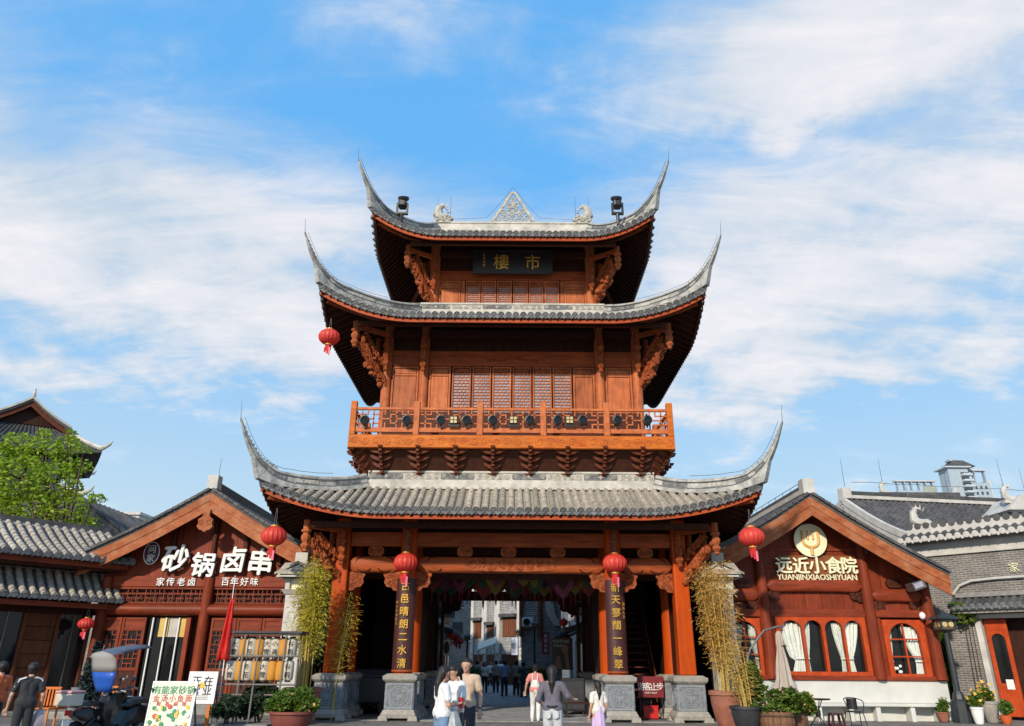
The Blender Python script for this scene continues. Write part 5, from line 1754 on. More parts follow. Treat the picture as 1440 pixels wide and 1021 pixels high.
# door with its stone surround and little tiled canopy
m = MB(MR); m.box(2.44, -.10, .05, 2.62, .3, 3.12); m.build('stone_jamb', white_plaster, bh, bevel=.01)
m = MB(MR); m.box(2.44, -.12, 3.123, 4.9, .3, 3.26); m.build('stone_lintel', white_plaster, bh, bevel=.01)
m = MB(MR); m.box(4.72, -.10, .05, 4.9, .3, 3.12); m.build('stone_jamb', white_plaster, bh, bevel=.01)
for (a, b) in ((2.66, 3.32), (4.02, 4.70)):
    f = MB(MR)
    f.box(a, .10, .1, a + .13, .2, 3.1); f.box(b - .13, .10, .1, b, .2, 3.1); f.box(a + .13, .102, .1, b - .13, .2, 1.1); f.box(a + .13, .102, 2.75, b - .13, .2, 3.1)
    o = f.build('door_leaf', shop_frame, bh, bevel=.015)
    q = MB(MR); q.prism(arch_pts(a + .13, b - .13, 1.1, 2.45), .14, .16); q.build('pane', glass_dark, o)
    q = MB(MR); q.prism([(a + .13, 2.45), (a + .13, 2.749), (b - .13, 2.749), (b - .13, 2.45)] + arch_pts(a + .13, b - .13, 1.1, 2.45)[3:-1], .105, .13); q.build('arch_head', shop_frame, o)
m = MB(MR); m.box(2.62, .5, .05, 4.72, .6, 3.1); m.build('dark_hall', wood_dark, bh)
m = MB(MR); m.box(2.95, .085, .92, 3.17, .098, 1.22); m.build('paper_notice', sign_white, bh)
m = MB(MR); m.box(2.94, .08, 1.06, 3.18, .084, 1.08)
tiled_slope(bh, MR, 1.95, 5.4, -.60, 3.48, .0, 3.80, .22, tile_dark, tile_dark, tile_cap, True, sag=.0, r=.07)
m = MB(MR); m.box(1.95, -.5, 3.28, 5.4, .0, 3.42); m.build('canopy_soffit', granite, bh)
m = MB(MR); m.box(2.0, -.12, 3.82, 5.4, .02, 3.98); m.build('canopy_ridge', granite, bh, bevel=.02)
m = MB(MR); m.tube([(1.95, -.08, 3.95), (2.2, -.1, 4.22), (2.6, -.1, 4.36), (3.4, -.1, 4.40), (5.4, -.1, 4.40)], .05, 6); m.build('drip_mould', white_plaster, bh)
for k, s in enumerate('家'): write(s, MR @ Vector((3.98, -.03, 4.72)), .32, sign_cream, bh, M=RZ(angr), depth=.04)

# ---------------------------------------- hall with a white verge behind the canteen
angh = R(10)
P0 = W(1196, 702, 36)
MH = T(P0.x, 36, 0) @ RZ(angh)
hz = P0.z
hb = thing('tiled_hall', (P0.x, 36, 0), 'grey brick hall with a white verge and dark tiled roof behind the canteen', 'hall', rz=angh)
m = MB(MH); m.prism([(0, 0), (0, 0)] if False else [(0.01, .02), (15, .02), (15, 6.3), (0.01, 6.3)], -4.6, 4.6); m.build('walls', brick_grey, hb)
g = MB(MH @ RZ(R(90)))   # gable end, drawn across the building
g.prism([(-4.6, 6.3), (4.6, 6.3), (0, hz - .35)], -.02, .3); g.build('gable', brick_grey, hb)
tiled_slope(hb, MH, -.35, 15, -5.2, 6.35, 0, hz, .30, tile_dark, tile_dark, tile_cap, False, sag=.25, r=.085)
tiled_slope(hb, MH @ RZ(math.pi), -15, .35, -5.2, 6.35, 0, hz, .30, tile_dark, tile_dark, tile_cap, False, sag=.25, r=.085)
for sg in (-1, 1):
    m = MB(MH)
    n = 10
    pts = [(-.42, sg * 5.2 * i / n, lerp(hz, 6.35, i / n) - .25 * math.sin(math.pi * i / n)) for i in range(n + 1)]
    for (dz, hh, ww, mt) in ((-.06, .28, .20, white_plaster), (-.36, .30, .14, white_plaster)):
        MB(MH).sweep([(x, y, z + dz) for x, y, z in pts], [[(-ww / 2, -hh / 2), (ww / 2, -hh / 2), (ww / 2, hh / 2), (-ww / 2, hh / 2)]] * (n + 1)).build('white_verge', mt, hb)
m = MB(MH); m.box(-.4, -.16, hz + .02, 15, .16, hz + .20); m.build('ridge_band', white_plaster, hb)
m = MB(MH); m.box(-.4, -.20, hz + .203, 15, .20, hz + .36); m.build('roof_ridge', tile_dark, hb)
m = MB(MH); m.box(-.5, -.22, hz + .0, -.05, .22, hz + .50); m.build('ridge_end', white_plaster, hb)
for x in (-.2, 5.5, 10): MB(MH).cyl((x, 0, hz + .6), (x, 0, hz + 2.0), .015, .008, 5).build('lightning_rod', wire_mat, hb)
m = MB(MH); m.tube([(.2 + k * 1.2, 0, hz + .85 + .05 * (k % 2)) for k in range(13)], .012, 4); m.build('ridge_wire', wire_mat, hb)
# a second roof rises behind its ridge, with white ridge and dragon ends
P1 = W(1252, 700, 43)
rb2 = thing('far_hall', (P1.x, 43, 0), 'far hall roof with a white ridge and dragon finials under the pale blue tower block', 'hall')
MB().box(P1.x - .3, 43, .02, P1.x + 9.5, 50, P1.z - 1.2).build('walls', brick_grey, rb2)
tiled_slope(rb2, T(0, 0, 0), P1.x - .6, P1.x + 9.8, 42.2, P1.z - 1.3, 44, P1.z - .1, .34, tile_dark, tile_dark, tile_cap, False, r=.09)
wr = MB().box(P1.x, 43.8, P1.z - .25, P1.x + 4.4, 44.1, P1.z + .25).build('ridge_band', white_plaster, rb2)
MB().box(P1.x - .2, 43.75, P1.z + .253, P1.x + 4.6, 44.15, P1.z + .5).build('roof_ridge', tile_dark, rb2)
ridge_dragon(T(P1.x + .3, 43.95, P1.z + .3) @ RZ(math.pi), rb2, .95)
ridge_dragon(T(P1.x + 4.3, 43.95, P1.z + .3), rb2, .7)
MB().cyl((P1.x + .2, 44, P1.z + 1), (P1.x + .2, 44, P1.z + 2.6), .018, .008, 5).build('lightning_rod', wire_mat, rb2)
P2 = W(1432, 722, 33)
gp = thing('gate_pavilion', (P2.x, 33, 0), 'white carved pavilion top with a dark eave at the far right edge', 'pavilion')
MB().box(P2.x - .25, 33, .02, P2.x + 3, 36, P2.z).build('wall', white_plaster, gp)
MB().box(P2.x - .55, 32.7, P2.z + .003, P2.x + 3.3, 36.2, P2.z + .12).build('eave', tile_dark, gp)
MB().prism([(P2.x - .5, P2.z + .123), (P2.x + 3, P2.z + .123), (P2.x + 3, P2.z + 1.0), (P2.x + .3, P2.z + .85), (P2.x - .05, P2.z + .5)], 33, 35).build('gable_top', white_plaster, gp)
ridge_dragon(T(P2.x + .05, 33.4, P2.z + .55) @ RZ(math.pi), gp, .9)
MB().cyl((P2.x - .1, 33.4, P2.z + 1.2), (P2.x - .14, 33.4, P2.z + 2.6), .015, .006, 5).build('lightning_rod', wire_mat, gp)

# ---------------------------------------- apartment tower far behind on the right
tb_blue = mat('tower_render', (.36, .44, .50), (.30, .37, .43), .8, 2)
tb_pale = mat('tower_balcony', (.50, .53, .55), (.42, .45, .48), .8, 2)
tb_win = mat('tower_window', (.06, .075, .085), (.035, .045, .05), .2, 2)
YB = 170
hr = thing('apartment_tower', W(1340, 928, YB).xy.to_3d(), 'pale blue apartment tower with balconies and rooftop frames behind the tiled halls', 'apartment block')
def bx(px0, py0, px1, py1, y0, y1): 
    a, b = W(px0, py0, YB), W(px1, py1, YB)
    a.x, b.x = WX(px0, 680, YB), WX(px1, 680, YB)
    return (a.x, YB + y0, b.z, b.x, YB + y1, a.z)
def bbox(nm, mt, px0, py0, px1, py1, y0, y1): return MB().box(*bx(px0, py0, px1, py1, y0, y1)).build(nm, mt, hr)
bbox('tower_block', tb_blue, 1337, 658, 1365, 800, 0, 4)
bbox('tower_block', tb_blue, 1365, 676, 1400, 800, 2, 5)
bbox('tower_block', tb_pale, 1400, 672, 1406, 800, 3, 5)
bbox('wing_block', tb_blue, 1280, 682, 1336, 800, 6, 8)
a, b = W(1334, 656, YB), W(1368, 646, YB)
MB().taper(((a.x + b.x) / 2, YB + 2, a.z), (b.x - a.x, 5), ((b.x - a.x) * .4, 2), b.z - a.z).build('hip_roof', tile_dark, hr)
bbox('roof_slab', tb_pale, 1332, 656.0, 1369, 658, -.6, 4.6)
bbox('lift_room', tb_blue, 1346, 644, 1358, 647, 1, 3)
for px in (1281, 1291, 1301, 1312, 1322, 1332): bbox('frame_post', tb_blue, px, 669, px + 1.5, 682, 6, 7)
bbox('frame_beam', tb_pale, 1278, 667, 1337, 669.5, 5.8, 7.4)
for px in (1368, 1380, 1395): bbox('frame_post', tb_blue, px, 660, px + 2, 676, 2, 3)
bbox('frame_beam', tb_pale, 1364, 657, 1399, 659.5, 1.8, 3.4)
for k in range(5):
    py = 664 + k * 8
    o = bbox('balcony', tb_pale, 1353, py + 3, 1366, py + 6, -1.4, 1.9)
    bbox('balcony_recess', tb_win, 1354, py, 1365.5, py + 3, -.05, .02)
for k in range(4):
    for px in (1371, 1378, 1385, 1392): bbox('window', tb_win, px, 681 + k * 8, px + 2.6, 685 + k * 8, 1.9, 2.05)
    for px in (1285, 1295, 1305, 1315, 1325): bbox('window', tb_win, px, 686 + k * 8, px + 4, 690 + k * 8, 5.9, 6.05)
bbox('curtain_wall', mat('pale_green_glass', (.36, .40, .33), (.28, .32, .27), .3, 2), 1317, 676, 1336, 700, 5.7, 5.95)

# ---------------------------------------- dark pavilion tower, roofs and tree behind on the left
def skirt_roof(par, c, xe, ye, ze, xr, yr, zr_, lift, mt, rows=.32, mtr=None):
    d, rw = MB(), MB()
    n = 20
    def pt(side, u, t, dz=0):
        e = (xe, ye) if side in 'fb' else (ye, xe)
        i = (xr, yr) if side in 'fb' else (yr, xr)
        l = u * lerp(e[0], i[0], t)
        o = lerp(e[1], i[1], t)
        z = lerp(ze, zr_, .75 * t + .25 * t * t) + lift * max(0, (abs(u) - .45) / .55) ** 2 * (1 - t) ** 1.4 + dz
        return {'f': Vector((l, -o, z)), 'b': Vector((-l, o, z)), 'r': Vector((o, l, z)), 'l': Vector((-o, -l, z))}[side] + Vector(c)
    for side in 'flrb':
        for dz, flip in ((0, 0), (-.16, 1)):
            cols = [[pt(side, -1 + 2 * a / n, t / 5, dz) for t in range(6)] for a in range(n + 1)]
            vs = [q for cc_ in cols for q in cc_]
            d.add(vs, [((a * 6 + b, (a + 1) * 6 + b, (a + 1) * 6 + b + 1, a * 6 + b + 1) if not flip else (a * 6 + b, a * 6 + b + 1, (a + 1) * 6 + b + 1, (a + 1) * 6 + b)) for a in range(n) for b in range(5)])
        ex = xe if side in 'fb' else ye
        k = int(2 * ex / rows)
        for i in range(1, k):
            u = -1 + 2 * i / k
            rw.tube([pt(side, u, t / 5, .04) for t in range(6)], .075, 5)
        e = [pt(side, -1 + 2 * a / n, 0, -.08) for a in range(n + 1)]
        d.sweep(e, [[(-.03, -.09), (.03, -.09), (.03, .09), (-.03, .09)]] * (n + 1))
    o = d.build('skirt_roof', mt, par)
    rw.build('barrel_tiles', mt, o, kind='stuff')
    for sx, sy in ((-1, -1), (1, -1), (-1, 1), (1, 1)):
        pts = []
        for t in range(6):
            p = pt('f', 1, 1 - t / 5, .08) - Vector(c)
            pts.append(Vector((sx * abs(p.x), sy * abs(p.y), p.z)) + Vector(c))
        pts.append(pts[-1] + Vector((sx * .35, sy * .35, .22)))
        pts.append(pts[-1] + Vector((sx * .12, sy * .12, .25)))
        MB().tube(pts, [.14] * 6 + [.09, .03], 6).build('hip_ridge', mtr or plaster, o)
    return o
YP = 46
pc = W(38, 600, YP)
pang = R(33)
pav = thing('pavilion_tower', (0, 0, 0), 'dark timber pavilion tower with two upturned roofs behind the bright green tree', 'tower')
zt1, zt2, zt3 = WZ(628, 44, 150), WZ(692, 44, 140), WZ(563, 44, 48)
pav_win = mat('pavilion_window', (.25, .26, .28), (.15, .16, .18), .3, 3)
MB().box(-2.5, -2.5, zt2 + .2, 2.5, 2.5, zt1 + 1.0).build('upper_storey', wood_dark, pav)
MB().box(-2.7, -2.7, .02, 2.7, 2.7, zt2 + .4).build('lower_storey', wood_dark, pav)
skirt_roof(pav, (0, 0, 0), 4.25, 4.25, zt1 - .3, 2.1, 2.1, zt1 + 1.5, .3, tile_dark)
skirt_roof(pav, (0, 0, 0), 3.8, 3.8, zt2 - .3, 2.45, 2.45, zt2 + .7, .3, tile_dark)
g0_, g1_ = zt1 + 1.4, zt3
for sg in (-1, 1):
    pts = [(sg * 2.4 * i / 8, lerp(g1_, g0_, i / 8) - .12 * math.sin(math.pi * i / 8)) for i in range(9)]
    MB().prism(pts + [(x, z - .16) for x, z in pts[::-1]], -2.9, 2.9).build('gable_roof', tile_dark, pav)
    MB().prism([(x, z - .163) for x, z in pts] + [(x, z - .5) for x, z in pts[::-1]], -2.8, -2.7).build('bargeboard', lower_brown, pav)
    MB().sweep([(x, -2.8, z + .06) for x, z in pts], [[(-.15, -.06), (.15, -.06), (.15, .06), (-.15, .06)]] * 9).build('verge', plaster, pav)
MB().prism([(-2.2, g0_), (2.2, g0_), (0, g1_ - .4)], -2.4, 2.4).build('gable', wood_dark, pav)
MB().cyl((0, -2.7, g1_), (0, -2.7, g1_ + .7), .14, .05, 8).build('finial', plaster, pav)
for k in range(5):
    x = -1.9 + k * .95
    MB().box(x - .35, -2.58, zt2 + 1.0, x + .35, -2.503, zt1 - .6).build('window', pav_win, pav)
    MB().box(x - .46, -2.60, zt2 + .9, x - .35, -2.5, zt1 - .5).build('window_post', wood_dark, pav)
pav.location = (pc.x, YP, 0)
pav.rotation_euler = (0, 0, pang)

Q = W(118, 700, 38)
dh = thing('tiled_house', (Q.x - 2.5, 38, 0), 'plain dark tiled roof of a house between the pavilion tower and the hot pot shop', 'house')
e_ = W(178, 752, 38)
MB().box(Q.x - 6, 38.2, .02, e_.x - .4, 46, e_.z).build('walls', brick_grey, dh)
rp = MB()
rp.prism([(Q.x - 6, e_.z - .1), (e_.x, e_.z - .1), (Q.x - .3, Q.z), (Q.x - 3, Q.z)], 38, 46.5)
rp.build('roof', tile_dark, dh)
for k in range(28):
    pass
o = dh.children[-1]
for k in range(16):
    y = 38.05 + k * .5
    MB().tube([(e_.x + .02, y, e_.z), (lerp(e_.x, Q.x - .3, .5), y, lerp(e_.z, Q.z, .5) + .05), (Q.x - .3, y, Q.z + .05)], .09, 6).build('barrel_tile_row', tile_dark, o)
Q = W(170, 735, 140)
fb = thing('far_block', (Q.x, 140, 0), 'far white flat roofed block just left of the hot pot shop roof', 'building')
MB().box(Q.x - 4, 140, .02, Q.x + 3.2, 150, W(170, 724, 140).z).build('wall', white_plaster, fb)
MB().box(Q.x - 4.3, 139.6, W(170, 724, 140).z + .003, Q.x + 3.5, 150.3, W(170, 720, 140).z).build('parapet', white_plaster, fb)
for k in range(5):
    x = Q.x - 3.4 + k * 1.4
    MB().box(x, 139.9, W(170, 733, 140).z, x + .8, 140.05, W(170, 728, 140).z).build('window', tb_win, fb)

def leaf_cloud(name, mt, par, blobs, n, size, seed, M=None, flat=.5, elong=1.8):
    """many small bent leaves through lumpy volumes: blobs = (centre, radii, weight)"""
    rr = np.random.RandomState(seed)
    w = np.array([b[2] for b in blobs], float)
    idx = rr.choice(len(blobs), n, p=w / w.sum())
    C = np.array([b[0] for b in blobs])[idx]
    Rd = np.array([b[1] for b in blobs])[idx]
    d = rr.normal(size=(n, 3)); d /= np.linalg.norm(d, axis=1, keepdims=True)
    rad = rr.uniform(.25, 1, (n, 1)) ** (1 / 2.2)
    P = C + d * Rd * rad
    ax = rr.normal(size=(n, 3)); ax[:, 2] *= flat; ax /= np.linalg.norm(ax, axis=1, keepdims=True)
    b = rr.normal(size=(n, 3)); b -= ax * (b * ax).sum(1, keepdims=True); b /= np.linalg.norm(b, axis=1, keepdims=True)
    s = size * rr.uniform(.6, 1.35, (n, 1))
    nrm = np.cross(ax, b)
    V = np.empty((n, 4, 3))
    V[:, 0] = P - ax * s * elong * .5
    V[:, 1] = P - b * s * .5 + nrm * s * .12
    V[:, 2] = P + ax * s * elong * .5 - nrm * s * .1
    V[:, 3] = P + b * s * .5 + nrm * s * .12
    V = V.reshape(-1, 3)
    F_ = np.arange(n * 4).reshape(-1, 4)
    m = MB(M)
    m.add([tuple(v) for v in V], [tuple(int(i) for i in f) for f in F_])
    return m.build(name, mt, par)

def make_tree(loc, h, blobs, mt, label, n=6000, size=.14, seed=1):
    t = thing('broadleaf_tree', loc, label, 'tree')
    rr = random.Random(seed)
    x, y, z = loc
    top = Vector((x + .2, y, h * .8))
    tr = MB()
    tr.tube([(x, y, 0), (x + .08, y, h * .3), (x - .05, y, h * .55), top], [.22, .17, .12, .05], 8)
    tr.build('trunk', bark, t, smooth=True)
    for k, (c, r_, w) in enumerate(blobs):
        st = Vector((x, y, h * rr.uniform(.35, .6)))
        c = Vector(c)
        mid = (st + c) / 2 + Vector((rr.uniform(-.2, .2), rr.uniform(-.2, .2), .15))
        end = c + Vector((rr.uniform(-.5, .5) * r_[0], 0, .15 * r_[2]))
        MB().tube([st, mid, c, end], [.07, .05, .032, .012], 6).build('limb', bark, t)
    leaf_cloud('crown', mt, t, blobs, n, size, seed)
    return t
YT = 33.5
tc_ = [(25, 625, 24, 18), (60, 640, 34, 22), (95, 628, 22, 16), (110, 655, 20, 12), (30, 670, 40, 30), (75, 680, 40, 30), (40, 715, 44, 26), (90, 715, 36, 22), (0, 650, 25, 30), (5, 710, 30, 30), (118, 735, 24, 10), (62, 612, 12, 9), (130, 700, 20, 7), (100, 610, 9, 8), (118, 632, 12, 6)]
blobs = []
for (px, py, rx, rz_) in tc_:
    p = W(px, py, YT + rnd.uniform(-.9, .9))
    k = YT / FPX
    blobs.append((tuple(p), (rx * k, .9 * rx * k + .1, rz_ * k), rx * rz_))
bp = W(50, 985, YT)
make_tree((bp.x, YT, 0), 9.5, blobs, leaf_tree, 'bright green leafy tree rising behind the left hall roof', 5200, .115, 4)
# more buildings seen in the gap: keep the ground line closed beyond the square
# ------------------------------------------------------------------ the old street seen through the gate
awning_cream = mat('awning_cloth', (.68, .62, .52), (.55, .5, .42), .8, 3)
shutter_brown = mat('shutter_timber', (.20, .072, .036), (.11, .038, .022), .55, 3, (4, 4, .6), var=.15)
banner_red = mat('banner_red', (.36, .022, .028), (.25, .015, .02), .6, 3)
poster_dark = mat('poster_ground', (.045, .018, .018), (.025, .012, .012), .35, 2)
skin_print = mat('poster_skin', (.42, .20, .14), (.33, .15, .10), .5, 4)
sky_sign = mat('light_sign', (.62, .68, .80), (.55, .62, .76), .4, 2)
ink_blue = mat('sign_blue', (.05, .10, .28), None, .5, 2)

def horsehead(m_par, M, x0, x1, steps, z0, dz, depth, mt=brick_street):
    """stepped fire gable: steps = number of levels climbing from x0 to x1 and back down"""
    n = steps
    w = (x1 - x0) / (2 * n - 1)
    for k in range(2 * n - 1):
        lvl = min(k, 2 * n - 2 - k)
        a, b = x0 + k * w, x0 + (k + 1) * w
        zt = z0 + lvl * dz
        q = MB(M); q.box(a, 0, .02, b - .002, depth, zt); q.build('gable_wall', mt, m_par)
        q = MB(M); q.box(a - .08, -.06, zt + .002, b + .08, depth + .06, zt + .26); q.build('white_band', white_plaster, m_par)
        q = MB(M); q.prism([(a - .22, zt + .262), (b + .22, zt + .262), (b + .1, zt + .46), (a - .1, zt + .46)], -.18, depth + .18); q.build('tile_coping', tile_dark, m_par)
    # white edge running down the corner
    for x in (x0, x1):
        q = MB(M); q.box(x - .12, -.05, .02, x + .12, -.003, z0); q.build('white_corner', white_plaster, m_par)

def street_house(label, loc, rz, w, h, d, seed, gable=True, eave=True):
    t = thing('street_house', (loc[0], loc[1], 0), label, 'house', 'houses along the old street', rz)
    M = T(loc[0], loc[1], 0) @ RZ(rz)
    rr = random.Random(seed)
    q = MB(M); q.box(0, .15, .02, w, d, h); q.build('wall', brick_street, t)
    if gable:
        for x in (-.0, w - .3):
            G_ = M @ T(x, .15, 0) @ RZ(R(90)) @ T(0, -.32, 0)
            n, lenf = 3, d
            for k in range(n):
                a, b = -.95 + k * (lenf + .9) / n, -.95 + (k + 1) * (lenf + .9) / n
                zt = h + .35 + k * .75
                q = MB(G_); q.box(a, 0, h - 1.2 if k == 0 else h - .5, b - .002, .3, zt); q.build('fire_gable', brick_street, t)
                q = MB(G_); q.box(a - .05, -.05, zt + .002, b + .05, .35, zt + .24); q.build('white_band', white_plaster, t)
                q = MB(G_); q.prism([(a - .3, zt + .242), (b + .12, zt + .242), (b + .05, zt + .44), (a - .12, zt + .50)], -.16, .46); q.build('tile_coping', tile_dark, t)
    if eave:
        tiled_slope(t, M, .3, w - .3, -.75, h - .35, d * .5, h + 1.3, .34, tile_dark, tile_dark, tile_cap, False, r=.09)
        q = MB(M); q.box(.3, -.66, h - .62, w - .3, -.60, h - .46); q.build('eave_board', shop_dark, t)
        tiled_slope(t, M, .2, w - .2, -1.1, 2.95, .15, 3.5, .34, tile_dark, tile_dark, tile_cap, False, r=.09)
    # upper shutters and shop front, piece by piece
    n = max(2, int(w / 1.3))
    for k in range(n):
        a = .45 + k * (w - .9) / n
        b = a + (w - .9) / n - .12
        f = MB(M); f.box(a, .06, 4.0, b, .148, h - .8)
        o = f.build('shutter', shutter_brown, t, bevel=.01)
        for j in range(4):
            q = MB(M); q.box(a + (b - a) * (j + .12) / 4, .035, 4.1, a + (b - a) * (j + .88) / 4, .06, h - .9); q.build('shutter_slat', shutter_brown, o)
        g = MB(M); g.box(a, .05, .1, b, .148, 2.9)
        o = g.build('shop_front', shop_dark if rr.random() < .6 else shutter_brown, t)
        if rr.random() < .75:
            q = MB(M); q.box(a + .1, .02, .7, b - .1, .049, 2.5); q.build('shop_glass', glass_dark, o)
    return t

# left row faces right (+x), right row faces left; the street bends away to the left at its end
street_house('street house on the left of the lane, first beyond the gate, low tiled eaves', (-3.75, 36.0), R(90), 6.0, 5.0, 4.5, 1)
street_house('street house on the left of the lane, second beyond the gate, white stepped gable', (-3.95, 42.6), R(90), 6.4, 6.0, 4.5, 2)
street_house('street house on the left of the lane, third beyond the gate, tall white stepped gable', (-4.25, 49.6), R(90), 6.5, 6.6, 4.5, 3)
street_house('grey brick street house with an air conditioner on the right of the lane', (3.6, 43.5), R(-90), 6.0, 6.8, 4.5, 4, True, True)
street_house('low street house right behind the gate on the right, by the dark poster', (3.5, 37.0), R(-90), 3.2, 4.2, 4.5, 5, False, True)
street_house('far street house on the right of the lane behind the air conditioned one', (4.1, 51.0), R(-90), 6.0, 7.2, 4.5, 6)
# three narrow houses closing the view where the street bends
def bend_house(label, px0, px1, Y, h, seed, win_py, skew):
    a = W(px0, 925, Y); b = W(px1, 925, Y - skew)
    ang_ = math.atan2(b.y - a.y, b.x - a.x)
    w = (b - a).length
    t = thing('bend_house', (a.x, a.y, 0), label, 'house', 'narrow brick houses where the street bends', ang_)
    M = T(a.x, a.y, 0) @ RZ(ang_)
    q = MB(M); q.box(0, .0, .02, w, 6, h); q.build('wall', brick_street, t)
    for k in range(3):
        zt = h + k * .5
        xa, xb = w * k / 3 - .1, w * (k + 1) / 3 + .1
        if k: q = MB(M); q.box(w * k / 3, 0.003, h, w * (k + 1) / 3, 6, zt); q.build('fire_gable', brick_street, t)
        q = MB(M); q.box(xa, -.12, zt + .003 * (k + 1), xb, 6, zt + .32); q.build('white_band', white_plaster, t)
        q = MB(M); q.box(xa - .15, -.3, zt + .323, xb + .15, 6.1, zt + .5); q.build('tile_coping', tile_dark, t)
    for x in (-.02, w - .28):
        q = MB(M); q.box(x, -.10, 2.2, x + .30, -.003, h); q.build('white_corner', white_plaster, t)
    z0, z1 = WZ(win_py[1], Y), WZ(win_py[0], Y)
    q = MB(M); q.box(w * .24, -.04, z0, w * .80, .0 - .003, z1); o = q.build('shutter', shutter_brown, t)
    for j in range(6):
        q = MB(M); q.box(w * (.25 + .09 * j), -.07, z0 + .05, w * (.25 + .09 * j + .075), -.04, z1 - .05); q.build('shutter_slat', shutter_brown, o)
    q = MB(M); q.prism([(w * .18, z1 + .02), (w * .86, z1 + .02), (w * .86, z1 + .25), (w * .18, z1 + .25)], -.4, .0); q.build('window_hood', tile_dark, t)
    q = MB(M); q.box(w * .2, -.05, .05, w * .85, -.003, 2.1); q.build('shop_front', shop_dark, t)
    return t
bend_house('narrow brick house at the bend, leftmost of three with a brown shutter', 662, 681, 66, 7.6, 1, (874, 898), 1.0)
bend_house('narrow brick house at the bend, middle of three, half behind an awning', 681, 699, 63, 8.0, 2, (880, 896), 1.0)
bend_house('narrow brick house at the bend with the widest brown shutter', 699, 732, 60, 8.4, 3, (869, 896), 1.5)
# tall buildings closing the sky gap behind
for (x, y, w, h, lab, mt) in ((-6.5, 78, 9, 13.5, 'grey brick block behind the street bend, left', brick_street), (2.2, 74, 8.5, 12.5, 'grey brick block behind the street bend, right', brick_street), (-14.5, 72, 8, 12, 'white block behind the left row of street houses', white_plaster)):
    t = thing('rear_block', (x + w / 2, y, 0), lab, 'building')
    MB().box(x, y, .02, x + w, y + 8, h).build('wall', mt, t)
    MB().box(x - .3, y - .3, h + .002, x + w + .3, y + 8.2, h + .5).build('parapet', tile_dark, t)
    for i in range(5):
        for j in range(3):
            o = MB().box(x + .8 + i * w / 5.2, y - .05, 3.5 + j * 3.1, x + 1.8 + i * w / 5.2, y - .002, 5.2 + j * 3.1).build('window', tb_win, t)
            MB().box(x + .7 + i * w / 5.2, y - .2, 3.38 + j * 3.1, x + 1.9 + i * w / 5.2, y - .051, 3.5 + j * 3.1).build('sill', white_plaster, o)

# street things, each its own
p = W(742, 875, 43.2)
ac = thing('air_conditioner', (p.x, p.y, p.z - .35), 'white air conditioner unit on the grey brick wall through the gate', 'air conditioner')
MB().box(p.x - .31, 43.0, p.z - .24, p.x + .31, 43.4, p.z + .24).build('casing', sign_white, ac, bevel=.03)
MB().tube([(p.x - .06 + .18 * math.cos(a * math.pi / 10), 42.98, p.z + .18 * math.sin(a * math.pi / 10)) for a in range(21)], .02, 5, False).build('fan_ring', grey_metal, ac)
MB().lathe([(0, -.01), (.165, -.01), (.165, .01), (0, .01)], (p.x - .06, 42.985, p.z), 18, M=RX(R(90)).to_3x3(), caps=False).build('fan_grille', glass_dark, ac)
MB().box(p.x - .28, 43.1, p.z - .32, p.x + .28, 43.5, p.z - .245).build('bracket', grey_metal, ac)
bw = thing('brick_wall', W(762, 925, 43.5).xy.to_3d(), 'grey brick wall carrying the white air conditioner beyond the gate', 'wall')
a, b = W(733, 925, 43.5), W(790, 925, 43.5)
MB().box(a.x, 43.42, .02, b.x, 43.49, 7.4).build('wall_face', brick_street, bw)
for px, mt in ((733, shutter_brown), (760, shutter_brown)):
    q = W(px, 870, 43.3); MB().cyl((q.x, 43.35, 2.9), (q.x, 43.35, 7.4), .12, .12, 8).build('downpipe', mt, bw)
q0, q1 = W(772, 845, 43.2), W(782, 880, 43.2)
MB().prism([(q0.x - .35, 7.5), (q0.x + .2, 7.5), (q0.x + .2, q0.z), (q1.x, q1.z + .5), (q1.x + .5, q1.z), (q1.x - .1, q1.z), (q1.x - .5, q1.z + .6), (q0.x - .3, q0.z + .3)], 43.2, 43.4).build('white_gable_edge', white_plaster, bw)
# tall poster
p0, p1 = W(776, 897, 35.6), W(806, 942, 35.6)
po = thing('poster_board', ((p0.x + p1.x) / 2, 35.6, 0), 'dark poster board with a woman’s face and arm on the right through the gate', 'poster')
MB().box(p0.x, 35.6, p1.z, p1.x, 35.66, p0.z).build('panel', poster_dark, po)
for x in (p0.x + .05, p1.x - .05): MB().cyl((x, 35.64, 0), (x, 35.64, p0.z), .03, .03, 6).build('leg', black_metal, po)
cx, cz = lerp(p0.x, p1.x, .62), lerp(p1.z, p0.z, .66)
h_ = p0.z - p1.z
MB().prism([(cx + .15 * math.cos(a * math.pi / 9), cz + .2 * math.sin(a * math.pi / 9)) for a in range(18)], 35.590, 35.597).build('printed_face', skin_print, po)
MB().prism([(cx - .02, cz - .18), (cx + .12, cz - .18), (cx + .2, p1.z + .05), (cx + .05, p1.z + .05)], 35.591, 35.598).build('printed_arm', skin_print, po)
MB().prism([(cx - .45, p1.z + .03), (cx - .15, p1.z + .03), (cx - .25, p1.z + .6), (cx - .4, p1.z + .5)], 35.591, 35.598).build('printed_shoulder', skin_print, po)
for k, s in enumerate('时光照相馆'): write(s, (lerp(p0.x, p1.x, .12 + .16 * k), 35.595, p0.z - .14), .15, sign_white, po, depth=.006)
for k, s in enumerate('古城旅拍'): write(s, (lerp(p0.x, p1.x, .12 + .16 * k), 35.595, p0.z - .33), .13, sign_white, po, depth=.006)
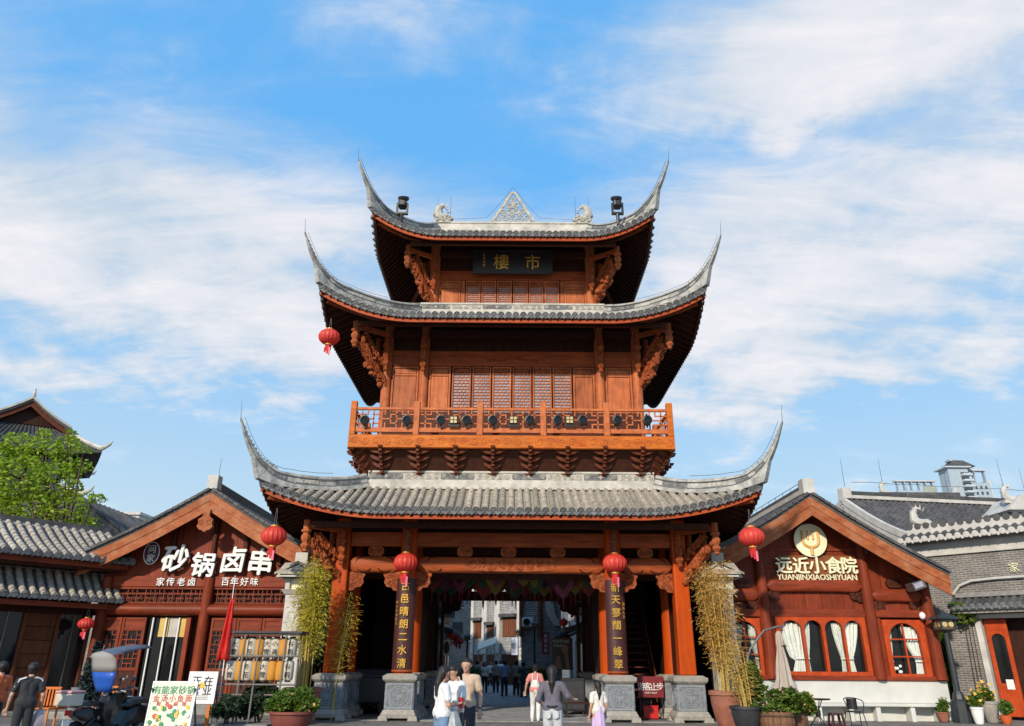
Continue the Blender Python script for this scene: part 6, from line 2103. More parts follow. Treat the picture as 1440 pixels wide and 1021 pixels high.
# left hanging board with a dark oval
p0, p1 = W(623, 900, 35.2), W(633, 922, 35.2)
bo = thing('hanging_board', ((p0.x + p1.x) / 2, 35.2, p1.z), 'white hanging shop board with a dark oval picture on the left through the gate', 'sign board')
MB().box(p0.x, 35.2, p1.z, p1.x, 35.26, p0.z).build('panel', sign_white, bo)
c = ((p0.x + p1.x) / 2, (p0.z + p1.z) / 2)
MB().prism([(c[0] + .13 * math.cos(a * math.pi / 10), c[1] + .26 * math.sin(a * math.pi / 10)) for a in range(20)], 35.192, 35.199).build('oval_picture', poster_dark, bo)
MB().cyl((c[0], 35.23, p0.z), (c[0], 35.23, p0.z + .4), .012, .012, 5).build('hanger', black_metal, bo)
def banner(px, py0, py1, wpx, Y, mt, text, tm, label, grp=None):
    a, b = W(px - wpx / 2, py0, Y), W(px + wpx / 2, py1, Y)
    t = thing('banner', ((a.x + b.x) / 2, Y, b.z), label, 'banner', grp)
    MB().box(a.x, Y, b.z, b.x, Y + .03, a.z).build('cloth', mt, t)
    MB().cyl((a.x - .05, Y + .015, a.z), (b.x + .05, Y + .015, a.z), .025, .025, 6).build('rod', black_metal, t)
    n = len(text)
    for k, s in enumerate(text): write(s, ((a.x + b.x) / 2, Y - .006, a.z - (a.z - b.z) * (k + .7) / (n + .5)), min((b.x - a.x) * .7, (a.z - b.z) / (n + 1)), tm, t, depth=.006)
    return t
banner(723.5, 896, 921, 9, 50, sky_sign, '古城茶社', ink_blue, 'pale blue hanging shop sign with dark characters in the middle of the street')
banner(733, 910, 928, 7, 48, white_clean, '小吃', ink_blue, 'small white shop sign just right of the pale blue one')
for px, y, lab in ((767.5, 42.6, 'dark red banner of white characters right of the air conditioner'),):
    banner(px, 890, 920, 11, y, banner_red, '老街米粉', sign_white, lab)
banner(744, 899, 920, 7, 46, banner_red, '酒', sign_white, 'short dark red banner below the air conditioner, leftmost of two', 'red banners under the air conditioner')
banner(752, 897, 918, 7, 45.6, banner_red, '茶', sign_white, 'short dark red banner below the air conditioner, rightmost of two', 'red banners under the air conditioner')
a, b = W(672, 914, 58), W(697, 903, 55)
aw = thing('awning', ((a.x + b.x) / 2, 56.5, 2.6), 'cream cloth awning sloping over a shop front at the bend of the street', 'awning')
MB().add([(a.x, 57, a.z), (b.x, 57, b.z), (b.x, 59, b.z + .5), (a.x, 59, a.z + .5), (a.x, 57, a.z - .1), (b.x, 57, b.z - .1), (b.x, 59, b.z + .4), (a.x, 59, a.z + .4)], MB.BF).build('cloth', awning_cream, aw)
for x, z in ((a.x + .1, a.z), (b.x - .1, b.z)): MB().cyl((x, 57.1, 0), (x, 57.1, z), .04, .04, 6).build('pole', grey_metal, aw)
sparse = mat('flower_pink', (.75, .35, .42), (.6, .2, .3), .6, 5)
def bush(px, Y, wpx, hpx, mt, label, n, size, seed, flowers=None, cat='shrub'):
    c = G(px, Y); k = Y / FPX
    w, h = wpx * k, hpx * k
    t = thing('leafy_shrub', c, label, cat)
    rr = random.Random(seed)
    for q in range(4):
        MB().tube([(c.x + rr.uniform(-.1, .1) * w, Y, .0), (c.x + rr.uniform(-.3, .3) * w, Y + rr.uniform(-.2, .2), h * .7)], [.03, .012], 5).build('stem', bark, t)
    bl = [((c.x + rr.uniform(-.32, .32) * w, Y + rr.uniform(-.3, .3) * w * .6, h * rr.uniform(.35, .8)), (w * .26, w * .24, h * .24), 1) for q in range(8)]
    leaf_cloud('foliage', mt, t, bl, n, size, seed)
    if flowers: leaf_cloud('flowers', flowers, t, [(b[0], tuple(v * 1.1 for v in b[1]), 1) for b in bl], int(n * .06), size * 1.1, seed + 1, elong=1.1)
    return t
bush(648, 36, 30, 40, leaf_green, 'green flowering shrub at the left side of the street behind the gate', 1300, .10, 11, sparse)
bush(668, 44, 14, 34, leaf_green, 'slim green shrub behind the flowering one on the left of the street', 600, .10, 12)
bush(755, 37, 28, 42, leaf_green, 'green shrub at the right side of the street below the red banners', 1300, .10, 13)
bush(782, 30.2, 22, 34, leaf_dark, 'dark potted shrub by the black boxes inside the gate', 700, .09, 14, mat('flower_white', (.8, .8, .76), (.6, .6, .58), .6, 5))
bush(742, 48, 14, 30, leaf_green, 'small bush on the right beside the white shop sign', 500, .1, 15)
def lamp_post(px, Y, h, label, group=None, s=1.0, big=False):
    c = G(px, Y)
    t = thing('lamp_post', c, label, 'street lamp', group)
    MB().lathe([(.26 * s, 0), (.26 * s, .5 * s), (.22 * s, .56 * s), (.16 * s, .60 * s), (.14 * s, .72 * s), (.10 * s, .8 * s)], c, 8).build('base', lamp_paint, t)
    MB().cyl((c.x, c.y, .75 * s), (c.x, c.y, h - .55 * s), .085 * s, .065 * s, 12).build('post', lamp_paint, t, smooth=True)
    z = h - .55 * s
    m_ = MB(); m_.taper((c.x, c.y, z), (.2 * s, .2 * s), (.44 * s, .44 * s), .06 * s)
    for sx in (-1, 1):
        for sy in (-1, 1): m_.box(c.x + sx * .2 * s - .02 * s, c.y + sy * .2 * s - .02 * s, z + .06 * s, c.x + sx * .2 * s + .02 * s, c.y + sy * .2 * s + .02 * s, z + .34 * s)
    m_.build('lantern_frame', lamp_paint, t)
    MB().box(c.x - .185 * s, c.y - .185 * s, z + .065 * s, c.x + .185 * s, c.y + .185 * s, z + .33 * s).build('lantern_glass', lamp_glass, t)
    MB().taper((c.x, c.y, z + .342 * s), (.70 * s, .70 * s), (.30 * s, .30 * s), .13 * s).taper((c.x, c.y, z + .475 * s), (.2 * s, .2 * s), (.06 * s, .06 * s), .09 * s).build('lantern_roof', lamp_paint, t, bevel=.01)
    if big:
        for k in range(4):
            M = T(c.x, c.y, z + .2 * s) @ RZ(k * math.pi / 2)
            for dx in (-.09, .09):
                q = MB(M); q.lathe([(0, -.006), (.082, -.006), (.082, .006), (0, .006)], (dx * s, -.219, 0), 14, M=RX(R(90)).to_3x3(), caps=False)
                q.build('round_pane', lamp_glow, t)
    return t
lamp_paint = mat('lamp_paint', (.035, .045, .05), (.02, .027, .03), .4, 4)
lamp_glass = mat('lamp_glass', (.11, .085, .05), (.07, .055, .035), .25, 4)
lamp_post(1349, 25.2, 3.25, 'dark street lamp with amber round panes before the grey brick house', big=True, s=1.12)
lamp_post(655, 41, 3.0, 'dark lamp post on the left of the street among the shrubs', 'lamp posts along the old street', .7)
lamp_post(752, 40, 3.6, 'dark lamp post on the right of the street under the air conditioner', 'lamp posts along the old street', .7)
lamp_post(728, 52, 3.6, 'far lamp post beside the pale blue shop sign', 'lamp posts along the old street', .7)
# ------------------------------------------------------------------ lanterns, lights and decorations
def make_lantern(loc, r, label, drop=.45, group='red lanterns hung on the gate', squash=.80):
    """loc = centre of the silk body"""
    x, y, z = loc
    h = r * squash
    t = thing('red_lantern', (x, y, z + h + drop), label, 'lantern', group)
    prof = [(r * max(.28, math.sin(math.pi * (i + .9) / 15.8)) , -h * math.cos(math.pi * (i + .9) / 15.8)) for i in range(15)]
    MB().lathe(prof, loc, 36, lobes=18, lobe_amp=.035).build('silk_body', lantern_red, t, smooth=True)
    ribs = MB()
    for k in range(18):
        a = 2 * math.pi * k / 18
        ribs.tube([(x + (pr[0] * 1.036 + .002) * math.cos(a), y + (pr[0] * 1.036 + .002) * math.sin(a), z + pr[1]) for pr in prof], .006, 4, False)
    ribs.build('rib_wires', tassel_red, t)
    for sg in (-1, 1):
        MB().lathe([(r * .34, sg * h * .96), (r * .36, sg * h * 1.02), (r * .34, sg * h * 1.12), (r * .2, sg * h * 1.14)], loc, 18).build('gilt_collar', gold_trim, t, smooth=True)
    MB().cyl((x - .04, y, z + h * 1.1), (x - .01, y, z + h + drop), .008, .008, 5).build('cord', wire_mat, t)
    MB().cyl((x + .04, y, z + h * 1.1), (x + .01, y, z + h + drop), .008, .008, 5).build('cord', wire_mat, t)
    MB().lathe([(r * .27, -h * 1.12), (r * .29, -h * 1.3), (r * .26, -h * 1.75), (r * .18, -h * 1.8)], loc, 12, lobes=6, lobe_amp=.08).build('tassel', tassel_red, t)
    for k, dx in enumerate((-.12, .0, .10)):
        MB().box(x + dx * r * 2 - .03, y - r * .25 - .01, z - h * 2.15 - .05 * k, x + dx * r * 2 + .03, y - r * .25 + .01, z - h * 1.5).build('tassel_tag', tassel_pink if k == 2 else tassel_red, t)
    return t
for px, py, Y, d, lab in ((385, 754, 22.7, .36, 'red lantern under the left corner of the lower roof, before the hot pot shop'),
                          (1057, 755, 22.7, .36, 'red lantern under the right corner of the lower roof, before the canteen gable'),
                          (570.5, 791, 23.9, .36, 'red lantern hanging over the left couplet board'),
                          (864.5, 792, 23.9, .36, 'red lantern hanging over the right couplet board'),
                          (463, 474, 22.9, .34, 'red lantern hanging from the left corner of the middle roof against the sky')):
    make_lantern(W(px, py, Y), d, lab, drop={463: .42, 385: .55, 1057: .55}.get(int(px), .75))
make_lantern(W(121, 877, 26.2), .25, 'small pink red lantern under the eave between the left hall and the hot pot shop', drop=.55, group='red lanterns hung on the gate', squash=.72)

for k, (x, y, z) in enumerate(((-2.75, 36.6, 2.75), (-2.75, 39.2, 2.75), (-2.95, 43.6, 2.7), (-2.95, 46.4, 2.7), (2.75, 38.4, 2.7), (2.7, 41.6, 2.7), (2.9, 45.6, 2.75), (2.4, 35.2, 3.3))):
    make_lantern((x, y, z), .19, 'small red lantern under a street eave beyond the gate, %s side, %s' % ('left' if x < 0 else 'right', ('nearest', 'second', 'third', 'farthest', 'second', 'third', 'farthest', 'nearest')[k]), .25, 'small red lanterns along the old street')
# floodlights on the balcony railing
for k, px in enumerate((513, 572, 620, 656, 693, 745, 784, 819, 868, 910)):
    p = W(px, 591, 23.62)
    t = thing('round_floodlight', p, 'black round floodlight fixed to the balcony railing', 'floodlight', 'round floodlights along the balcony railing')
    M = RX(R(90)) .to_3x3()
    MB().lathe([(.06, -.16), (.12, -.12), (.165, .0), (.165, .06), (.14, .065), (.13, .05)], p, 18, M=M, caps=False).build('housing', black_metal, t, smooth=True)
    MB().lathe([(0, .045), (.128, .047)], p, 18, M=M, caps=False).build('lens', glass_dark, t)
    MB().tube([(p.x + .13 * math.cos(a * math.pi / 3), p.y - .065, p.z + .13 * math.sin(a * math.pi / 3)) for a in range(7)], .02, 5, False).build('guard_ring', black_metal, t)
    MB().box(p.x - .03, p.y + .02, p.z - .24, p.x + .03, p.y + .08, p.z + .24).build('bracket', black_metal, t)
    lab = ('leftmost', 'second', 'third', 'fourth', 'fifth', 'sixth', 'seventh', 'eighth', 'ninth', 'rightmost')[k]
    t['label'] = 'black round floodlight on the balcony railing, %s%s' % (lab, ' of the ten' if k in (0, 9) else ' of ten from the left')
for k, px in enumerate((638, 722, 801)):
    p = W(px, 591, 23.60)
    t = thing('square_floodlight', p, 'black square floodlight with four amber cells on the railing, %s of three' % ('left', 'middle', 'right')[k], 'floodlight', 'square floodlights along the balcony railing')
    MB().box(p.x - .13, p.y - .05, p.z - .13, p.x + .13, p.y + .10, p.z + .13).build('housing', black_metal, t, bevel=.015)
    for dx in (-.06, .06):
        for dz in (-.06, .06): MB().box(p.x + dx - .045, p.y - .062, p.z + dz - .045, p.x + dx + .045, p.y - .052, p.z + dz + .045).build('lamp_cell', lamp_glow, t)
    MB().box(p.x - .17, p.y, p.z - .2, p.x + .17, p.y + .05, p.z - .14).build('bracket', black_metal, t)
for px, lab, sg in ((566, 'black stage light clamped on the left hip of the top roof', 1), (868, 'black stage light clamped on the right hip of the top roof', -1)):
    p = W(px, 290, 25.6)
    t = thing('stage_light', (p.x, p.y, p.z - .45), lab, 'stage light', 'stage lights on the top roof')
    MB().box(p.x - .14, p.y - .17, p.z + .0, p.x + .14, p.y + .17, p.z + .36).build('head', black_metal, t, bevel=.06)
    MB().lathe([(.15, 0), (.20, .05), (.20, .14), (.16, .16)], (p.x + sg * .03, p.y - .02, p.z + .30), 14, M=RX(R(25)).to_3x3()).build('lens_hood', black_metal, t, smooth=True)
    MB().box(p.x - .21, p.y - .05, p.z - .22, p.x - .145, p.y + .05, p.z + .2).box(p.x + .145, p.y - .05, p.z - .22, p.x + .21, p.y + .05, p.z + .2).box(p.x - .21, p.y - .06, p.z - .30, p.x + .21, p.y + .06, p.z - .222).build('yoke', black_metal, t)
    MB().cyl((p.x, p.y, p.z - .75), (p.x, p.y, p.z - .3), .05, .07, 8).build('foot', black_metal, t)
    t.scale = (1.15, 1.15, 1.05); t.location.z -= .1

# paper hearts and leaves strung below the gate ceiling
deco_cols = [mat('paper_' + n, tuple(v * .5 for v in c), tuple(v * .3 for v in c), .6, 4, transl=.1) for n, c in (('purple', (.16, .035, .15)), ('red', (.48, .03, .03)), ('green', (.05, .16, .07)), ('yellow', (.45, .36, .05)), ('pink', (.5, .10, .2)), ('maroon', (.16, .02, .04)))]
deco_names = ('purple', 'red', 'green', 'yellow', 'pink', 'maroon')
heart = [(0, -.50), (.20, -.30), (.36, -.06), (.40, .16), (.30, .34), (.13, .36), (0, .24), (-.13, .36), (-.30, .34), (-.40, .16), (-.36, -.06), (-.20, -.30)]
rr = random.Random(12)
seen = {}
spots = []
for row, (Y, z, cols_) in enumerate(((27.0, 4.35, 13), (28.6, 4.45, 12), (30.3, 4.5, 11))):
    for k in range(cols_):
        spots.append((-2.75 + 5.5 * k / (cols_ - 1) + rr.uniform(-.08, .08), Y + rr.uniform(-.25, .25), z + rr.uniform(-.16, .16), rr.randrange(6), row))
for (x, y, z, c, row) in spots:
    t = thing('paper_decoration', (x, y, z + .3), '%s paper heart strung under the gate ceiling, %s row' % (deco_names[c], ('front', 'middle', 'back')[row]), 'paper decoration', '%s paper hearts under the gate ceiling, %s row' % (deco_names[c], ('front', 'middle', 'back')[row]))
    a = rr.uniform(-.5, .5)
    M = T(x, y, z) @ RZ(a)
    s = rr.uniform(.85, 1.1)
    q = MB(M); q.prism([(u * s, v * s) for u, v in heart], -.03, .03); o = q.build('heart', deco_cols[c], t, bevel=.02)
    q = MB(M); q.prism([(u * s * .5, v * s * .5 + .02) for u, v in heart], -.045, -.031); q.build('inner_heart', deco_cols[(c + 1 + row) % 6], t)
    q = MB(M); q.cyl((0, 0, -.5 * s), (0, 0, -.82 * s), .03, .012, 6); q.build('tail', deco_cols[1], t)
    q = MB(M); q.cyl((0, 0, .25), (0, 0, 5.6 - z), .006, .006, 4); q.build('string', wire_mat, t)

# ------------------------------------------------------------------ stone lantern pillars behind the bamboo
def lantern_pillar(px, Y, label):
    top = W(px, 778, Y)
    c = Vector((top.x, Y, 0))
    z = top.z
    t = thing('lantern_pillar', c, label, 'pillar', 'stone lantern pillars beside the gate')
    MB().box(c.x - .34, Y - .34, .02, c.x + .34, Y + .34, z - 1.30).build('shaft', white_plaster, t, bevel=.03)
    MB().taper((c.x, Y, z - 1.30), (.74, .74), (.95, .95), .14).build('neck', white_plaster, t)
    b = MB(); 
    for sx in (-1, 1):
        for sy in (-1, 1): b.box(c.x + sx * .30 - .07, Y + sy * .30 - .07, z - 1.16, c.x + sx * .30 + .07, Y + sy * .30 + .07, z - .82)
    b.build('light_house', white_plaster, t)
    MB().box(c.x - .28, Y - .28, z - 1.16, c.x + .28, Y + .28, z - .82).build('light_panel', sign_cream, t)
    for M in (T(c.x, Y, 0), T(c.x, Y, 0) @ RZ(R(90))):
        q = MB(M); q.prism([(-.66, z - .80), (.66, z - .80), (.60, z - .70), (0, z - .42), (-.60, z - .70)], -.5, .5); q.build('gable_roof', white_plaster, t, bevel=.01)
        q = MB(M); q.prism([(-.70, z - .72), (0, z - .38), (.70, z - .72), (.70, z - .66), (0, z - .30), (-.70, z - .66)], -.56, .56); q.build('roof_slab', tile_grey, t)
    MB().box(c.x - .20, Y - .20, z - .45, c.x + .20, Y + .20, z).build('finial_block', white_plaster, t, bevel=.02)
    return t
lantern_pillar(427, 24.6, 'pale stone lantern pillar behind the bamboo left of the gate')
lantern_pillar(1006, 24.6, 'pale stone lantern pillar behind the dry bamboo right of the gate')

def bamboo(loc, h, spread, n_canes, mt, label, n_leaves, seed, lean=(0, 0), cane_mt=None, dry=False, z0=.55, top_pow=1.0, low=.34):
    x, y = loc[0], loc[1]
    t = thing('bamboo_plant', (x, y, z0), label, 'bamboo')
    rr = random.Random(seed)
    tips = []
    for k in range(n_canes):
        a = rr.uniform(0, 6.28)
        s = rr.uniform(.1, 1) * spread
        hh = h * rr.uniform(.72, 1.0)
        b = Vector((x + .2 * math.cos(a) * rr.uniform(.2, 1), y + .2 * math.sin(a) * rr.uniform(.2, 1), z0))
        pts = [b + Vector((s * math.cos(a) * u ** 1.6 + lean[0] * u ** 1.5, s * .7 * math.sin(a) * u ** 1.6 + lean[1] * u, (hh) * u)) for u in (0, .2, .4, .6, .8, 1)]
        MB().tube(pts, [.020, .019, .017, .014, .010, .004], 6).build('cane', cane_mt or cane, t)
        tips.append(pts)
    V, Fc = [], []
    for i in range(n_leaves):
        pts = rr.choice(tips)
        u = low + (1 - low) * rr.random() ** .85
        f = u * 5
        j = min(4, int(f))
        c = pts[j].lerp(pts[j + 1], f - j)
        rad = .03 + .42 * (1 - abs(u - .62)) * rr.random() ** 2.2
        a = rr.uniform(0, 6.28)
        c = c + Vector((math.cos(a) * rad, math.sin(a) * rad * .8, rr.uniform(-.22, .14)))
        d = Vector((math.cos(a + rr.uniform(-.7, .7)), math.sin(a + rr.uniform(-.7, .7)), rr.uniform(-.9, .25))).normalized()
        L_ = rr.uniform(.06, .14)
        w = L_ * rr.uniform(.09, .15)
        s = d.cross(Vector((rr.uniform(-1, 1), rr.uniform(-1, 1), rr.uniform(-1, 1)))).normalized() * w
        k = len(V)
        V += [c, c + d * L_ * .4 + s, c + d * L_ + Vector((0, 0, -.02)), c + d * L_ * .4 - s]
        Fc.append((k, k + 1, k + 2, k + 3))
    MB().add(V, Fc).build('foliage', mt, t)
    tw = MB()
    for i in range(70):
        pts = rr.choice(tips)
        u = rr.uniform(low, .95) * 5
        j = min(4, int(u))
        c = pts[j].lerp(pts[j + 1], u - j)
        a = rr.uniform(0, 6.28)
        tw.tube([c, c + Vector((math.cos(a) * .25, math.sin(a) * .2, .10)), c + Vector((math.cos(a) * .5, math.sin(a) * .4, .08))], [.006, .004, .002], 4)
    tw.build('twigs', cane_mt or cane, t, kind='stuff')
    return t
def pot(loc, r, h, mt, label, name='plant_pot', cat='pot', rim=1.08, group=None):
    x, y = loc[0], loc[1]
    t = thing(name, (x, y, 0), label, cat, group)
    MB().lathe([(r * .62, .015), (r * .78, h * .2), (r * .95, h * .6), (r, h * .86), (r * rim, h * .88), (r * rim, h * .99), (r * .98, h), (r * .9, h * .98), (r * .88, h * .9)], (x, y, 0), 28, caps=False).lathe([(0, .02), (r * .62, .015)], (x, y, 0), 28, caps=False).build('pot_body', mt, t, smooth=True)
    MB().lathe([(0, h * .905), (r * .9, h * .90)], (x, y, 0), 20, caps=False).build('soil', soil, t)
    return t
pL = G(424, 23.0)
pot(pL, .50, .95, terracotta, 'large terracotta pot holding the yellow bamboo left of the gate')
bamboo(pL, 3.75, .34, 16, leaf_bamboo, 'tall yellow green bamboo in the terracotta pot left of the gate', 7500, 21, lean=(-.05, 0), z0=.85, low=.36)
pL2 = G(452, 24.2)
bamboo((WX(462, 985, 24.3), 24.15), 4.1, .35, 4, leaf_bamboo, 'loose bamboo stems leaning against the leftmost gate column', 650, 22, lean=(.12, 0), z0=.02, low=.45)
pR = G(1023, 22.8)
pot(pR, .47, .95, terracotta, 'large terracotta pot holding the dry bamboo right of the gate')
bamboo(pR, 3.75, .32, 16, leaf_straw, 'tall straw coloured bamboo in the terracotta pot right of the gate', 8000, 23, lean=(-.12, 0), z0=.85, low=.25)
pB = G(1048, 21.6)
pot(pB, .40, .62, pot_black, 'black round pot in front of the terracotta pot right of the gate')
bamboo(pB, 1.9, .25, 8, leaf_straw, 'short dry bamboo canes leaning in the black pot', 700, 24, lean=(-.3, 0), z0=.5, low=.2)
bush(1060, 23.2, 40, 78, leaf_green, 'light green feathery shrub behind the black pot', 1800, .07, 25)
# dark creeper behind the pillars
def creeper(px0, px1, py0, py1, Y, mt, label, n, size, seed):
    rr = random.Random(seed)
    a, b = W(px0, py0, Y), W(px1, py1, Y)
    t = thing('creeper', ((a.x + b.x) / 2, Y, 0), label, 'climbing plant')
    bl = []
    for k in range(14):
        bl.append(((rr.uniform(min(a.x, b.x), max(a.x, b.x)), Y + rr.uniform(-.1, .1), lerp(b.z, a.z, (k + .5) / 14)), ((abs(b.x - a.x)) * rr.uniform(.3, .6), .22, (a.z - b.z) / 14 * 1.1), 1))
    for k in range(3): 
        x = lerp(a.x, b.x, .3 + .2 * k)
        MB().tube([(x, Y + .1, 0.0), (x + .1, Y + .1, lerp(b.z, a.z, .5)), (x - .05, Y + .1, a.z)], [.012, .01, .006], 5).build('stem', bark, t)
    leaf_cloud('foliage', mt, t, bl, n, size, seed)
    return t
creeper(440, 458, 770, 940, 24.9, leaf_dark, 'dark creeper between the left stone pillar and the gate column', 2200, .10, 31)
creeper(985, 1002, 775, 860, 24.95, leaf_dark, 'dark creeper between the right stone pillar and the gate column', 1500, .10, 32)
creeper(1320, 1346, 875, 1000, 26.7, leaf_green, 'ivy hanging behind the street lamp on the brick wall', 2400, .08, 33)
creeper(1342, 1372, 848, 876, 26.75, leaf_green, 'ivy on the brick wall under the tiled door canopy', 700, .075, 34)

# ------------------------------------------------------------------ canteen terrace
bt = thing('white_bench', (WX(1230, 985, 25.3), 25.3, 0), 'long curved white built-in bench along the foot of the canteen', 'bench')
n = 30
x0_, x1_ = WX(1095, 985, 25.4), WX(1338, 985, 25.0)
fr = []
for i in range(n + 1):
    u = i / n
    x = lerp(x0_, x1_, u)
    d = .62 + .10 * math.sin(u * math.pi * 2.2 + .6) - .34 * max(0, (u - .86) / .14) ** 2
    fr.append((x, 25.93 - d))
MB().slab([(x, y) for x, y in fr] + [(x1_, 25.93), (x0_, 25.93)], .43, .52).build('seat', white_clean, bt, bevel=.02)
for u in (.02, .24, .46, .62, .82, .985):
    i = int(u * n)
    x, y = fr[i]
    MB().box(x - .07, y + .06, .0, x + .07, 25.92, .428).build('pier', white_clean, bt, bevel=.015)
MB().box(x0_, 25.80, 0.0, x1_ - .05, 25.925, .428).build('back_panel', white_clean, bt)
# table, chair, stool
tc0 = G(1148, 22.6)
tb = thing('cafe_table', tc0, 'small round black cafe table on three curved legs', 'table')
MB().lathe([(0, .735), (.36, .735), (.375, .745), (.375, .765), (.36, .775), (0, .775)], tc0, 32, caps=False).build('table_top', glass_dark, tb, smooth=True)
for k in range(3):
    a = .5 + k * 2.094
    cx, sy = math.cos(a), math.sin(a)
    MB().tube([(tc0.x + .22 * cx, tc0.y + .22 * sy, .73), (tc0.x + .06 * cx, tc0.y + .06 * sy, .5), (tc0.x + .05 * cx, tc0.y + .05 * sy, .32), (tc0.x + .28 * cx, tc0.y + .28 * sy, .015)], .014, 6).build('leg', black_metal, tb)
MB().lathe([(.05, .3), (.07, .34), (.07, .46), (.05, .5)], tc0, 12).build('collar', black_metal, tb)
cc0 = G(1199, 22.4)
ch = thing('bistro_chair', cc0, 'black metal bistro chair with curved arms by the white bench', 'chair')
MB().lathe([(0, .44), (.2, .44), (.215, .455), (.2, .47), (0, .465)], cc0, 24, caps=False).build('seat', black_metal, ch, smooth=True)
for sx in (-1, 1):
    MB().tube([(cc0.x + sx * .24, cc0.y + .22, .01), (cc0.x + sx * .19, cc0.y + .12, .45)], .013, 6).build('leg', black_metal, ch)
    MB().tube([(cc0.x + sx * .22, cc0.y - .24, .01), (cc0.x + sx * .18, cc0.y - .12, .45)], .013, 6).build('leg', black_metal, ch)
MB().tube([(cc0.x - .19, cc0.y - .12, .46), (cc0.x - .25, cc0.y - .10, .66)] + [(cc0.x - .25 * math.cos(a * math.pi / 8), cc0.y - .05 + .26 * math.sin(a * math.pi / 8), .72 + .08 * math.sin(a * math.pi / 8)) for a in range(9)] + [(cc0.x + .25, cc0.y - .10, .66), (cc0.x + .19, cc0.y - .12, .46)], .013, 6).build('arm_rail', black_metal, ch)
q = MB(); 
arc_ = [(cc0.x + .17 * math.sin(a), cc0.y - .03 + .22 * math.cos(a)) for a in [lerp(-1.0, 1.0, i / 8) for i in range(9)]]
q.slab(arc_ + [(x, y + .012) for x, y in arc_[::-1]], .50, .78); q.build('back_plate', black_metal, ch)
st0 = G(1172, 21.7)
stl = thing('plastic_stool', st0, 'dark brown square plastic stool beside the cafe table', 'stool')
stm = mat('stool_plastic', (.065, .028, .03), (.045, .02, .022), .35, 3)
MB().taper((st0.x, st0.y, .42), (.30, .30), (.27, .27), .045).build('seat', stm, stl, bevel=.015)
for sx in (-1, 1):
    for sy in (-1, 1):
        MB().beam((st0.x + sx * .17, st0.y + sy * .17, .0), (st0.x + sx * .125, st0.y + sy * .125, .42), .055, .05).build('leg', stm, stl)
for sx in (-1, 1):
    MB().box(st0.x + sx * .155 - .012, st0.y - .13, .14, st0.x + sx * .155 + .012, st0.y + .13, .19).build('stretcher', stm, stl)
    MB().box(st0.x - .13, st0.y + sx * .155 - .012, .141, st0.x + .13, st0.y + sx * .155 + .012, .191).build('stretcher', stm, stl)
# closed parasol on its cantilever
pp = G(1104, 23.4)
par = thing('closed_parasol', pp, 'closed beige parasol hanging from a grey arm before the canteen window', 'parasol')
cloth = mat('parasol_cloth', (.48, .41, .35), (.33, .28, .24), .85, 5, (3, 3, .4), bump=.4)
za, zb_ = WZ(885, 23.4), WZ(968, 23.4)
MB().lathe([(.04, za), (.085, lerp(za, zb_, .05)), (.10, lerp(za, zb_, .22)), (.085, lerp(za, zb_, .28)), (.15, lerp(za, zb_, .5)), (.19, lerp(za, zb_, .70)), (.20, lerp(za, zb_, .80)), (.30, lerp(za, zb_, 1.0)), (.24, lerp(za, zb_, 1.0) + .02), (.1, lerp(za, zb_, .9))], (WX(1099, 925, 23.4), 23.4, 0), 32, caps=False, lobes=8, lobe_amp=.16).build('folded_cloth', cloth, par, smooth=True)
xx = WX(1099, 890, 23.4)
MB().tube([(xx + .05, 23.4, za + .02), (xx - .05, 23.4, za + .14), (xx - .5, 23.45, za + .02), (xx - .95, 23.5, za - .5), (xx - 1.10, 23.5, za - .85)], .032, 8).build('arm', grey_metal, par)
MB().cyl((xx - 1.12, 23.5, 0), (xx - 1.05, 23.5, za - .6), .04, .04, 8).build('mast', grey_metal, par)
MB().lathe([(.09, lerp(za, zb_, .245)), (.105, lerp(za, zb_, .255)), (.09, lerp(za, zb_, .27))], (xx, 23.4, 0), 16).build('strap', pot_black, par)
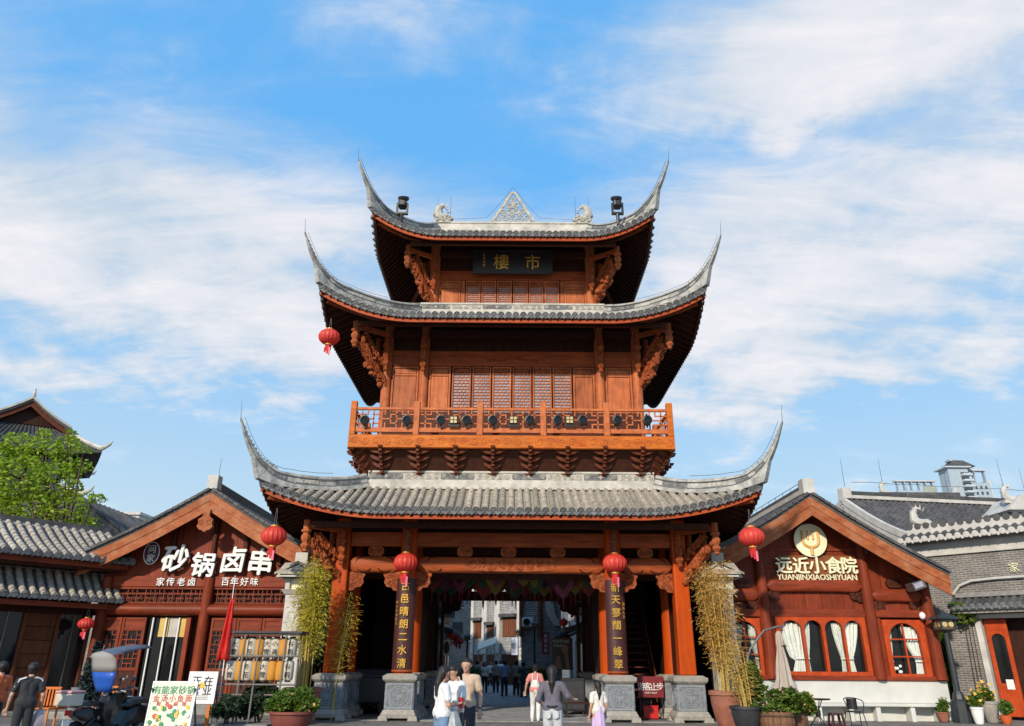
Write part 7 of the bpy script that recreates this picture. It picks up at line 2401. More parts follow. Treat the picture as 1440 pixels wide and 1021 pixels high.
# barrels with flowers
barrel = mat('barrel_wood', (.24, .125, .07), (.13, .065, .04), .75, 4, (6, 6, .5), bump=.4)
def flower_tub(px, Y, r, h, label, label2, seed, wide, tall, mt_f, tub=barrel):
    c = G(px, Y)
    t = thing('flower_tub', c, label, 'tub')
    n_ = 18
    for k in range(n_):
        a0, a1 = 2 * math.pi * k / n_ + .012, 2 * math.pi * (k + 1) / n_ - .012
        rb_ = lambda z: r * (.88 + .14 * math.sin(math.pi * (z / h * .8 + .1)))
        vs = []
        for z in (0.01, h * .5, h):
            for (a, dr) in ((a0, 0), (a1, 0), (a1, -.03), (a0, -.03)): vs.append((c.x + (rb_(z) + dr) * math.cos(a), c.y + (rb_(z) + dr) * math.sin(a), z))
        fs = [(0, 3, 2, 1), (8, 9, 10, 11)]
        for q in (0, 4):
            for j in range(4): fs.append((q + j, q + (j + 1) % 4, q + 4 + (j + 1) % 4, q + 4 + j))
        MB().add(vs, fs).build('stave', tub, t)
    for z in (h * .2, h * .8): MB().lathe([(r * 1.0, z), (r * 1.03, z), (r * 1.03, z + .04), (r * 1.0, z + .04)], c, 28, caps=False).build('hoop', bark, t)
    MB().lathe([(0, h * .92), (r * .88, h * .92)], c, 18, caps=False).build('soil', soil, t)
    f = thing('flowering_plant', (c.x, c.y, h * .92), label2, 'flowers')
    rr = random.Random(seed)
    bl = [((c.x + rr.uniform(-1, 1) * wide * .7, c.y + rr.uniform(-.3, .3), h + rr.uniform(.0, tall * .8)), (wide * .35, .25, tall * .3), 1) for q in range(9)]
    for k in range(3): MB().tube([(c.x, c.y, h * .9), (c.x + rr.uniform(-.3, .3), c.y, h + tall * .6)], [.02, .008], 5).build('stem', bark, f)
    leaf_cloud('foliage', leaf_green, f, bl, 2300, .075, seed)
    leaf_cloud('blossoms', mt_f, f, [(b[0], tuple(v * 1.12 for v in b[1]), 1) for b in bl], 110, .085, seed + 1, elong=1.1)
pinkf = sparse
flower_tub(1090, 21.4, .44, .50, 'wooden barrel tub nearest the black pot below pink flowers', 'green plants with pink blossoms in the barrel tub by the black pot', 41, .75, .62, pinkf)
flower_tub(1113, 22.0, .36, .50, 'wooden barrel tub at the foot of the cafe table', 'low green plants with pale blossoms in the barrel tub by the cafe table', 42, .60, .50, mat('flower_orange', (.75, .42, .2), (.6, .3, .1), .6, 5))
# pots by the lamp
for px, Y, r, h, mt_, lab in ((1371, 24.6, .17, .48, sign_white, 'white bucket pot right of the street lamp'), (1322, 25.4, .18, .30, terracotta, 'low terracotta pot left of the street lamp'), (1390, 25.3, .24, .62, stone_pale, 'pale stone pot between the white bucket and the red door'), (1409, 24.6, .16, .26, mat('pot_orange', (.62, .13, .03), (.5, .09, .02), .5, 3), 'small bright orange pot by the red door')):
    c = G(px, Y)
    pot(c, r, h, mt_, lab)
    f = thing('potted_plant', (c.x, c.y, h), 'leafy plant growing in the ' + lab.split(' pot')[0] + ' pot', 'plant')
    rr = random.Random(int(px))
    for k in range(3): MB().tube([(c.x, c.y, h * .85), (c.x + rr.uniform(-.1, .1), c.y, h + .3)], [.012, .005], 5).build('stem', bark, f)
    leaf_cloud('foliage', leaf_green, f, [((c.x + rr.uniform(-.15, .15), c.y, h + .08 + rr.uniform(0, .22)), (.15, .15, .14), 1) for q in range(5)], 330, .07, int(px))
    if px in (1371, 1390): leaf_cloud('blossoms', mat('flower_gold', (.75, .5, .08), (.6, .35, .05), .6, 5) if 'flower_gold' not in MATS else MATS['flower_gold'], f, [((c.x, c.y, h + .3), (.3, .2, .3), 1)], 30, .1, int(px) + 1, elong=1.1)

# ------------------------------------------------------------------ under the gate: right side bay
p0, p1 = W(896, 951, 25.9), W(934, 981, 25.9)
sb_ = thing('notice_board', ((p0.x + p1.x) / 2, 25.9, 0), 'maroon notice board reading 游客止步 between the right pedestals', 'notice')
MB().box(p0.x, 25.9, p1.z, p1.x, 25.94, p0.z).build('panel', mat('notice_maroon', (.20, .018, .02), (.15, .013, .016), .5, 2), sb_)
for k, s in enumerate('游客止步'): write(s, (lerp(p0.x, p1.x, .14 + .24 * k), 25.893, lerp(p1.z, p0.z, .52)), .25, sign_white, sb_, depth=.008, off=.002)
write('STAFF ONLY', ((p0.x + p1.x) / 2, 25.893, lerp(p1.z, p0.z, .22)), .07, sign_white, sb_, depth=.006)
for x in (p0.x + .06, p1.x - .06): MB().cyl((x, 25.93, 0.02), (x, 25.93, p0.z), .022, .022, 6).build('leg', black_metal, sb_)
c = G(915, 25.7)
rbk = thing('red_box', c, 'bright red box on the floor under the maroon notice board', 'box')
MB().box(c.x - .24, 25.75, .02, c.x + .24, 25.88, .36).build('box_body', mat('box_red', (.6, .02, .02), (.5, .015, .015), .4, 2), rbk, bevel=.02)
MB().box(c.x - .25, 25.74, .363, c.x + .25, 25.89, .40).build('lid', MATS['box_red'], rbk, bevel=.01)
# staircase rising inside the bay
stc = thing('timber_stair', (4.3, 28.0, 0), 'dark timber stair rising inside the right bay of the gate', 'stair')
for k in range(14):
    MB().box(3.75, 27.4 + k * .22, .28 + k * .24, 4.95, 27.68 + k * .22, .33 + k * .24).build('tread', lower_brown, stc)
for x in (3.72, 4.98):
    MB().beam((x, 27.3, .15), (x, 30.5, 3.7), .06, .26).build('stringer', lower_brown, stc)
    MB().beam((x, 27.3, 1.1), (x, 30.5, 4.6), .06, .08).build('handrail', shutter_brown, stc)
# loudspeaker boxes and bench on the right of the passage, dark box on the left
for (px, Y, w, d, h, lab) in ((806, 27.6, .8, .6, 1.15, 'tall black equipment box inside the gate by the right inner column'), (795, 29.3, .9, .6, 1.0, 'low black equipment box deeper inside the gate')):
    c = G(px, Y)
    t = thing('equipment_box', c, lab, 'equipment box')
    MB().box(c.x - w / 2, Y - d / 2, .12, c.x + w / 2, Y + d / 2, h).build('cabinet', black_metal, t, bevel=.03)
    MB().box(c.x - w / 2 + .06, Y - d / 2 - .012, .2, c.x + w / 2 - .06, Y - d / 2 - .002, h - .1).build('grille', pot_black, t)
    for sx in (-1, 1):
        for sy in (-1, 1): MB().cyl((c.x + sx * (w / 2 - .08), Y + sy * (d / 2 - .08), .02), (c.x + sx * (w / 2 - .08), Y + sy * (d / 2 - .08), .12), .04, .04, 8).build('foot', black_metal, t)
c = G(818, 25.6)
bn = thing('wooden_bench', c, 'dark slatted bench inside the gate against the right inner column', 'bench')
for k in range(4): MB().box(c.x - .5, 25.9 + k * .11, .42, c.x + .3, 25.99 + k * .11, .46).build('slat', wood_dark, bn)
for sx in (-.44, .24): MB().box(c.x + sx - .03, 25.92, .02, c.x + sx + .03, 26.3, .42).build('leg', black_metal, bn)
c = G(522, 27.0)
t = thing('covered_cart', c, 'dark covered cart parked in the left bay of the gate', 'cart')
MB().box(c.x - .7, 26.8, .35, c.x + .7, 27.9, 1.15).build('cart_body', pot_black, t, bevel=.06)
MB().taper((c.x, 27.35, 1.153), (1.45, 1.2), (1.2, .9), .25).build('cover', pot_black, t, bevel=.05)
for sx in (-.5, .5):
    for yy in (26.78, 27.9): MB().lathe([(0, -.04), (.22, -.04), (.22, .04), (0, .04)], (c.x + sx, yy, .24), 18, M=RX(R(90)).to_3x3(), caps=False).build('wheel', black_metal, t)

# ------------------------------------------------------------------ before the hot pot shop
# sandwich menu board
def easel(px0, py0, px1, py1, Y, mt, label, lean=.10):
    a, b = W(px0, py0, Y), W(px1, py1, Y)
    w, h = b.x - a.x, a.z - max(b.z, .02)
    z0 = max(b.z, .02)
    t = thing('sign_board', ((a.x + b.x) / 2, Y, 0), label, 'sign board')
    M = T((a.x + b.x) / 2, Y, z0) @ RX(-lean)
    q = MB(M); q.box(-w / 2, -.015, 0, w / 2, .015, h); q.build('panel', mt, t)
    q = MB(M)
    for r_ in ((-w / 2 - .03, 0, -w / 2, h), (w / 2, 0, w / 2 + .03, h), (-w / 2 - .03, h + .001, w / 2 + .03, h + .03), (-w / 2 - .03, -.03, w / 2 + .03, -.001)): q.box(r_[0], -.025, r_[1], r_[2], .02, r_[3])
    q.build('board_frame', sign_white, t)
    for sx in (-1, 1): MB().beam((a.x if sx < 0 else b.x, Y + .55, 0), ((a.x if sx < 0 else b.x), Y + .04, z0 + h * .9), .03, .03).build('prop_leg', grey_metal, t)
    return t, M, w, h
t, M, w, h = easel(215, 960, 262, 1040, 16.4, mat('menu_paper', (.70, .72, .58), (.60, .63, .50), .5, 2), 'white menu board covered in green, red and yellow dishes beside the scooters')
mg, mr_, my, mw = (mat('print_' + n, c, None, .5, 4) for n, c in (('green', (.04, .28, .13)), ('red', (.60, .08, .05)), ('yellow', (.75, .5, .05)), ('white', (.8, .8, .75))))
def flat(s, x, z, hh, mt_, wid=None): write(s, M @ Vector((x, -.02, z)), hh, mt_, t, M=RX(R(-5.7)), depth=.006, off=.006, wid=wid)
for k, s in enumerate('有能家砂锅'): flat(s, -w * .40 + w * .20 * k, h * .87, .17, mg)
for k, s in enumerate('金汤小鱼面'): flat(s, -w * .38 + w * .19 * k, h * .72, .14, mr_)
rr = random.Random(4)
for k in range(48):
    x, z, r_ = rr.uniform(-.43, .43) * w, rr.uniform(.10, .58) * h, rr.uniform(.02, .055)
    q = MB(M @ T(x, -.018, z)); q.prism([(r_ * math.cos(a * math.pi / 6) * rr.uniform(.8, 1.15), r_ * math.sin(a * math.pi / 6) * rr.uniform(.8, 1.15)) for a in range(12)], -.004 - k * .0004, 0)
    q.build('printed_dish', (my, mg, mr_, mw, my, mg)[k % 6], t)
for k, s in enumerate('鲜香麻辣'): flat(s, -w * .3 + w * .2 * k, h * .62, .09, mr_)
t, M, w, h = easel(268, 946, 299, 988, 20.6, sign_white, 'white board reading 正在营业 on an orange stand before the hot pot shop', .06)
ink = mat('sign_ink', (.02, .02, .02), None, .5, 2)
for s, x, z in (('正', -.22, .72), ('在', .22, .72), ('营', -.22, .42), ('业', .22, .42)): write(s, M @ Vector((x * w, -.02, z * h)), .25, ink, t, M=RX(R(-3.4)), depth=.006, off=.01)
q = MB(M @ T(0, -.018, .57 * h)); q.prism([(.075 * math.cos(a * math.pi / 8), .075 * math.sin(a * math.pi / 8)) for a in range(16)], -.005, 0); q.build('round_badge', my, t)
for z in (.22, .16, .11): q = MB(M @ T(0, -.017, z * h)); q.box(-.3 * w, -.003, -.008, .3 * w, 0, .008); q.build('small_print', grey_metal, t)
orange = mat('orange_frame', (.62, .17, .02), (.5, .12, .015), .5, 3)
a_ = W(283, 985, 20.6)
for sx in (-.22, .22): MB().box(a_.x + sx - .04, 20.56, .02, a_.x + sx + .04, 20.62, .60).build('stand_post', orange, t)
MB().box(a_.x - .35, 20.4, .0, a_.x + .35, 20.8, .05).build('stand_base', orange, t)
# rack of drum lanterns
x0_, x1_ = WX(300, 985, 21.0), WX(412, 985, 21.0)
YK = 21.0
rk = thing('lantern_rack', ((x0_ + x1_) / 2, YK, 0), 'tall weathered pole rack holding two rows of white and orange drum lanterns', 'rack')
zt = WZ(893, YK)
polew = mat('weathered_pole', (.22, .20, .175), (.12, .11, .10), .8, 4, (5, 5, .5), bump=.2)
for px, yy in ((300, 0), (327, .45), (333, -.12), (354, -.1), (378, .4), (392, -.12), (410, .1)):
    x = WX(px, 985, YK)
    MB().cyl((x, YK + yy, 0), (x + .05, YK + yy, zt if px > 305 else WZ(930, YK)), .028, .024, 8).build('pole', polew, rk)
for z, yy in ((zt - .03, -.12), (zt - .02, .45), (WZ(925, YK), -.12), (WZ(965, YK), -.12), (WZ(980, YK), .1)):
    MB().cyl((x0_ + (.25 if z > 1.5 else 0), YK + yy, z), (x1_ + .05, YK + yy, z), .022, .022, 8).build('crossbar', polew, rk)
MB().box(x0_ + .3, YK - .2, zt + .0, x1_ + .1, YK + .55, zt + .05).build('rack_roof', pot_black, rk)
MB().box(x0_ - .3, YK - .35, .02, x1_ - .5, YK + .6, .16).build('rack_plinth', granite, rk, bevel=.02)
dr_w = mat('drum_paper_white', (.72, .68, .58), (.58, .54, .46), .7, 3, transl=.2, wear=(.5, .36, .2), wear_amt=.35, wear_scale=2)
dr_o = mat('drum_paper_orange', (.70, .34, .05), (.58, .25, .03), .7, 3, transl=.2)
for row, py in enumerate((911, 943)):
    for k in range(8):
        px = 332 + k * 11.2 if row == 0 else 326 + k * 11.4
        wide = k in (0, 2) 
        p = W(px, py, YK + .16)
        col = dr_o if k in (1, 3, 5, 6) and not (k == 5 and row == 0) else dr_w
        pos = ('first', 'second', 'third', 'fourth', 'fifth', 'sixth', 'seventh', 'last')[k]
        d = thing('drum_lantern', p, '%s drum lantern in the %s row of the pole rack, %s from the left' % ('orange' if col is dr_o else 'white', 'upper' if row == 0 else 'lower', pos) if k < 7 else '%s drum lantern at the right end of the %s row of the pole rack' % ('orange' if col is dr_o else 'white', 'upper' if row == 0 else 'lower'), 'drum lantern', 'drum lanterns in the pole rack')
        r_, hh = (.16 if wide else .13), .245
        MB().lathe([(r_ * .55, -hh), (r_ * .85, -hh * .95), (r_, -hh * .75), (r_ * 1.02, 0), (r_, hh * .75), (r_ * .85, hh * .95), (r_ * .55, hh)], p, 20).build('paper_body', col, d, smooth=True)
        for sg in (-1, 1): MB().lathe([(r_ * .56, sg * hh), (r_ * .6, sg * (hh + .03)), (r_ * .4, sg * (hh + .035))], p, 16).build('end_ring', pot_black, d)
        if col is dr_w:
            for j, s in enumerate(('大雪', '小满', '冬至', '谷雨')[k % 4]): write(s, (p.x, p.y - r_ * 1.04, p.z + .10 - .2 * j), .15, ink, d, depth=.01)
bush(322, 20.7, 36, 42, leaf_dark, 'dark green shrub under the pole rack, left', 1300, .075, 51)
bush(366, 21.3, 50, 60, leaf_dark, 'dark green shrub under the pole rack, right, behind the poles', 1800, .075, 52)
pF = G(412, 20.3)
pot(pF, .52, .50, mat('pot_rust', (.25, .07, .05), (.15, .04, .03), .7, 3), 'wide rust red pot with a flowering bush before the bamboo')
f = thing('flowering_bush', (pF.x, pF.y, .45), 'round green bush with orange blossoms in the rust red pot', 'bush')
bl = [((pF.x + dx, pF.y + dy, .62 + dz), (.34, .3, .22), 1) for dx, dy, dz in ((-.35, 0, 0), (0, -.1, .12), (.35, 0, .02), (.15, .1, .2), (-.2, .1, .15))]
for dx in (-.2, 0, .2): MB().tube([(pF.x, pF.y, .4), (pF.x + dx, pF.y, .8)], [.02, .008], 5).build('stem', bark, f)
leaf_cloud('foliage', leaf_green, f, bl, 2600, .085, 61)
leaf_cloud('blossoms', MATS['flower_orange'], f, [(b[0], tuple(v * 1.1 for v in b[1]), 1) for b in bl], 60, .07, 62, elong=1.1)
# red flag on a slanting pole
fx0, fz0 = W(310, 1000, 20.9), W(330, 815, 20.9)
fg = thing('red_flag', (fx0.x, 20.85, 0), 'folded red flag hanging on a thin white pole before the hot pot shop', 'flag')
MB().cyl((fx0.x - .05, 20.85, 0), (fz0.x + .02, 20.85, fz0.z + .1), .016, .010, 7).build('flag_pole', sign_white, fg)
vs, fs = [], []
for j in range(15):
    u = j / 14
    top = W(328, 842, 20.85); bot = W(314, 928, 20.85)
    z = lerp(top.z, bot.z, u)
    xa = lerp(top.x, bot.x, u)
    wd = .10 + .20 * u
    for i in range(9):
        v = i / 8
        vs.append((xa - wd * .5 + wd * v, 20.80 - .05 * math.sin(v * 9 + u * 2) * (.4 + u), z - .04 * math.sin(v * 9)))
for j in range(14):
    for i in range(8): fs.append((j * 9 + i, j * 9 + i + 1, (j + 1) * 9 + i + 1, (j + 1) * 9 + i))
o = MB().add(vs, fs).build('flag_cloth', mat('flag_red', (.80, .045, .03), (.62, .03, .022), .6, 3, transl=.3), fg, smooth=True)
sd = o.modifiers.new('thick', 'SOLIDIFY'); sd.thickness = .008
# cone shaped conifer and pots at the left hall
cF = G(121, 24.4)
pot(cF, .28, .38, stone_blue, 'grey pot of the dark conifer by the left hall')
cf = thing('conifer_tree', (cF.x, cF.y, .3), 'dark cone shaped conifer between the left hall and the scooters', 'tree')
MB().cyl((cF.x, cF.y, .3), (cF.x, cF.y, 2.0), .05, .015, 7).build('trunk', bark, cf)
bl = []
for k in range(9):
    z = .5 + k * .19
    r_ = .42 * (1 - k / 10)
    for q in range(4):
        a = q * 1.57 + k
        bl.append(((cF.x + r_ * .55 * math.cos(a), cF.y + r_ * .55 * math.sin(a), z), (r_ * .6, r_ * .6, .14), r_))
leaf_cloud('crown', mat('conifer_needles', (.012, .035, .036), (.006, .018, .020), .6, 3), cf, bl, 3600, .05, 71, elong=2.6)
tub = thing('metal_tub', G(104, 24.0), 'pale blue grey metal tub by the conifer', 'tub')
c = G(100, 23.9); MB().lathe([(.14, .22), (.16, .85), (.165, .87), (.14, .87), (.13, .3)], (c.x, 24.1, 0), 16, caps=False).build('tub_wall', stone_blue, tub, smooth=True)
# orange chairs by the left hall
def low_chair(loc, rz, label):
    t = thing('orange_chair', (loc[0], loc[1], 0), label, 'chair', 'orange wooden chairs before the left hall')
    for sx in (-.2, .2):
        for sy in (-.2, .2): MB().box(loc[0] + sx - .02, loc[1] + sy - .02, 0.0, loc[0] + sx + .02, loc[1] + sy + .02, .43 if sy < 0 else .92).build('leg', orange, t)
    MB().box(loc[0] - .23, loc[1] - .23, .433, loc[0] + .23, loc[1] + .23, .465).build('seat', orange, t, bevel=.01)
    for k in range(5): MB().box(loc[0] - .19 + k * .085, loc[1] + .19, .5, loc[0] - .15 + k * .085, loc[1] + .21, .9).build('back_slat', orange, t)
    MB().box(loc[0] - .22, loc[1] + .18, .9, loc[0] + .22, loc[1] + .22, .96).build('top_rail', orange, t)
    return t
for px, Y, lab in ((66, 21.5, 'orange wooden chair just right of the person in black'), (148, 22.5, 'orange slatted chair behind the scooters')):
    low_chair(G(px, Y), 0, lab)

# scooters
def scooter(loc, rz, label, body, canopy=None, basket=False, seed=0):
    t = thing('motor_scooter', (0, 0, 0), label, 'scooter', 'scooters parked before the hot pot shop')
    tyre = black_metal
    for y, nm in ((-.62, 'front_wheel'), (.62, 'rear_wheel')):
        w = MB().lathe([(.14, -.05), (.20, -.055), (.235, -.03), (.245, 0), (.235, .03), (.20, .055), (.14, .05)], (0, y, .245), 22, M=RY(R(90)).to_3x3(), caps=False).build(nm, tyre, t, smooth=True)
        MB().lathe([(.02, -.05), (.05, -.05), (.145, -.02), (.145, .02), (.05, .05), (.02, .05)], (0, y, .245), 14, M=RY(R(90)).to_3x3(), caps=False).build('wheel_hub', grey_metal, w, smooth=True)
    MB().sweep([(0, .75, .62), (0, .45, .60), (0, .15, .50), (0, -.02, .34), (0, -.25, .30), (0, -.38, .36)], [[(-a, -b), (a, -b), (a * 1.1, 0), (a * .7, b), (-a * .7, b), (-a * 1.1, 0)] for a, b in ((.08, .05), (.17, .14), (.17, .16), (.16, .05), (.16, .05), (.14, .05))]).build('body_shell', body, t, smooth=True)
    MB().sweep([(0, -.36, .34), (0, -.45, .62), (0, -.40, .92), (0, -.37, 1.0)], [[(-a, -b), (a, -b), (a * .8, b), (0, b * 1.6), (-a * .8, b)] for a, b in ((.12, .05), (.19, .07), (.17, .07), (.10, .05))], up=Vector((0, -1, 0))).build('front_shield', body, t, smooth=True)
    MB().sweep([(0, .80, .74), (0, .5, .77), (0, .2, .75), (0, .05, .70)], [[(-a, 0), (a, 0), (a * .9, b), (-a * .9, b)] for a, b in ((.10, .06), (.15, .10), (.15, .10), (.10, .06))]).build('saddle', pot_black, t, bevel=.02)
    MB().tube([(0, -.62, .26), (0, -.52, .55), (0, -.40, 1.0)], [.03, .035, .03], 8).build('fork', grey_metal, t)
    MB().sweep([(0, -.84, .38), (0, -.66, .51), (0, -.46, .44)], [[(-.07, 0), (.07, 0), (.05, .03), (-.05, .03)]] * 3).build('mudguard', body, t)
    MB().tube([(-.34, -.30, 1.03), (-.18, -.36, 1.07), (0, -.38, 1.05), (.18, -.36, 1.07), (.34, -.30, 1.03)], .02, 7).build('handlebar', black_metal, t)
    for sx in (-1, 1):
        MB().cyl((sx * .26, -.33, 1.05), (sx * .38, -.28, 1.02), .028, .028, 8).build('grip', pot_black, t)
        MB().tube([(sx * .22, -.36, 1.06), (sx * .30, -.40, 1.22)], .008, 5).build('mirror_stem', black_metal, t)
        MB().ball((sx * .31, -.40, 1.27), (.075, .02, .05), 10, 6).build('mirror', grey_metal, t, smooth=True)
    MB().ball((0, -.46, .98), (.075, .045, .055), 12, 8).build('headlight', glass_pale, t, smooth=True)
    MB().box(-.07, .84, .60, .07, .88, .70).build('tail_light', tassel_red, t)
    MB().tube([(.1, .05, .25), (.22, .12, .02)], .014, 6).build('kickstand', black_metal, t)
    MB().box(-.09, .86, .40, .09, .875, .52).build('number_plate', sign_white, t)
    if canopy:
        for sx in (-.25, .25): MB().tube([(sx, -.36, 1.05), (sx * 1.2, -.55, 1.5), (sx * 1.3, -.45, 1.95)], .012, 6).build('canopy_stay', grey_metal, t)
        vs, fs = [], []
        for j in range(11):
            u = j / 10
            y, z = (lerp(-.60, -.78, u / .6), lerp(1.02, 1.80, u / .6)) if u < .6 else (lerp(-.78, .25, (u - .6) / .4), 1.80 + .16 * math.sin(math.pi * (u - .6) / .8) + .02)
            hw = .32 * math.sin(math.pi * min(.5, .18 + u * .75)) + .04
            for i in range(9):
                v = -1 + i / 4
                vs.append((hw * v, y + (.07 * v * v if u < .6 else 0), z - (.08 * v * v if u >= .6 else 0)))
        def part(lo, hi, nm, mt_):
            f2 = [(j * 9 + i, j * 9 + i + 1, (j + 1) * 9 + i + 1, (j + 1) * 9 + i) for j in range(lo, hi) for i in range(8)]
            o_ = MB().add(vs[lo * 9:hi * 9 + 9], [tuple(i - lo * 9 for i in f) for f in f2]).build(nm, mt_, t, smooth=True)
            s_ = o_.modifiers.new('thick', 'SOLIDIFY'); s_.thickness = .006
        part(0, 3, 'canopy_skirt', canopy[0]); part(3, 6, 'canopy_window', canopy[1]); part(6, 10, 'canopy_roof', canopy[2])
    if basket:
        MB().box(-.2, -.86, .62, .2, -.56, .64).box(-.21, -.87, .64, .21, -.85, .9).box(-.21, -.57, .64, .21, -.55, .9).box(-.21, -.85, .64, -.19, -.57, .9).box(.19, -.85, .64, .21, -.57, .9).build('front_basket', stone_blue, t)
        MB().box(-.2, .72, .78, .2, 1.08, 1.02).build('delivery_box', dr_w, t, bevel=.03)
        MB().box(-.21, .71, 1.023, .21, 1.09, 1.07).build('box_lid', mat('lid_pink', (.65, .32, .32), (.55, .25, .25), .5, 3), t, bevel=.02)
    t.location = loc
    t.rotation_euler = (0, 0, rz)
    return t
cb = mat('canopy_blue', (.035, .15, .62), (.025, .10, .48), .35, 2, transl=.25)
cw = mat('canopy_clear', (.50, .48, .47), (.40, .38, .38), .25, 2, transl=.35)
cr_ = mat('canopy_roof', (.09, .11, .16), (.05, .06, .09), .4, 2)
blk = mat('scooter_black', (.016, .016, .018), (.01, .01, .011), .18, 3)
wht = mat('scooter_white', (.62, .60, .58), (.5, .48, .47), .25, 3)
scooter(G(172, 17.6), R(-22), 'black scooter under a blue and white rain canopy before the hot pot shop', blk, (cb, cw, cr_))
scooter(G(146, 17.4), R(162), 'dark scooter with a white delivery box and basket, leftmost of the parked scooters', blk, None, True)
scooter(G(203, 19.2), R(-50), 'plain black scooter between the canopied scooter and the menu board', blk)
# ------------------------------------------------------------------ people: one continuous body each, grown from a joint skeleton
def field_mesh(caps, res, blend=.02):
    """caps: (p0, r0, p1, r1) round cones, smooth-blended; surface nets of the union"""
    P = np.array([[*c[0], *c[2]] for c in caps]); Rr = np.array([[c[1], c[3]] for c in caps])
    lo = np.minimum((P[:, :3] - Rr[:, :1]).min(0), (P[:, 3:] - Rr[:, 1:]).min(0)) - 3 * res
    hi = np.maximum((P[:, :3] + Rr[:, :1]).max(0), (P[:, 3:] + Rr[:, 1:]).max(0)) + 3 * res
    n = np.ceil((hi - lo) / res).astype(int) + 1
    gx, gy, gz = (lo[i] + res * np.arange(n[i]) for i in range(3))
    D = np.full(tuple(n), 1e3, np.float32)
    for c in caps:
        a, b = np.array(c[0]), np.array(c[2])
        ra, rb_ = c[1], c[3]
        m = max(ra, rb_) + 3.5 * max(blend, res)
        l, h = np.minimum(a, b) - m, np.maximum(a, b) + m
        i0 = np.maximum(((l - lo) / res).astype(int), 0); i1 = np.minimum(((h - lo) / res).astype(int) + 2, n)
        X, Y, Z = np.meshgrid(gx[i0[0]:i1[0]], gy[i0[1]:i1[1]], gz[i0[2]:i1[2]], indexing='ij')
        ab = b - a
        L2 = max((ab ** 2).sum(), 1e-9)
        t = np.clip(((X - a[0]) * ab[0] + (Y - a[1]) * ab[1] + (Z - a[2]) * ab[2]) / L2, 0, 1)
        d = np.sqrt((X - a[0] - t * ab[0]) ** 2 + (Y - a[1] - t * ab[1]) ** 2 + (Z - a[2] - t * ab[2]) ** 2) - (ra + (rb_ - ra) * t)
        S_ = D[i0[0]:i1[0], i0[1]:i1[1], i0[2]:i1[2]]
        k = blend
        hh = np.clip(.5 + .5 * (d - S_) / k, 0, 1)
        D[i0[0]:i1[0], i0[1]:i1[1], i0[2]:i1[2]] = np.where(S_ > 900, d, d + (S_ - d) * hh - k * hh * (1 - hh)) if True else np.minimum(S_, d)
    ins = D < 0
    nx, ny, nz = D.shape
    cnt = np.zeros((nx - 1, ny - 1, nz - 1), np.int8)
    for dx in (0, 1):
        for dy in (0, 1):
            for dz in (0, 1): cnt += ins[dx:nx - 1 + dx, dy:ny - 1 + dy, dz:nz - 1 + dz]
    act = (cnt > 0) & (cnt < 8)
    ids = -np.ones(act.shape, np.int64)
    ids[act] = np.arange(act.sum())
    ci = np.argwhere(act)
    pos = np.zeros((len(ci), 3)); w = np.zeros(len(ci))
    for ax in range(3):
        o = [0, 1, 2]; o.remove(ax)
        for u in (0, 1):
            for v in (0, 1):
                a = ci.copy(); a[:, o[0]] += u; a[:, o[1]] += v
                b = a.copy(); b[:, ax] += 1
                da, db = D[a[:, 0], a[:, 1], a[:, 2]], D[b[:, 0], b[:, 1], b[:, 2]]
                cr = (da < 0) != (db < 0)
                t = np.where(cr, da / np.where(np.abs(da - db) < 1e-9, 1, da - db), 0)
                p = a.astype(float); p[:, ax] += t
                pos[cr] += p[cr]; w[cr] += 1
    pos /= np.maximum(w, 1)[:, None]
    V = lo + pos * res
    F_ = []
    for ax in range(3):
        o = [0, 1, 2]; o.remove(ax)
        sl0 = [slice(None)] * 3; sl1 = [slice(None)] * 3
        sl0[ax] = slice(0, -1); sl1[ax] = slice(1, None)
        cr = ins[tuple(sl0)] != ins[tuple(sl1)]
        e = np.argwhere(cr)
        e = e[(e[:, o[0]] > 0) & (e[:, o[1]] > 0) & (e[:, o[0]] < D.shape[o[0]] - 1) & (e[:, o[1]] < D.shape[o[1]] - 1)]
        q = []
        for u, v in ((0, 0), (1, 0), (1, 1), (0, 1)):
            c = e.copy(); c[:, o[0]] -= u; c[:, o[1]] -= v
            q.append(ids[c[:, 0], c[:, 1], c[:, 2]])
        q = np.stack(q, 1)
        flip = ins[e[:, 0], e[:, 1], e[:, 2]]
        if ax == 1: flip = ~flip
        q[~flip] = q[~flip][:, ::-1]
        F_.append(q[(q >= 0).all(1)])
    F_ = np.concatenate(F_)
    return V, F_

def field_obj(name, caps, res, mt, par, M, blend=.02):
    V, F_ = field_mesh(caps, res, blend)
    inv = world_of(par).inverted() @ M
    me = bpy.data.meshes.new(name)
    me.from_pydata([tuple(inv @ Vector(v)) for v in V], [], [tuple(int(i) for i in f) for f in F_])
    me.materials.append(mt)
    me.polygons.foreach_set('use_smooth', [True] * len(me.polygons))
    me.update()
    if name in ('shirt', 'trousers', 'shorts', 'bib'):      # folds and wrinkles of the cloth
        nv = [v.normal.copy() for v in me.vertices]
        for v, n_ in zip(me.vertices, nv):
            p = v.co
            f = noise.noise(Vector((p.x * 9, p.y * 9, p.z * 5 + p.x * 6))) + .5 * noise.noise(Vector((p.x * 21, p.y * 21, p.z * 14)))
            v.co = p + n_ * ((.010 if name == 'shirt' else .006) * f + .004)
        me.update()
    o = bpy.data.objects.new(name, me)
    COL.objects.link(o)
    o.parent = par
    return o

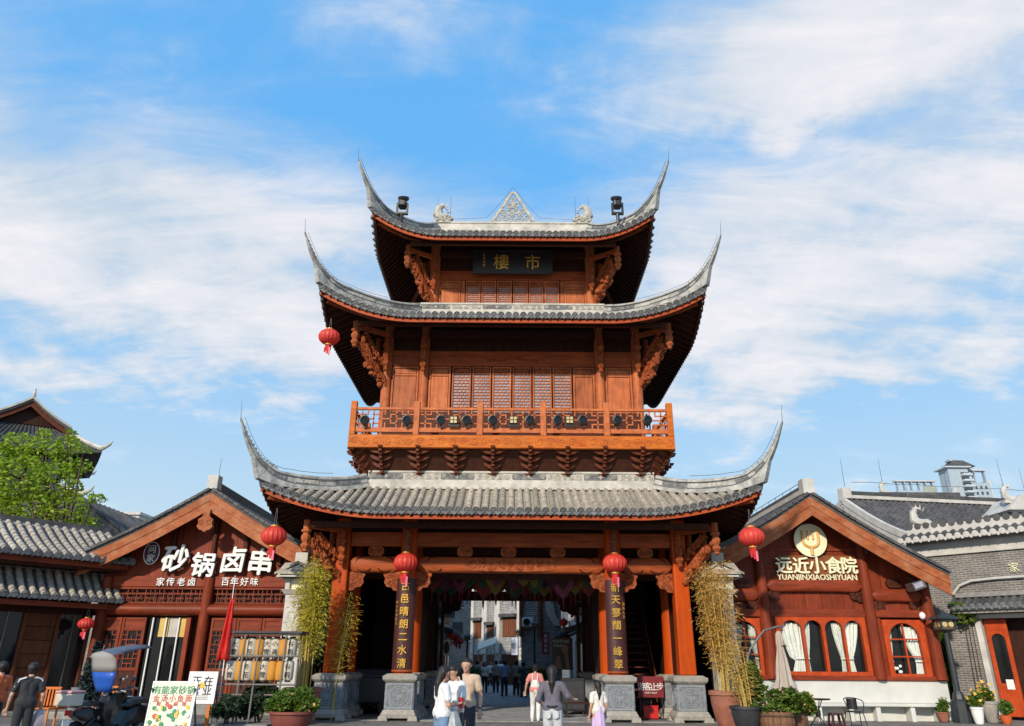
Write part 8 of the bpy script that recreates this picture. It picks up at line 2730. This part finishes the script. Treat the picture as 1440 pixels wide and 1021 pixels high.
skin_m = mat('skin', (.52, .30, .21), (.45, .245, .165), .5, 5, sss=.15)
hair_m = mat('hair_black', (.016, .012, .011), (.007, .006, .0055), .6, 12, (1, 1, .3))
lip_m = mat('lips', (.40, .12, .11), None, .5, 4)
cl = {}
def cloth_mat(n, c, r=.8):
    if n not in cl: cl[n] = mat('cloth_' + n, c, tuple(v * .78 for v in c), r, 6, bump=.35, bscale=9, sheen=.1)
    return cl[n]

def person(loc, face, hgt, label, shirt, trousers, shoes='dark', hair='short', female=False, sleeve='short', arms=None, legs=None, skirt=None,
           overall=None, res=.014, lean=0.0, bag=None, top_len=0.0, head_turn=0.0, group=None, shorts=False, head_down=0.0):
    """arms: {side: (elbow, hand)} in body coordinates, metres for a 1.7 m body; x to the body's left, -y forward"""
    k = hgt / 1.70
    t = thing('person', loc, label, 'person', group)
    M = T(*loc) @ RZ(face) @ S(k, k, k)
    V3 = lambda *a: np.array(a, float)
    sh = .175 if female else .195
    hp = .095
    ln = lambda z: -lean * max(0, z - .92)
    def up(x, y, z): return V3(x, y + ln(z), z)
    J = {'pel': V3(0, 0, .93), 'waist': up(0, 0, 1.08), 'chest': up(0, .0, 1.26), 'neck': up(0, .01, 1.44), 'head': up(0, -.015 - .05 * head_down, 1.57 - .02 * head_down)}
    legs = legs or {}
    arms = arms or {}
    body, shirtc, trou = [], [], []
    fem = .92 if female else 1.0
    # trunk
    body += [(J['pel'] + V3(-.06, 0, 0), .105, J['pel'] + V3(.06, 0, 0), .105), (J['pel'], .115, J['waist'], .10 * fem), (J['waist'] + V3(-.03, 0, 0), .095 * fem, J['chest'] + V3(-.05, 0, .02), .10 * fem), (J['waist'] + V3(.03, 0, 0), .095 * fem, J['chest'] + V3(.05, 0, .02), .10 * fem),
             (J['chest'] + V3(-sh + .06, .01, .12), .062, J['chest'] + V3(sh - .06, .01, .12), .062), (J['chest'] + V3(0, .01, .1), .075, J['neck'], .052), (J['neck'], .050, J['head'] + V3(0, .01, -.06), .052)]
    if female: body += [(J['chest'] + V3(-.06, -.075, .0), .05, J['chest'] + V3(-.06, -.07, .02), .05), (J['chest'] + V3(.06, -.075, .0), .05, J['chest'] + V3(.06, -.07, .02), .05)]
    # head with brow, nose, chin, ears
    rot = Matrix.Rotation(head_turn, 3, 'Z') @ Matrix.Rotation(head_down * .5, 3, 'X')
    hd = lambda x, y, z: J['head'] + np.array(rot @ Vector((x, y, z)))
    body += [(hd(0, .02, .035), .088, hd(0, -.01, .04), .086), (hd(0, -.02, -.02), .070, hd(0, -.045, -.055), .045), (hd(0, -.035, -.075), .032, hd(0, -.055, -.075), .026),
             (hd(0, -.088, .01), .010, hd(0, -.104, -.018), .014), (hd(-.084, .01, .0), .012, hd(-.088, .02, .03), .017), (hd(.084, .01, .0), .012, hd(.088, .02, .03), .017)]
    # arms and hands
    for sgn, side in ((1, 'l'), (-1, 'r')):
        s0 = J['chest'] + V3(sgn * sh, .01, .105)
        el, ha = arms.get(side, ((sgn * (sh + .055), .03, 1.07), (sgn * (sh + .07), -.06, .84)))
        el, ha = up(*el), up(*ha)
        body += [(s0, .053, s0 + (el - s0) * .5, .045), (s0 + (el - s0) * .5, .045, el, .037), (el, .038, el + (ha - el) * .4, .037), (el + (ha - el) * .4, .037, ha, .025)]
        d = (ha - el) / max(1e-6, np.linalg.norm(ha - el))
        pl_ = np.cross(d, V3(sgn, 0, 0.15)); pl_ /= np.linalg.norm(pl_)
        wd = np.cross(d, pl_)
        palm = ha + d * .075
        body += [(ha, .024, palm + wd * .018, .020), (ha, .024, palm - wd * .018, .020)]
        for f in range(4):
            o = wd * (-.030 + .020 * f)
            b0 = palm + o + d * .005
            L_ = (.062, .075, .070, .055)[f]
            mid = b0 + d * L_ * .55 - pl_ * .008
            body += [(b0, .0105, mid, .0098), (mid, .0098, mid + d * L_ * .42 - pl_ * .022, .0085)]
        th = ha + d * .03 - wd * .024
        body += [(th, .014, th + d * .028 - wd * .026, .0115), (th + d * .028 - wd * .026, .0115, th + d * .055 - wd * .028 - pl_ * .01, .0095)]
        # sleeves
        e2 = .62 if sleeve == 'short' else 1.0
        shirtc += [(s0, .066, s0 + (el - s0) * e2, .064 if sleeve == 'short' else .050)]
        if sleeve == 'long': shirtc += [(el, .052, el + (ha - el) * .9, .040)]
        if sleeve == 'half': shirtc += [(el, .052, el + (ha - el) * .15, .055)]
    shirtc += [(J['pel'] + V3(-.065, 0, .03 - top_len), .132, J['pel'] + V3(.065, 0, .03 - top_len), .132), (J['pel'] + V3(-.05, 0, .05), .126, J['waist'] + V3(-.045, 0, 0), .108 * fem), (J['pel'] + V3(.05, 0, .05), .126, J['waist'] + V3(.045, 0, 0), .108 * fem),
               (J['waist'] + V3(-.045, 0, 0), .108 * fem, J['chest'] + V3(-.065, 0, .02), .112 * fem), (J['waist'] + V3(.045, 0, 0), .108 * fem, J['chest'] + V3(.065, 0, .02), .112 * fem),
               (J['chest'] + V3(-sh + .05, .01, .105), .073, J['chest'] + V3(sh - .05, .01, .105), .073), (J['chest'] + V3(0, .012, .10), .085, J['neck'] + V3(0, .012, -.035), .062)]
    if female: shirtc += [(J['chest'] + V3(-.06, -.078, .0), .056, J['chest'] + V3(.06, -.078, .0), .056)]
    # legs
    foot = []
    for sgn, side in ((1, 'l'), (-1, 'r')):
        h0 = J['pel'] + V3(sgn * hp, 0, -.04)
        kn, an = legs.get(side, ((sgn * .10, -.01, .49), (sgn * .105, .02, .085)))
        kn, an = V3(*kn), V3(*an)
        body += [(h0, .088, kn, .056), (kn, .055, kn + (an - kn) * .35 + V3(0, .012, 0), .054), (kn + (an - kn) * .35 + V3(0, .012, 0), .054, an, .036)]
        toe = an + V3(sgn * .02, -.15, -.045)
        body += [(an, .036, an + V3(0, .02, -.045), .036), (an + V3(0, .01, -.045), .034, toe, .028)]
        foot += [(an + V3(0, .025, -.042), .042, an + V3(sgn * .005, -.03, -.044), .041), (an + V3(sgn * .005, -.03, -.044), .041, toe, .036)]
        if skirt is None:
            end = .55 if shorts else .97
            wide = 1.12 if not shorts else 1.2
            trou += [(h0 + V3(-sgn * .01, 0, .04), .103, kn + (h0 - kn) * (.25 if shorts else 0), .066 * wide)]
            if not shorts: trou += [(kn, .068 * wide, kn + (an - kn) * end, .052 * wide)]
    trou += [(J['pel'] + V3(-.055, 0, .02), .128, J['pel'] + V3(.055, 0, .02), .128), (J['pel'] + V3(0, 0, .02), .125, J['pel'] + V3(0, 0, .09), .112)]
    b = field_obj('body', body, res * .8, skin_m, t, M, .012)
    eyes = MB(M)
    for sx in (-1, 1): eyes.ball(hd(sx * .033, -.078, .022), (.013, .008, .007), 8, 5)
    eyes.build('eyes', hair_m, t, smooth=True)
    q = MB(M); q.ball(hd(0, -.090, -.045), (.022, .008, .006), 8, 5); q.build('mouth', lip_m, t, smooth=True)
    field_obj('shirt', shirtc, res, cloth_mat(*shirt), t, M, .02)
    if skirt is None: field_obj('shorts' if shorts else 'trousers', trou, res, cloth_mat(*trousers), t, M, .018)
    else:
        n_ = 36
        q = MB(M)
        prof = [(.13, 1.06), (.155, .92), (.175, .75), (.20, .5), (.235, skirt + .02), (.22, skirt)]
        q.lathe(prof, (0, 0, 0), n_, caps=False, lobes=9, lobe_amp=.05)
        q.build('skirt', cloth_mat(*trousers), t, smooth=True)
    sm = cloth_mat('shoe_' + shoes, {'dark': (.02, .02, .022), 'white': (.7, .7, .68), 'brown': (.15, .08, .05)}[shoes])
    field_obj('shoes', foot, res, sm, t, M, .012)
    # hair
    hc = [(hd(0, .035, .055), .094, hd(0, .0, .070), .088), (hd(-.045, .04, .03), .062, hd(-.03, .05, -.03), .05), (hd(.045, .04, .03), .062, hd(.03, .05, -.03), .05), (hd(0, -.03, .098), .052, hd(0, -.052, .085), .035)]
    if hair == 'bob': hc += [(hd(sx * .078, .02, .03), .035, hd(sx * .085, .0, -.09), .03) for sx in (-1, 1)] + [(hd(0, .06, 0), .075, hd(0, .06, -.09), .06)]
    if hair == 'long': hc += [(hd(0, .07, .0), .075, hd(0, .095, -.16), .062), (hd(0, .095, -.16), .062, hd(0, .09, -.33), .035)]
    if hair == 'tail': hc += [(hd(0, .10, .03), .03, hd(0, .14, -.04), .036), (hd(0, .14, -.04), .036, hd(0, .12, -.24), .014)]
    if hair == 'bun': hc += [(hd(0, .11, .06), .045, hd(0, .12, .07), .04)]
    field_obj('hair', hc, res * .9, hair_m, t, M, .015)
    if overall:
        om = cloth_mat(*overall)
        q = MB(M)
        for sx in (-1, 1):
            q.tube([tuple(up(sx * .07, .115, 1.10)), tuple(up(sx * .085, .125, 1.28)), tuple(up(sx * .085, .07, 1.44)), tuple(up(sx * .085, -.06, 1.41)), tuple(up(sx * .08, -.125, 1.28))], .018, 6)
        q.build('braces', om, t)
        field_obj('bib', [(J['waist'] + V3(-.05, .03, -.02), .10, J['waist'] + V3(-.04, .032, .10), .09), (J['waist'] + V3(.05, .03, -.02), .10, J['waist'] + V3(.04, .032, .10), .09), (J['waist'] + V3(-.05, -.03, -.02), .10, J['chest'] + V3(-.04, -.04, .0), .09), (J['waist'] + V3(.05, -.03, -.02), .10, J['chest'] + V3(.04, -.04, .0), .09)], res, om, t, M, .02)
    return t, M, J

def hold(name, M, mb_fn, mt, label, cat):
    loc = M @ Vector((0, 0, 0))
    q = MB(M); mb_fn(q)
    o = q.build(name, mt)
    return tag(o, label, cat)

WHITE, JEANS, KHAKI, BLACKC = ('white', (.76, .76, .76)), ('jeans', (.16, .27, .42)), ('beige', (.55, .40, .29)), ('black', (.022, .023, .028))
# group at the left of the passage
t, M, J = person(G(622, 13.2), R(118), 1.60, 'young woman in a white T-shirt and blue jeans holding a red drink cup', WHITE, JEANS, 'white', 'long', True, res=.011,
                 arms={'l': ((.22, -.02, 1.10), (.09, -.24, 1.08)), 'r': ((-.22, -.03, 1.09), (-.07, -.25, 1.10))}, head_down=.3)
cup = M @ Vector((.015, -.36, 1.12))
c_ = thing('drink_cup', cup, 'red drink cup in the hands of the woman in blue jeans', 'cup')
MB().lathe([(.032, -.09), (.042, .06), (.045, .065), (.02, .072)], cup, 14).build('cup_body', tassel_red, c_, smooth=True)
MB().cyl(cup + Vector((0, 0, .07)), cup + Vector((.015, 0, .15)), .005, .005, 6).build('straw', sign_white, c_)
pb = M @ Vector((-.10, -.16, .80))
c_ = thing('plastic_bag', pb, 'translucent white plastic bag hanging from the arm of the woman in blue jeans', 'bag')
bagm = mat('bag_film', (.62, .64, .65), (.5, .52, .53), .3, 5, transl=.5, bump=.5)
MB().lathe([(.03, .22), (.09, .12), (.14, -.05), (.15, -.18), (.10, -.24), (.0, -.25)], pb, 16, caps=False, lobes=5, lobe_amp=.12).build('bag_body', bagm, c_, smooth=True)
MB().tube([pb + Vector((-.03, 0, .2)), pb + Vector((0, -.02, .34)), pb + Vector((.03, 0, .2))], .008, 5).build('handles', bagm, c_)
t, M, J = person(G(640, 14.0), R(-52), 1.62, 'smiling woman in a white T-shirt with a red print, looking down at the red cup', WHITE, ('navy', (.03, .035, .06)), 'white', 'tail', True, res=.011,
                 arms={'r': ((-.22, .0, 1.10), (-.10, -.24, 1.08)), 'l': ((.23, .03, 1.06), (.22, -.12, .86))}, head_down=.7)
q = MB(M); q.box(-.07, -.148, 1.24, .07, -.142, 1.255); q.build('printed_line', tassel_red, t)
t, M, J = person(G(655, 14.9), R(-10), 1.72, 'man in a beige T-shirt and dark shorts behind the two women in white', KHAKI, ('navyshort', (.03, .035, .055)), 'dark', 'short', False, res=.011, shorts=True,
                 arms={'l': ((.27, .03, 1.08), (.28, -.08, .85)), 'r': ((-.26, .02, 1.08), (-.24, -.10, .86))})
q = MB(M); q.lathe([(.030, -.02), (.033, 0), (.030, .02)], (.279, -.07, .875), 12); q.build('wristwatch', black_metal, t)
# woman in white overalls walking in
t, M, J = person(G(753, 24.4), R(172), 1.58, 'woman in white dungarees over a pink top walking into the gate', ('pink', (.62, .22, .20)), ('ivory', (.68, .67, .63)), 'white', 'bun', True, res=.013,
                 legs={'l': ((.10, -.10, .50), (.10, .02, .085)), 'r': ((-.10, .0, .49), (-.11, .20, .12))}, overall=('ivory', (.68, .67, .63)),
                 arms={'l': ((.28, .06, 1.12), (.33, -.02, .90)), 'r': ((-.25, .0, 1.10), (-.16, -.20, 1.02))})
# woman in the slate blouse
t, M, J = person(G(777, 14.6), R(170), 1.60, 'woman in a slate grey blouse and pale jeans seen from behind, long dark hair', ('slate', (.125, .115, .145)), ('paleblue', (.50, .52, .54)), 'white', 'long', True, 'half', res=.011,
                 arms={'r': ((-.30, .02, 1.18), (-.38, -.16, 1.12)), 'l': ((.27, .05, 1.12), (.14, -.10, .98))}, top_len=-.02)
for sx in (-1, 1):
    q = MB(M); q.prism([(sx * .075 - .055, .82), (sx * .075, .785), (sx * .075 + .055, .82), (sx * .075 + .052, .92), (sx * .075 - .052, .92)], .118, .142); q.build('back_pocket', cloth_mat('paleblue', (.5, .52, .54)), t)
q = MB(M); q.lathe([(.165, .985), (.168, 1.0), (.165, 1.02)], (0, 0, 0), 24, caps=False); q.build('belt', hair_m, t)
# girl in a lilac skirt
t, M, J = person(G(841, 17.2), R(200), 1.30, 'girl in a white lace top and long lilac skirt beside the right inner pedestal', ('lace', (.72, .66, .60)), ('lilac', (.62, .45, .70)), 'white', 'long', True, res=.012, skirt=.12)
# person in black at the left
t, M, J = person(G(37, 15.6), R(215), 1.58, 'person in a black T-shirt with a white shoulder stripe and cap near the left edge', BLACKC, BLACKC, 'dark', 'short', False, res=.012, lean=.10,
                 arms={'l': ((.28, .0, 1.10), (.30, -.10, .86)), 'r': ((-.28, .04, 1.09), (-.30, -.08, .85))})
q = MB(M); q.tube([(.09, .075, 1.435), (.20, .035, 1.395), (.262, .03, 1.25)], .017, 6); q.tube([(-.09, .075, 1.435), (-.20, .035, 1.395), (-.262, .03, 1.25)], .017, 6); q.build('shoulder_stripes', cloth_mat('white', (.76, .76, .76)), t)
q = MB(M); q.lathe([(.0, .115), (.05, .11), (.09, .075), (.102, .02), (.104, .0)], tuple(J['head'] + np.array((0, .015, .035))), 18, caps=False); q.build('cap', cloth_mat('capcloth', (.02, .021, .026)), t, smooth=True)
bb = M @ Vector((-.30, -.12, .62))
c_ = thing('carrier_bag', bb, 'pale pink carrier bag hanging from the hand of the person in black', 'bag')
MB().lathe([(.03, .2), (.10, .08), (.13, -.08), (.10, -.17), (0, -.18)], bb, 14, caps=False, lobes=5, lobe_amp=.14).build('bag_body', mat('bag_pink', (.62, .50, .52), (.5, .4, .42), .35, 5, transl=.3), c_, smooth=True)
MB().tube([bb + Vector((-.03, 0, .18)), bb + Vector((0, 0, .28)), bb + Vector((.03, 0, .18))], .007, 5).build('handles', MATS['bag_pink'], c_)
t, M, J = person(G(-7, 16.4), R(250), 1.60, 'person in an orange top cut off by the left edge', ('orange', (.62, .13, .035)), BLACKC, 'dark', 'short', False, res=.014)
# people down the street
for (px, Y, fc, hg, sh_, tr_, fem, hr_, lab) in (
        (670, 46, 175, 1.68, ('teal', (.26, .36, .37)), BLACKC, False, 'short', 'far person in a grey teal shirt, leftmost in the street'),
        (681, 45, 10, 1.60, WHITE, BLACKC, True, 'bob', 'far woman in a white top and black trousers in the street'),
        (697, 45, 190, 1.68, ('taupe', (.38, .29, .28)), BLACKC, False, 'short', 'far person in a taupe shirt in the middle of the street'),
        (709, 41, 195, 1.70, ('skyshirt', (.26, .38, .58)), ('darkjeans', (.035, .045, .075)), False, 'short', 'far man in a light blue shirt and dark jeans standing side on'),
        (726, 42, 170, 1.68, ('olive', (.24, .25, .19)), BLACKC, False, 'short', 'far man in an olive grey shirt with folded arms'),
        (736, 40, 160, 1.62, ('charcoal', (.06, .065, .07)), ('greytrouser', (.09, .09, .10)), False, 'short', 'far person in charcoal grey by the lamp post'),
        (689, 56, 5, 1.62, WHITE, BLACKC, True, 'bob', 'very distant walker in white behind the taupe shirt'),
        (676, 58, 0, 1.66, ('red', (.40, .05, .05)), BLACKC, False, 'short', 'very distant walker in dark red near the awning'),
        (662, 50, 20, 1.64, ('mint', (.42, .55, .50)), BLACKC, True, 'bob', 'very distant walker in a mint top by the left shop fronts'),
        (703, 57, 180, 1.68, WHITE, ('darkjeans', (.035, .045, .075)), False, 'short', 'very distant walker in white between the taupe and light blue shirts'),
        (717, 60, 10, 1.60, ('coral', (.55, .16, .13)), BLACKC, True, 'bob', 'very distant walker in coral under the pale blue shop sign'),
        (744, 54, 185, 1.66, ('sand', (.50, .42, .32)), BLACKC, False, 'short', 'very distant walker in sand colour beside the right lamp post')):
    ar = {'r': ((-.24, -.06, 1.10), (.02, -.22, 1.14)), 'l': ((.24, -.06, 1.10), (-.02, -.20, 1.10))} if 'folded' in lab else None
    person(G(px, Y), R(fc), hg, lab, sh_, tr_, 'dark', hr_, fem, res=.022, arms=ar, group='people far down the street',
           legs={'l': ((.10, -.07, .50), (.10, -.02, .085)), 'r': ((-.10, .02, .49), (-.11, .12, .09))} if px in (670, 681, 689, 662, 703, 717) else None)
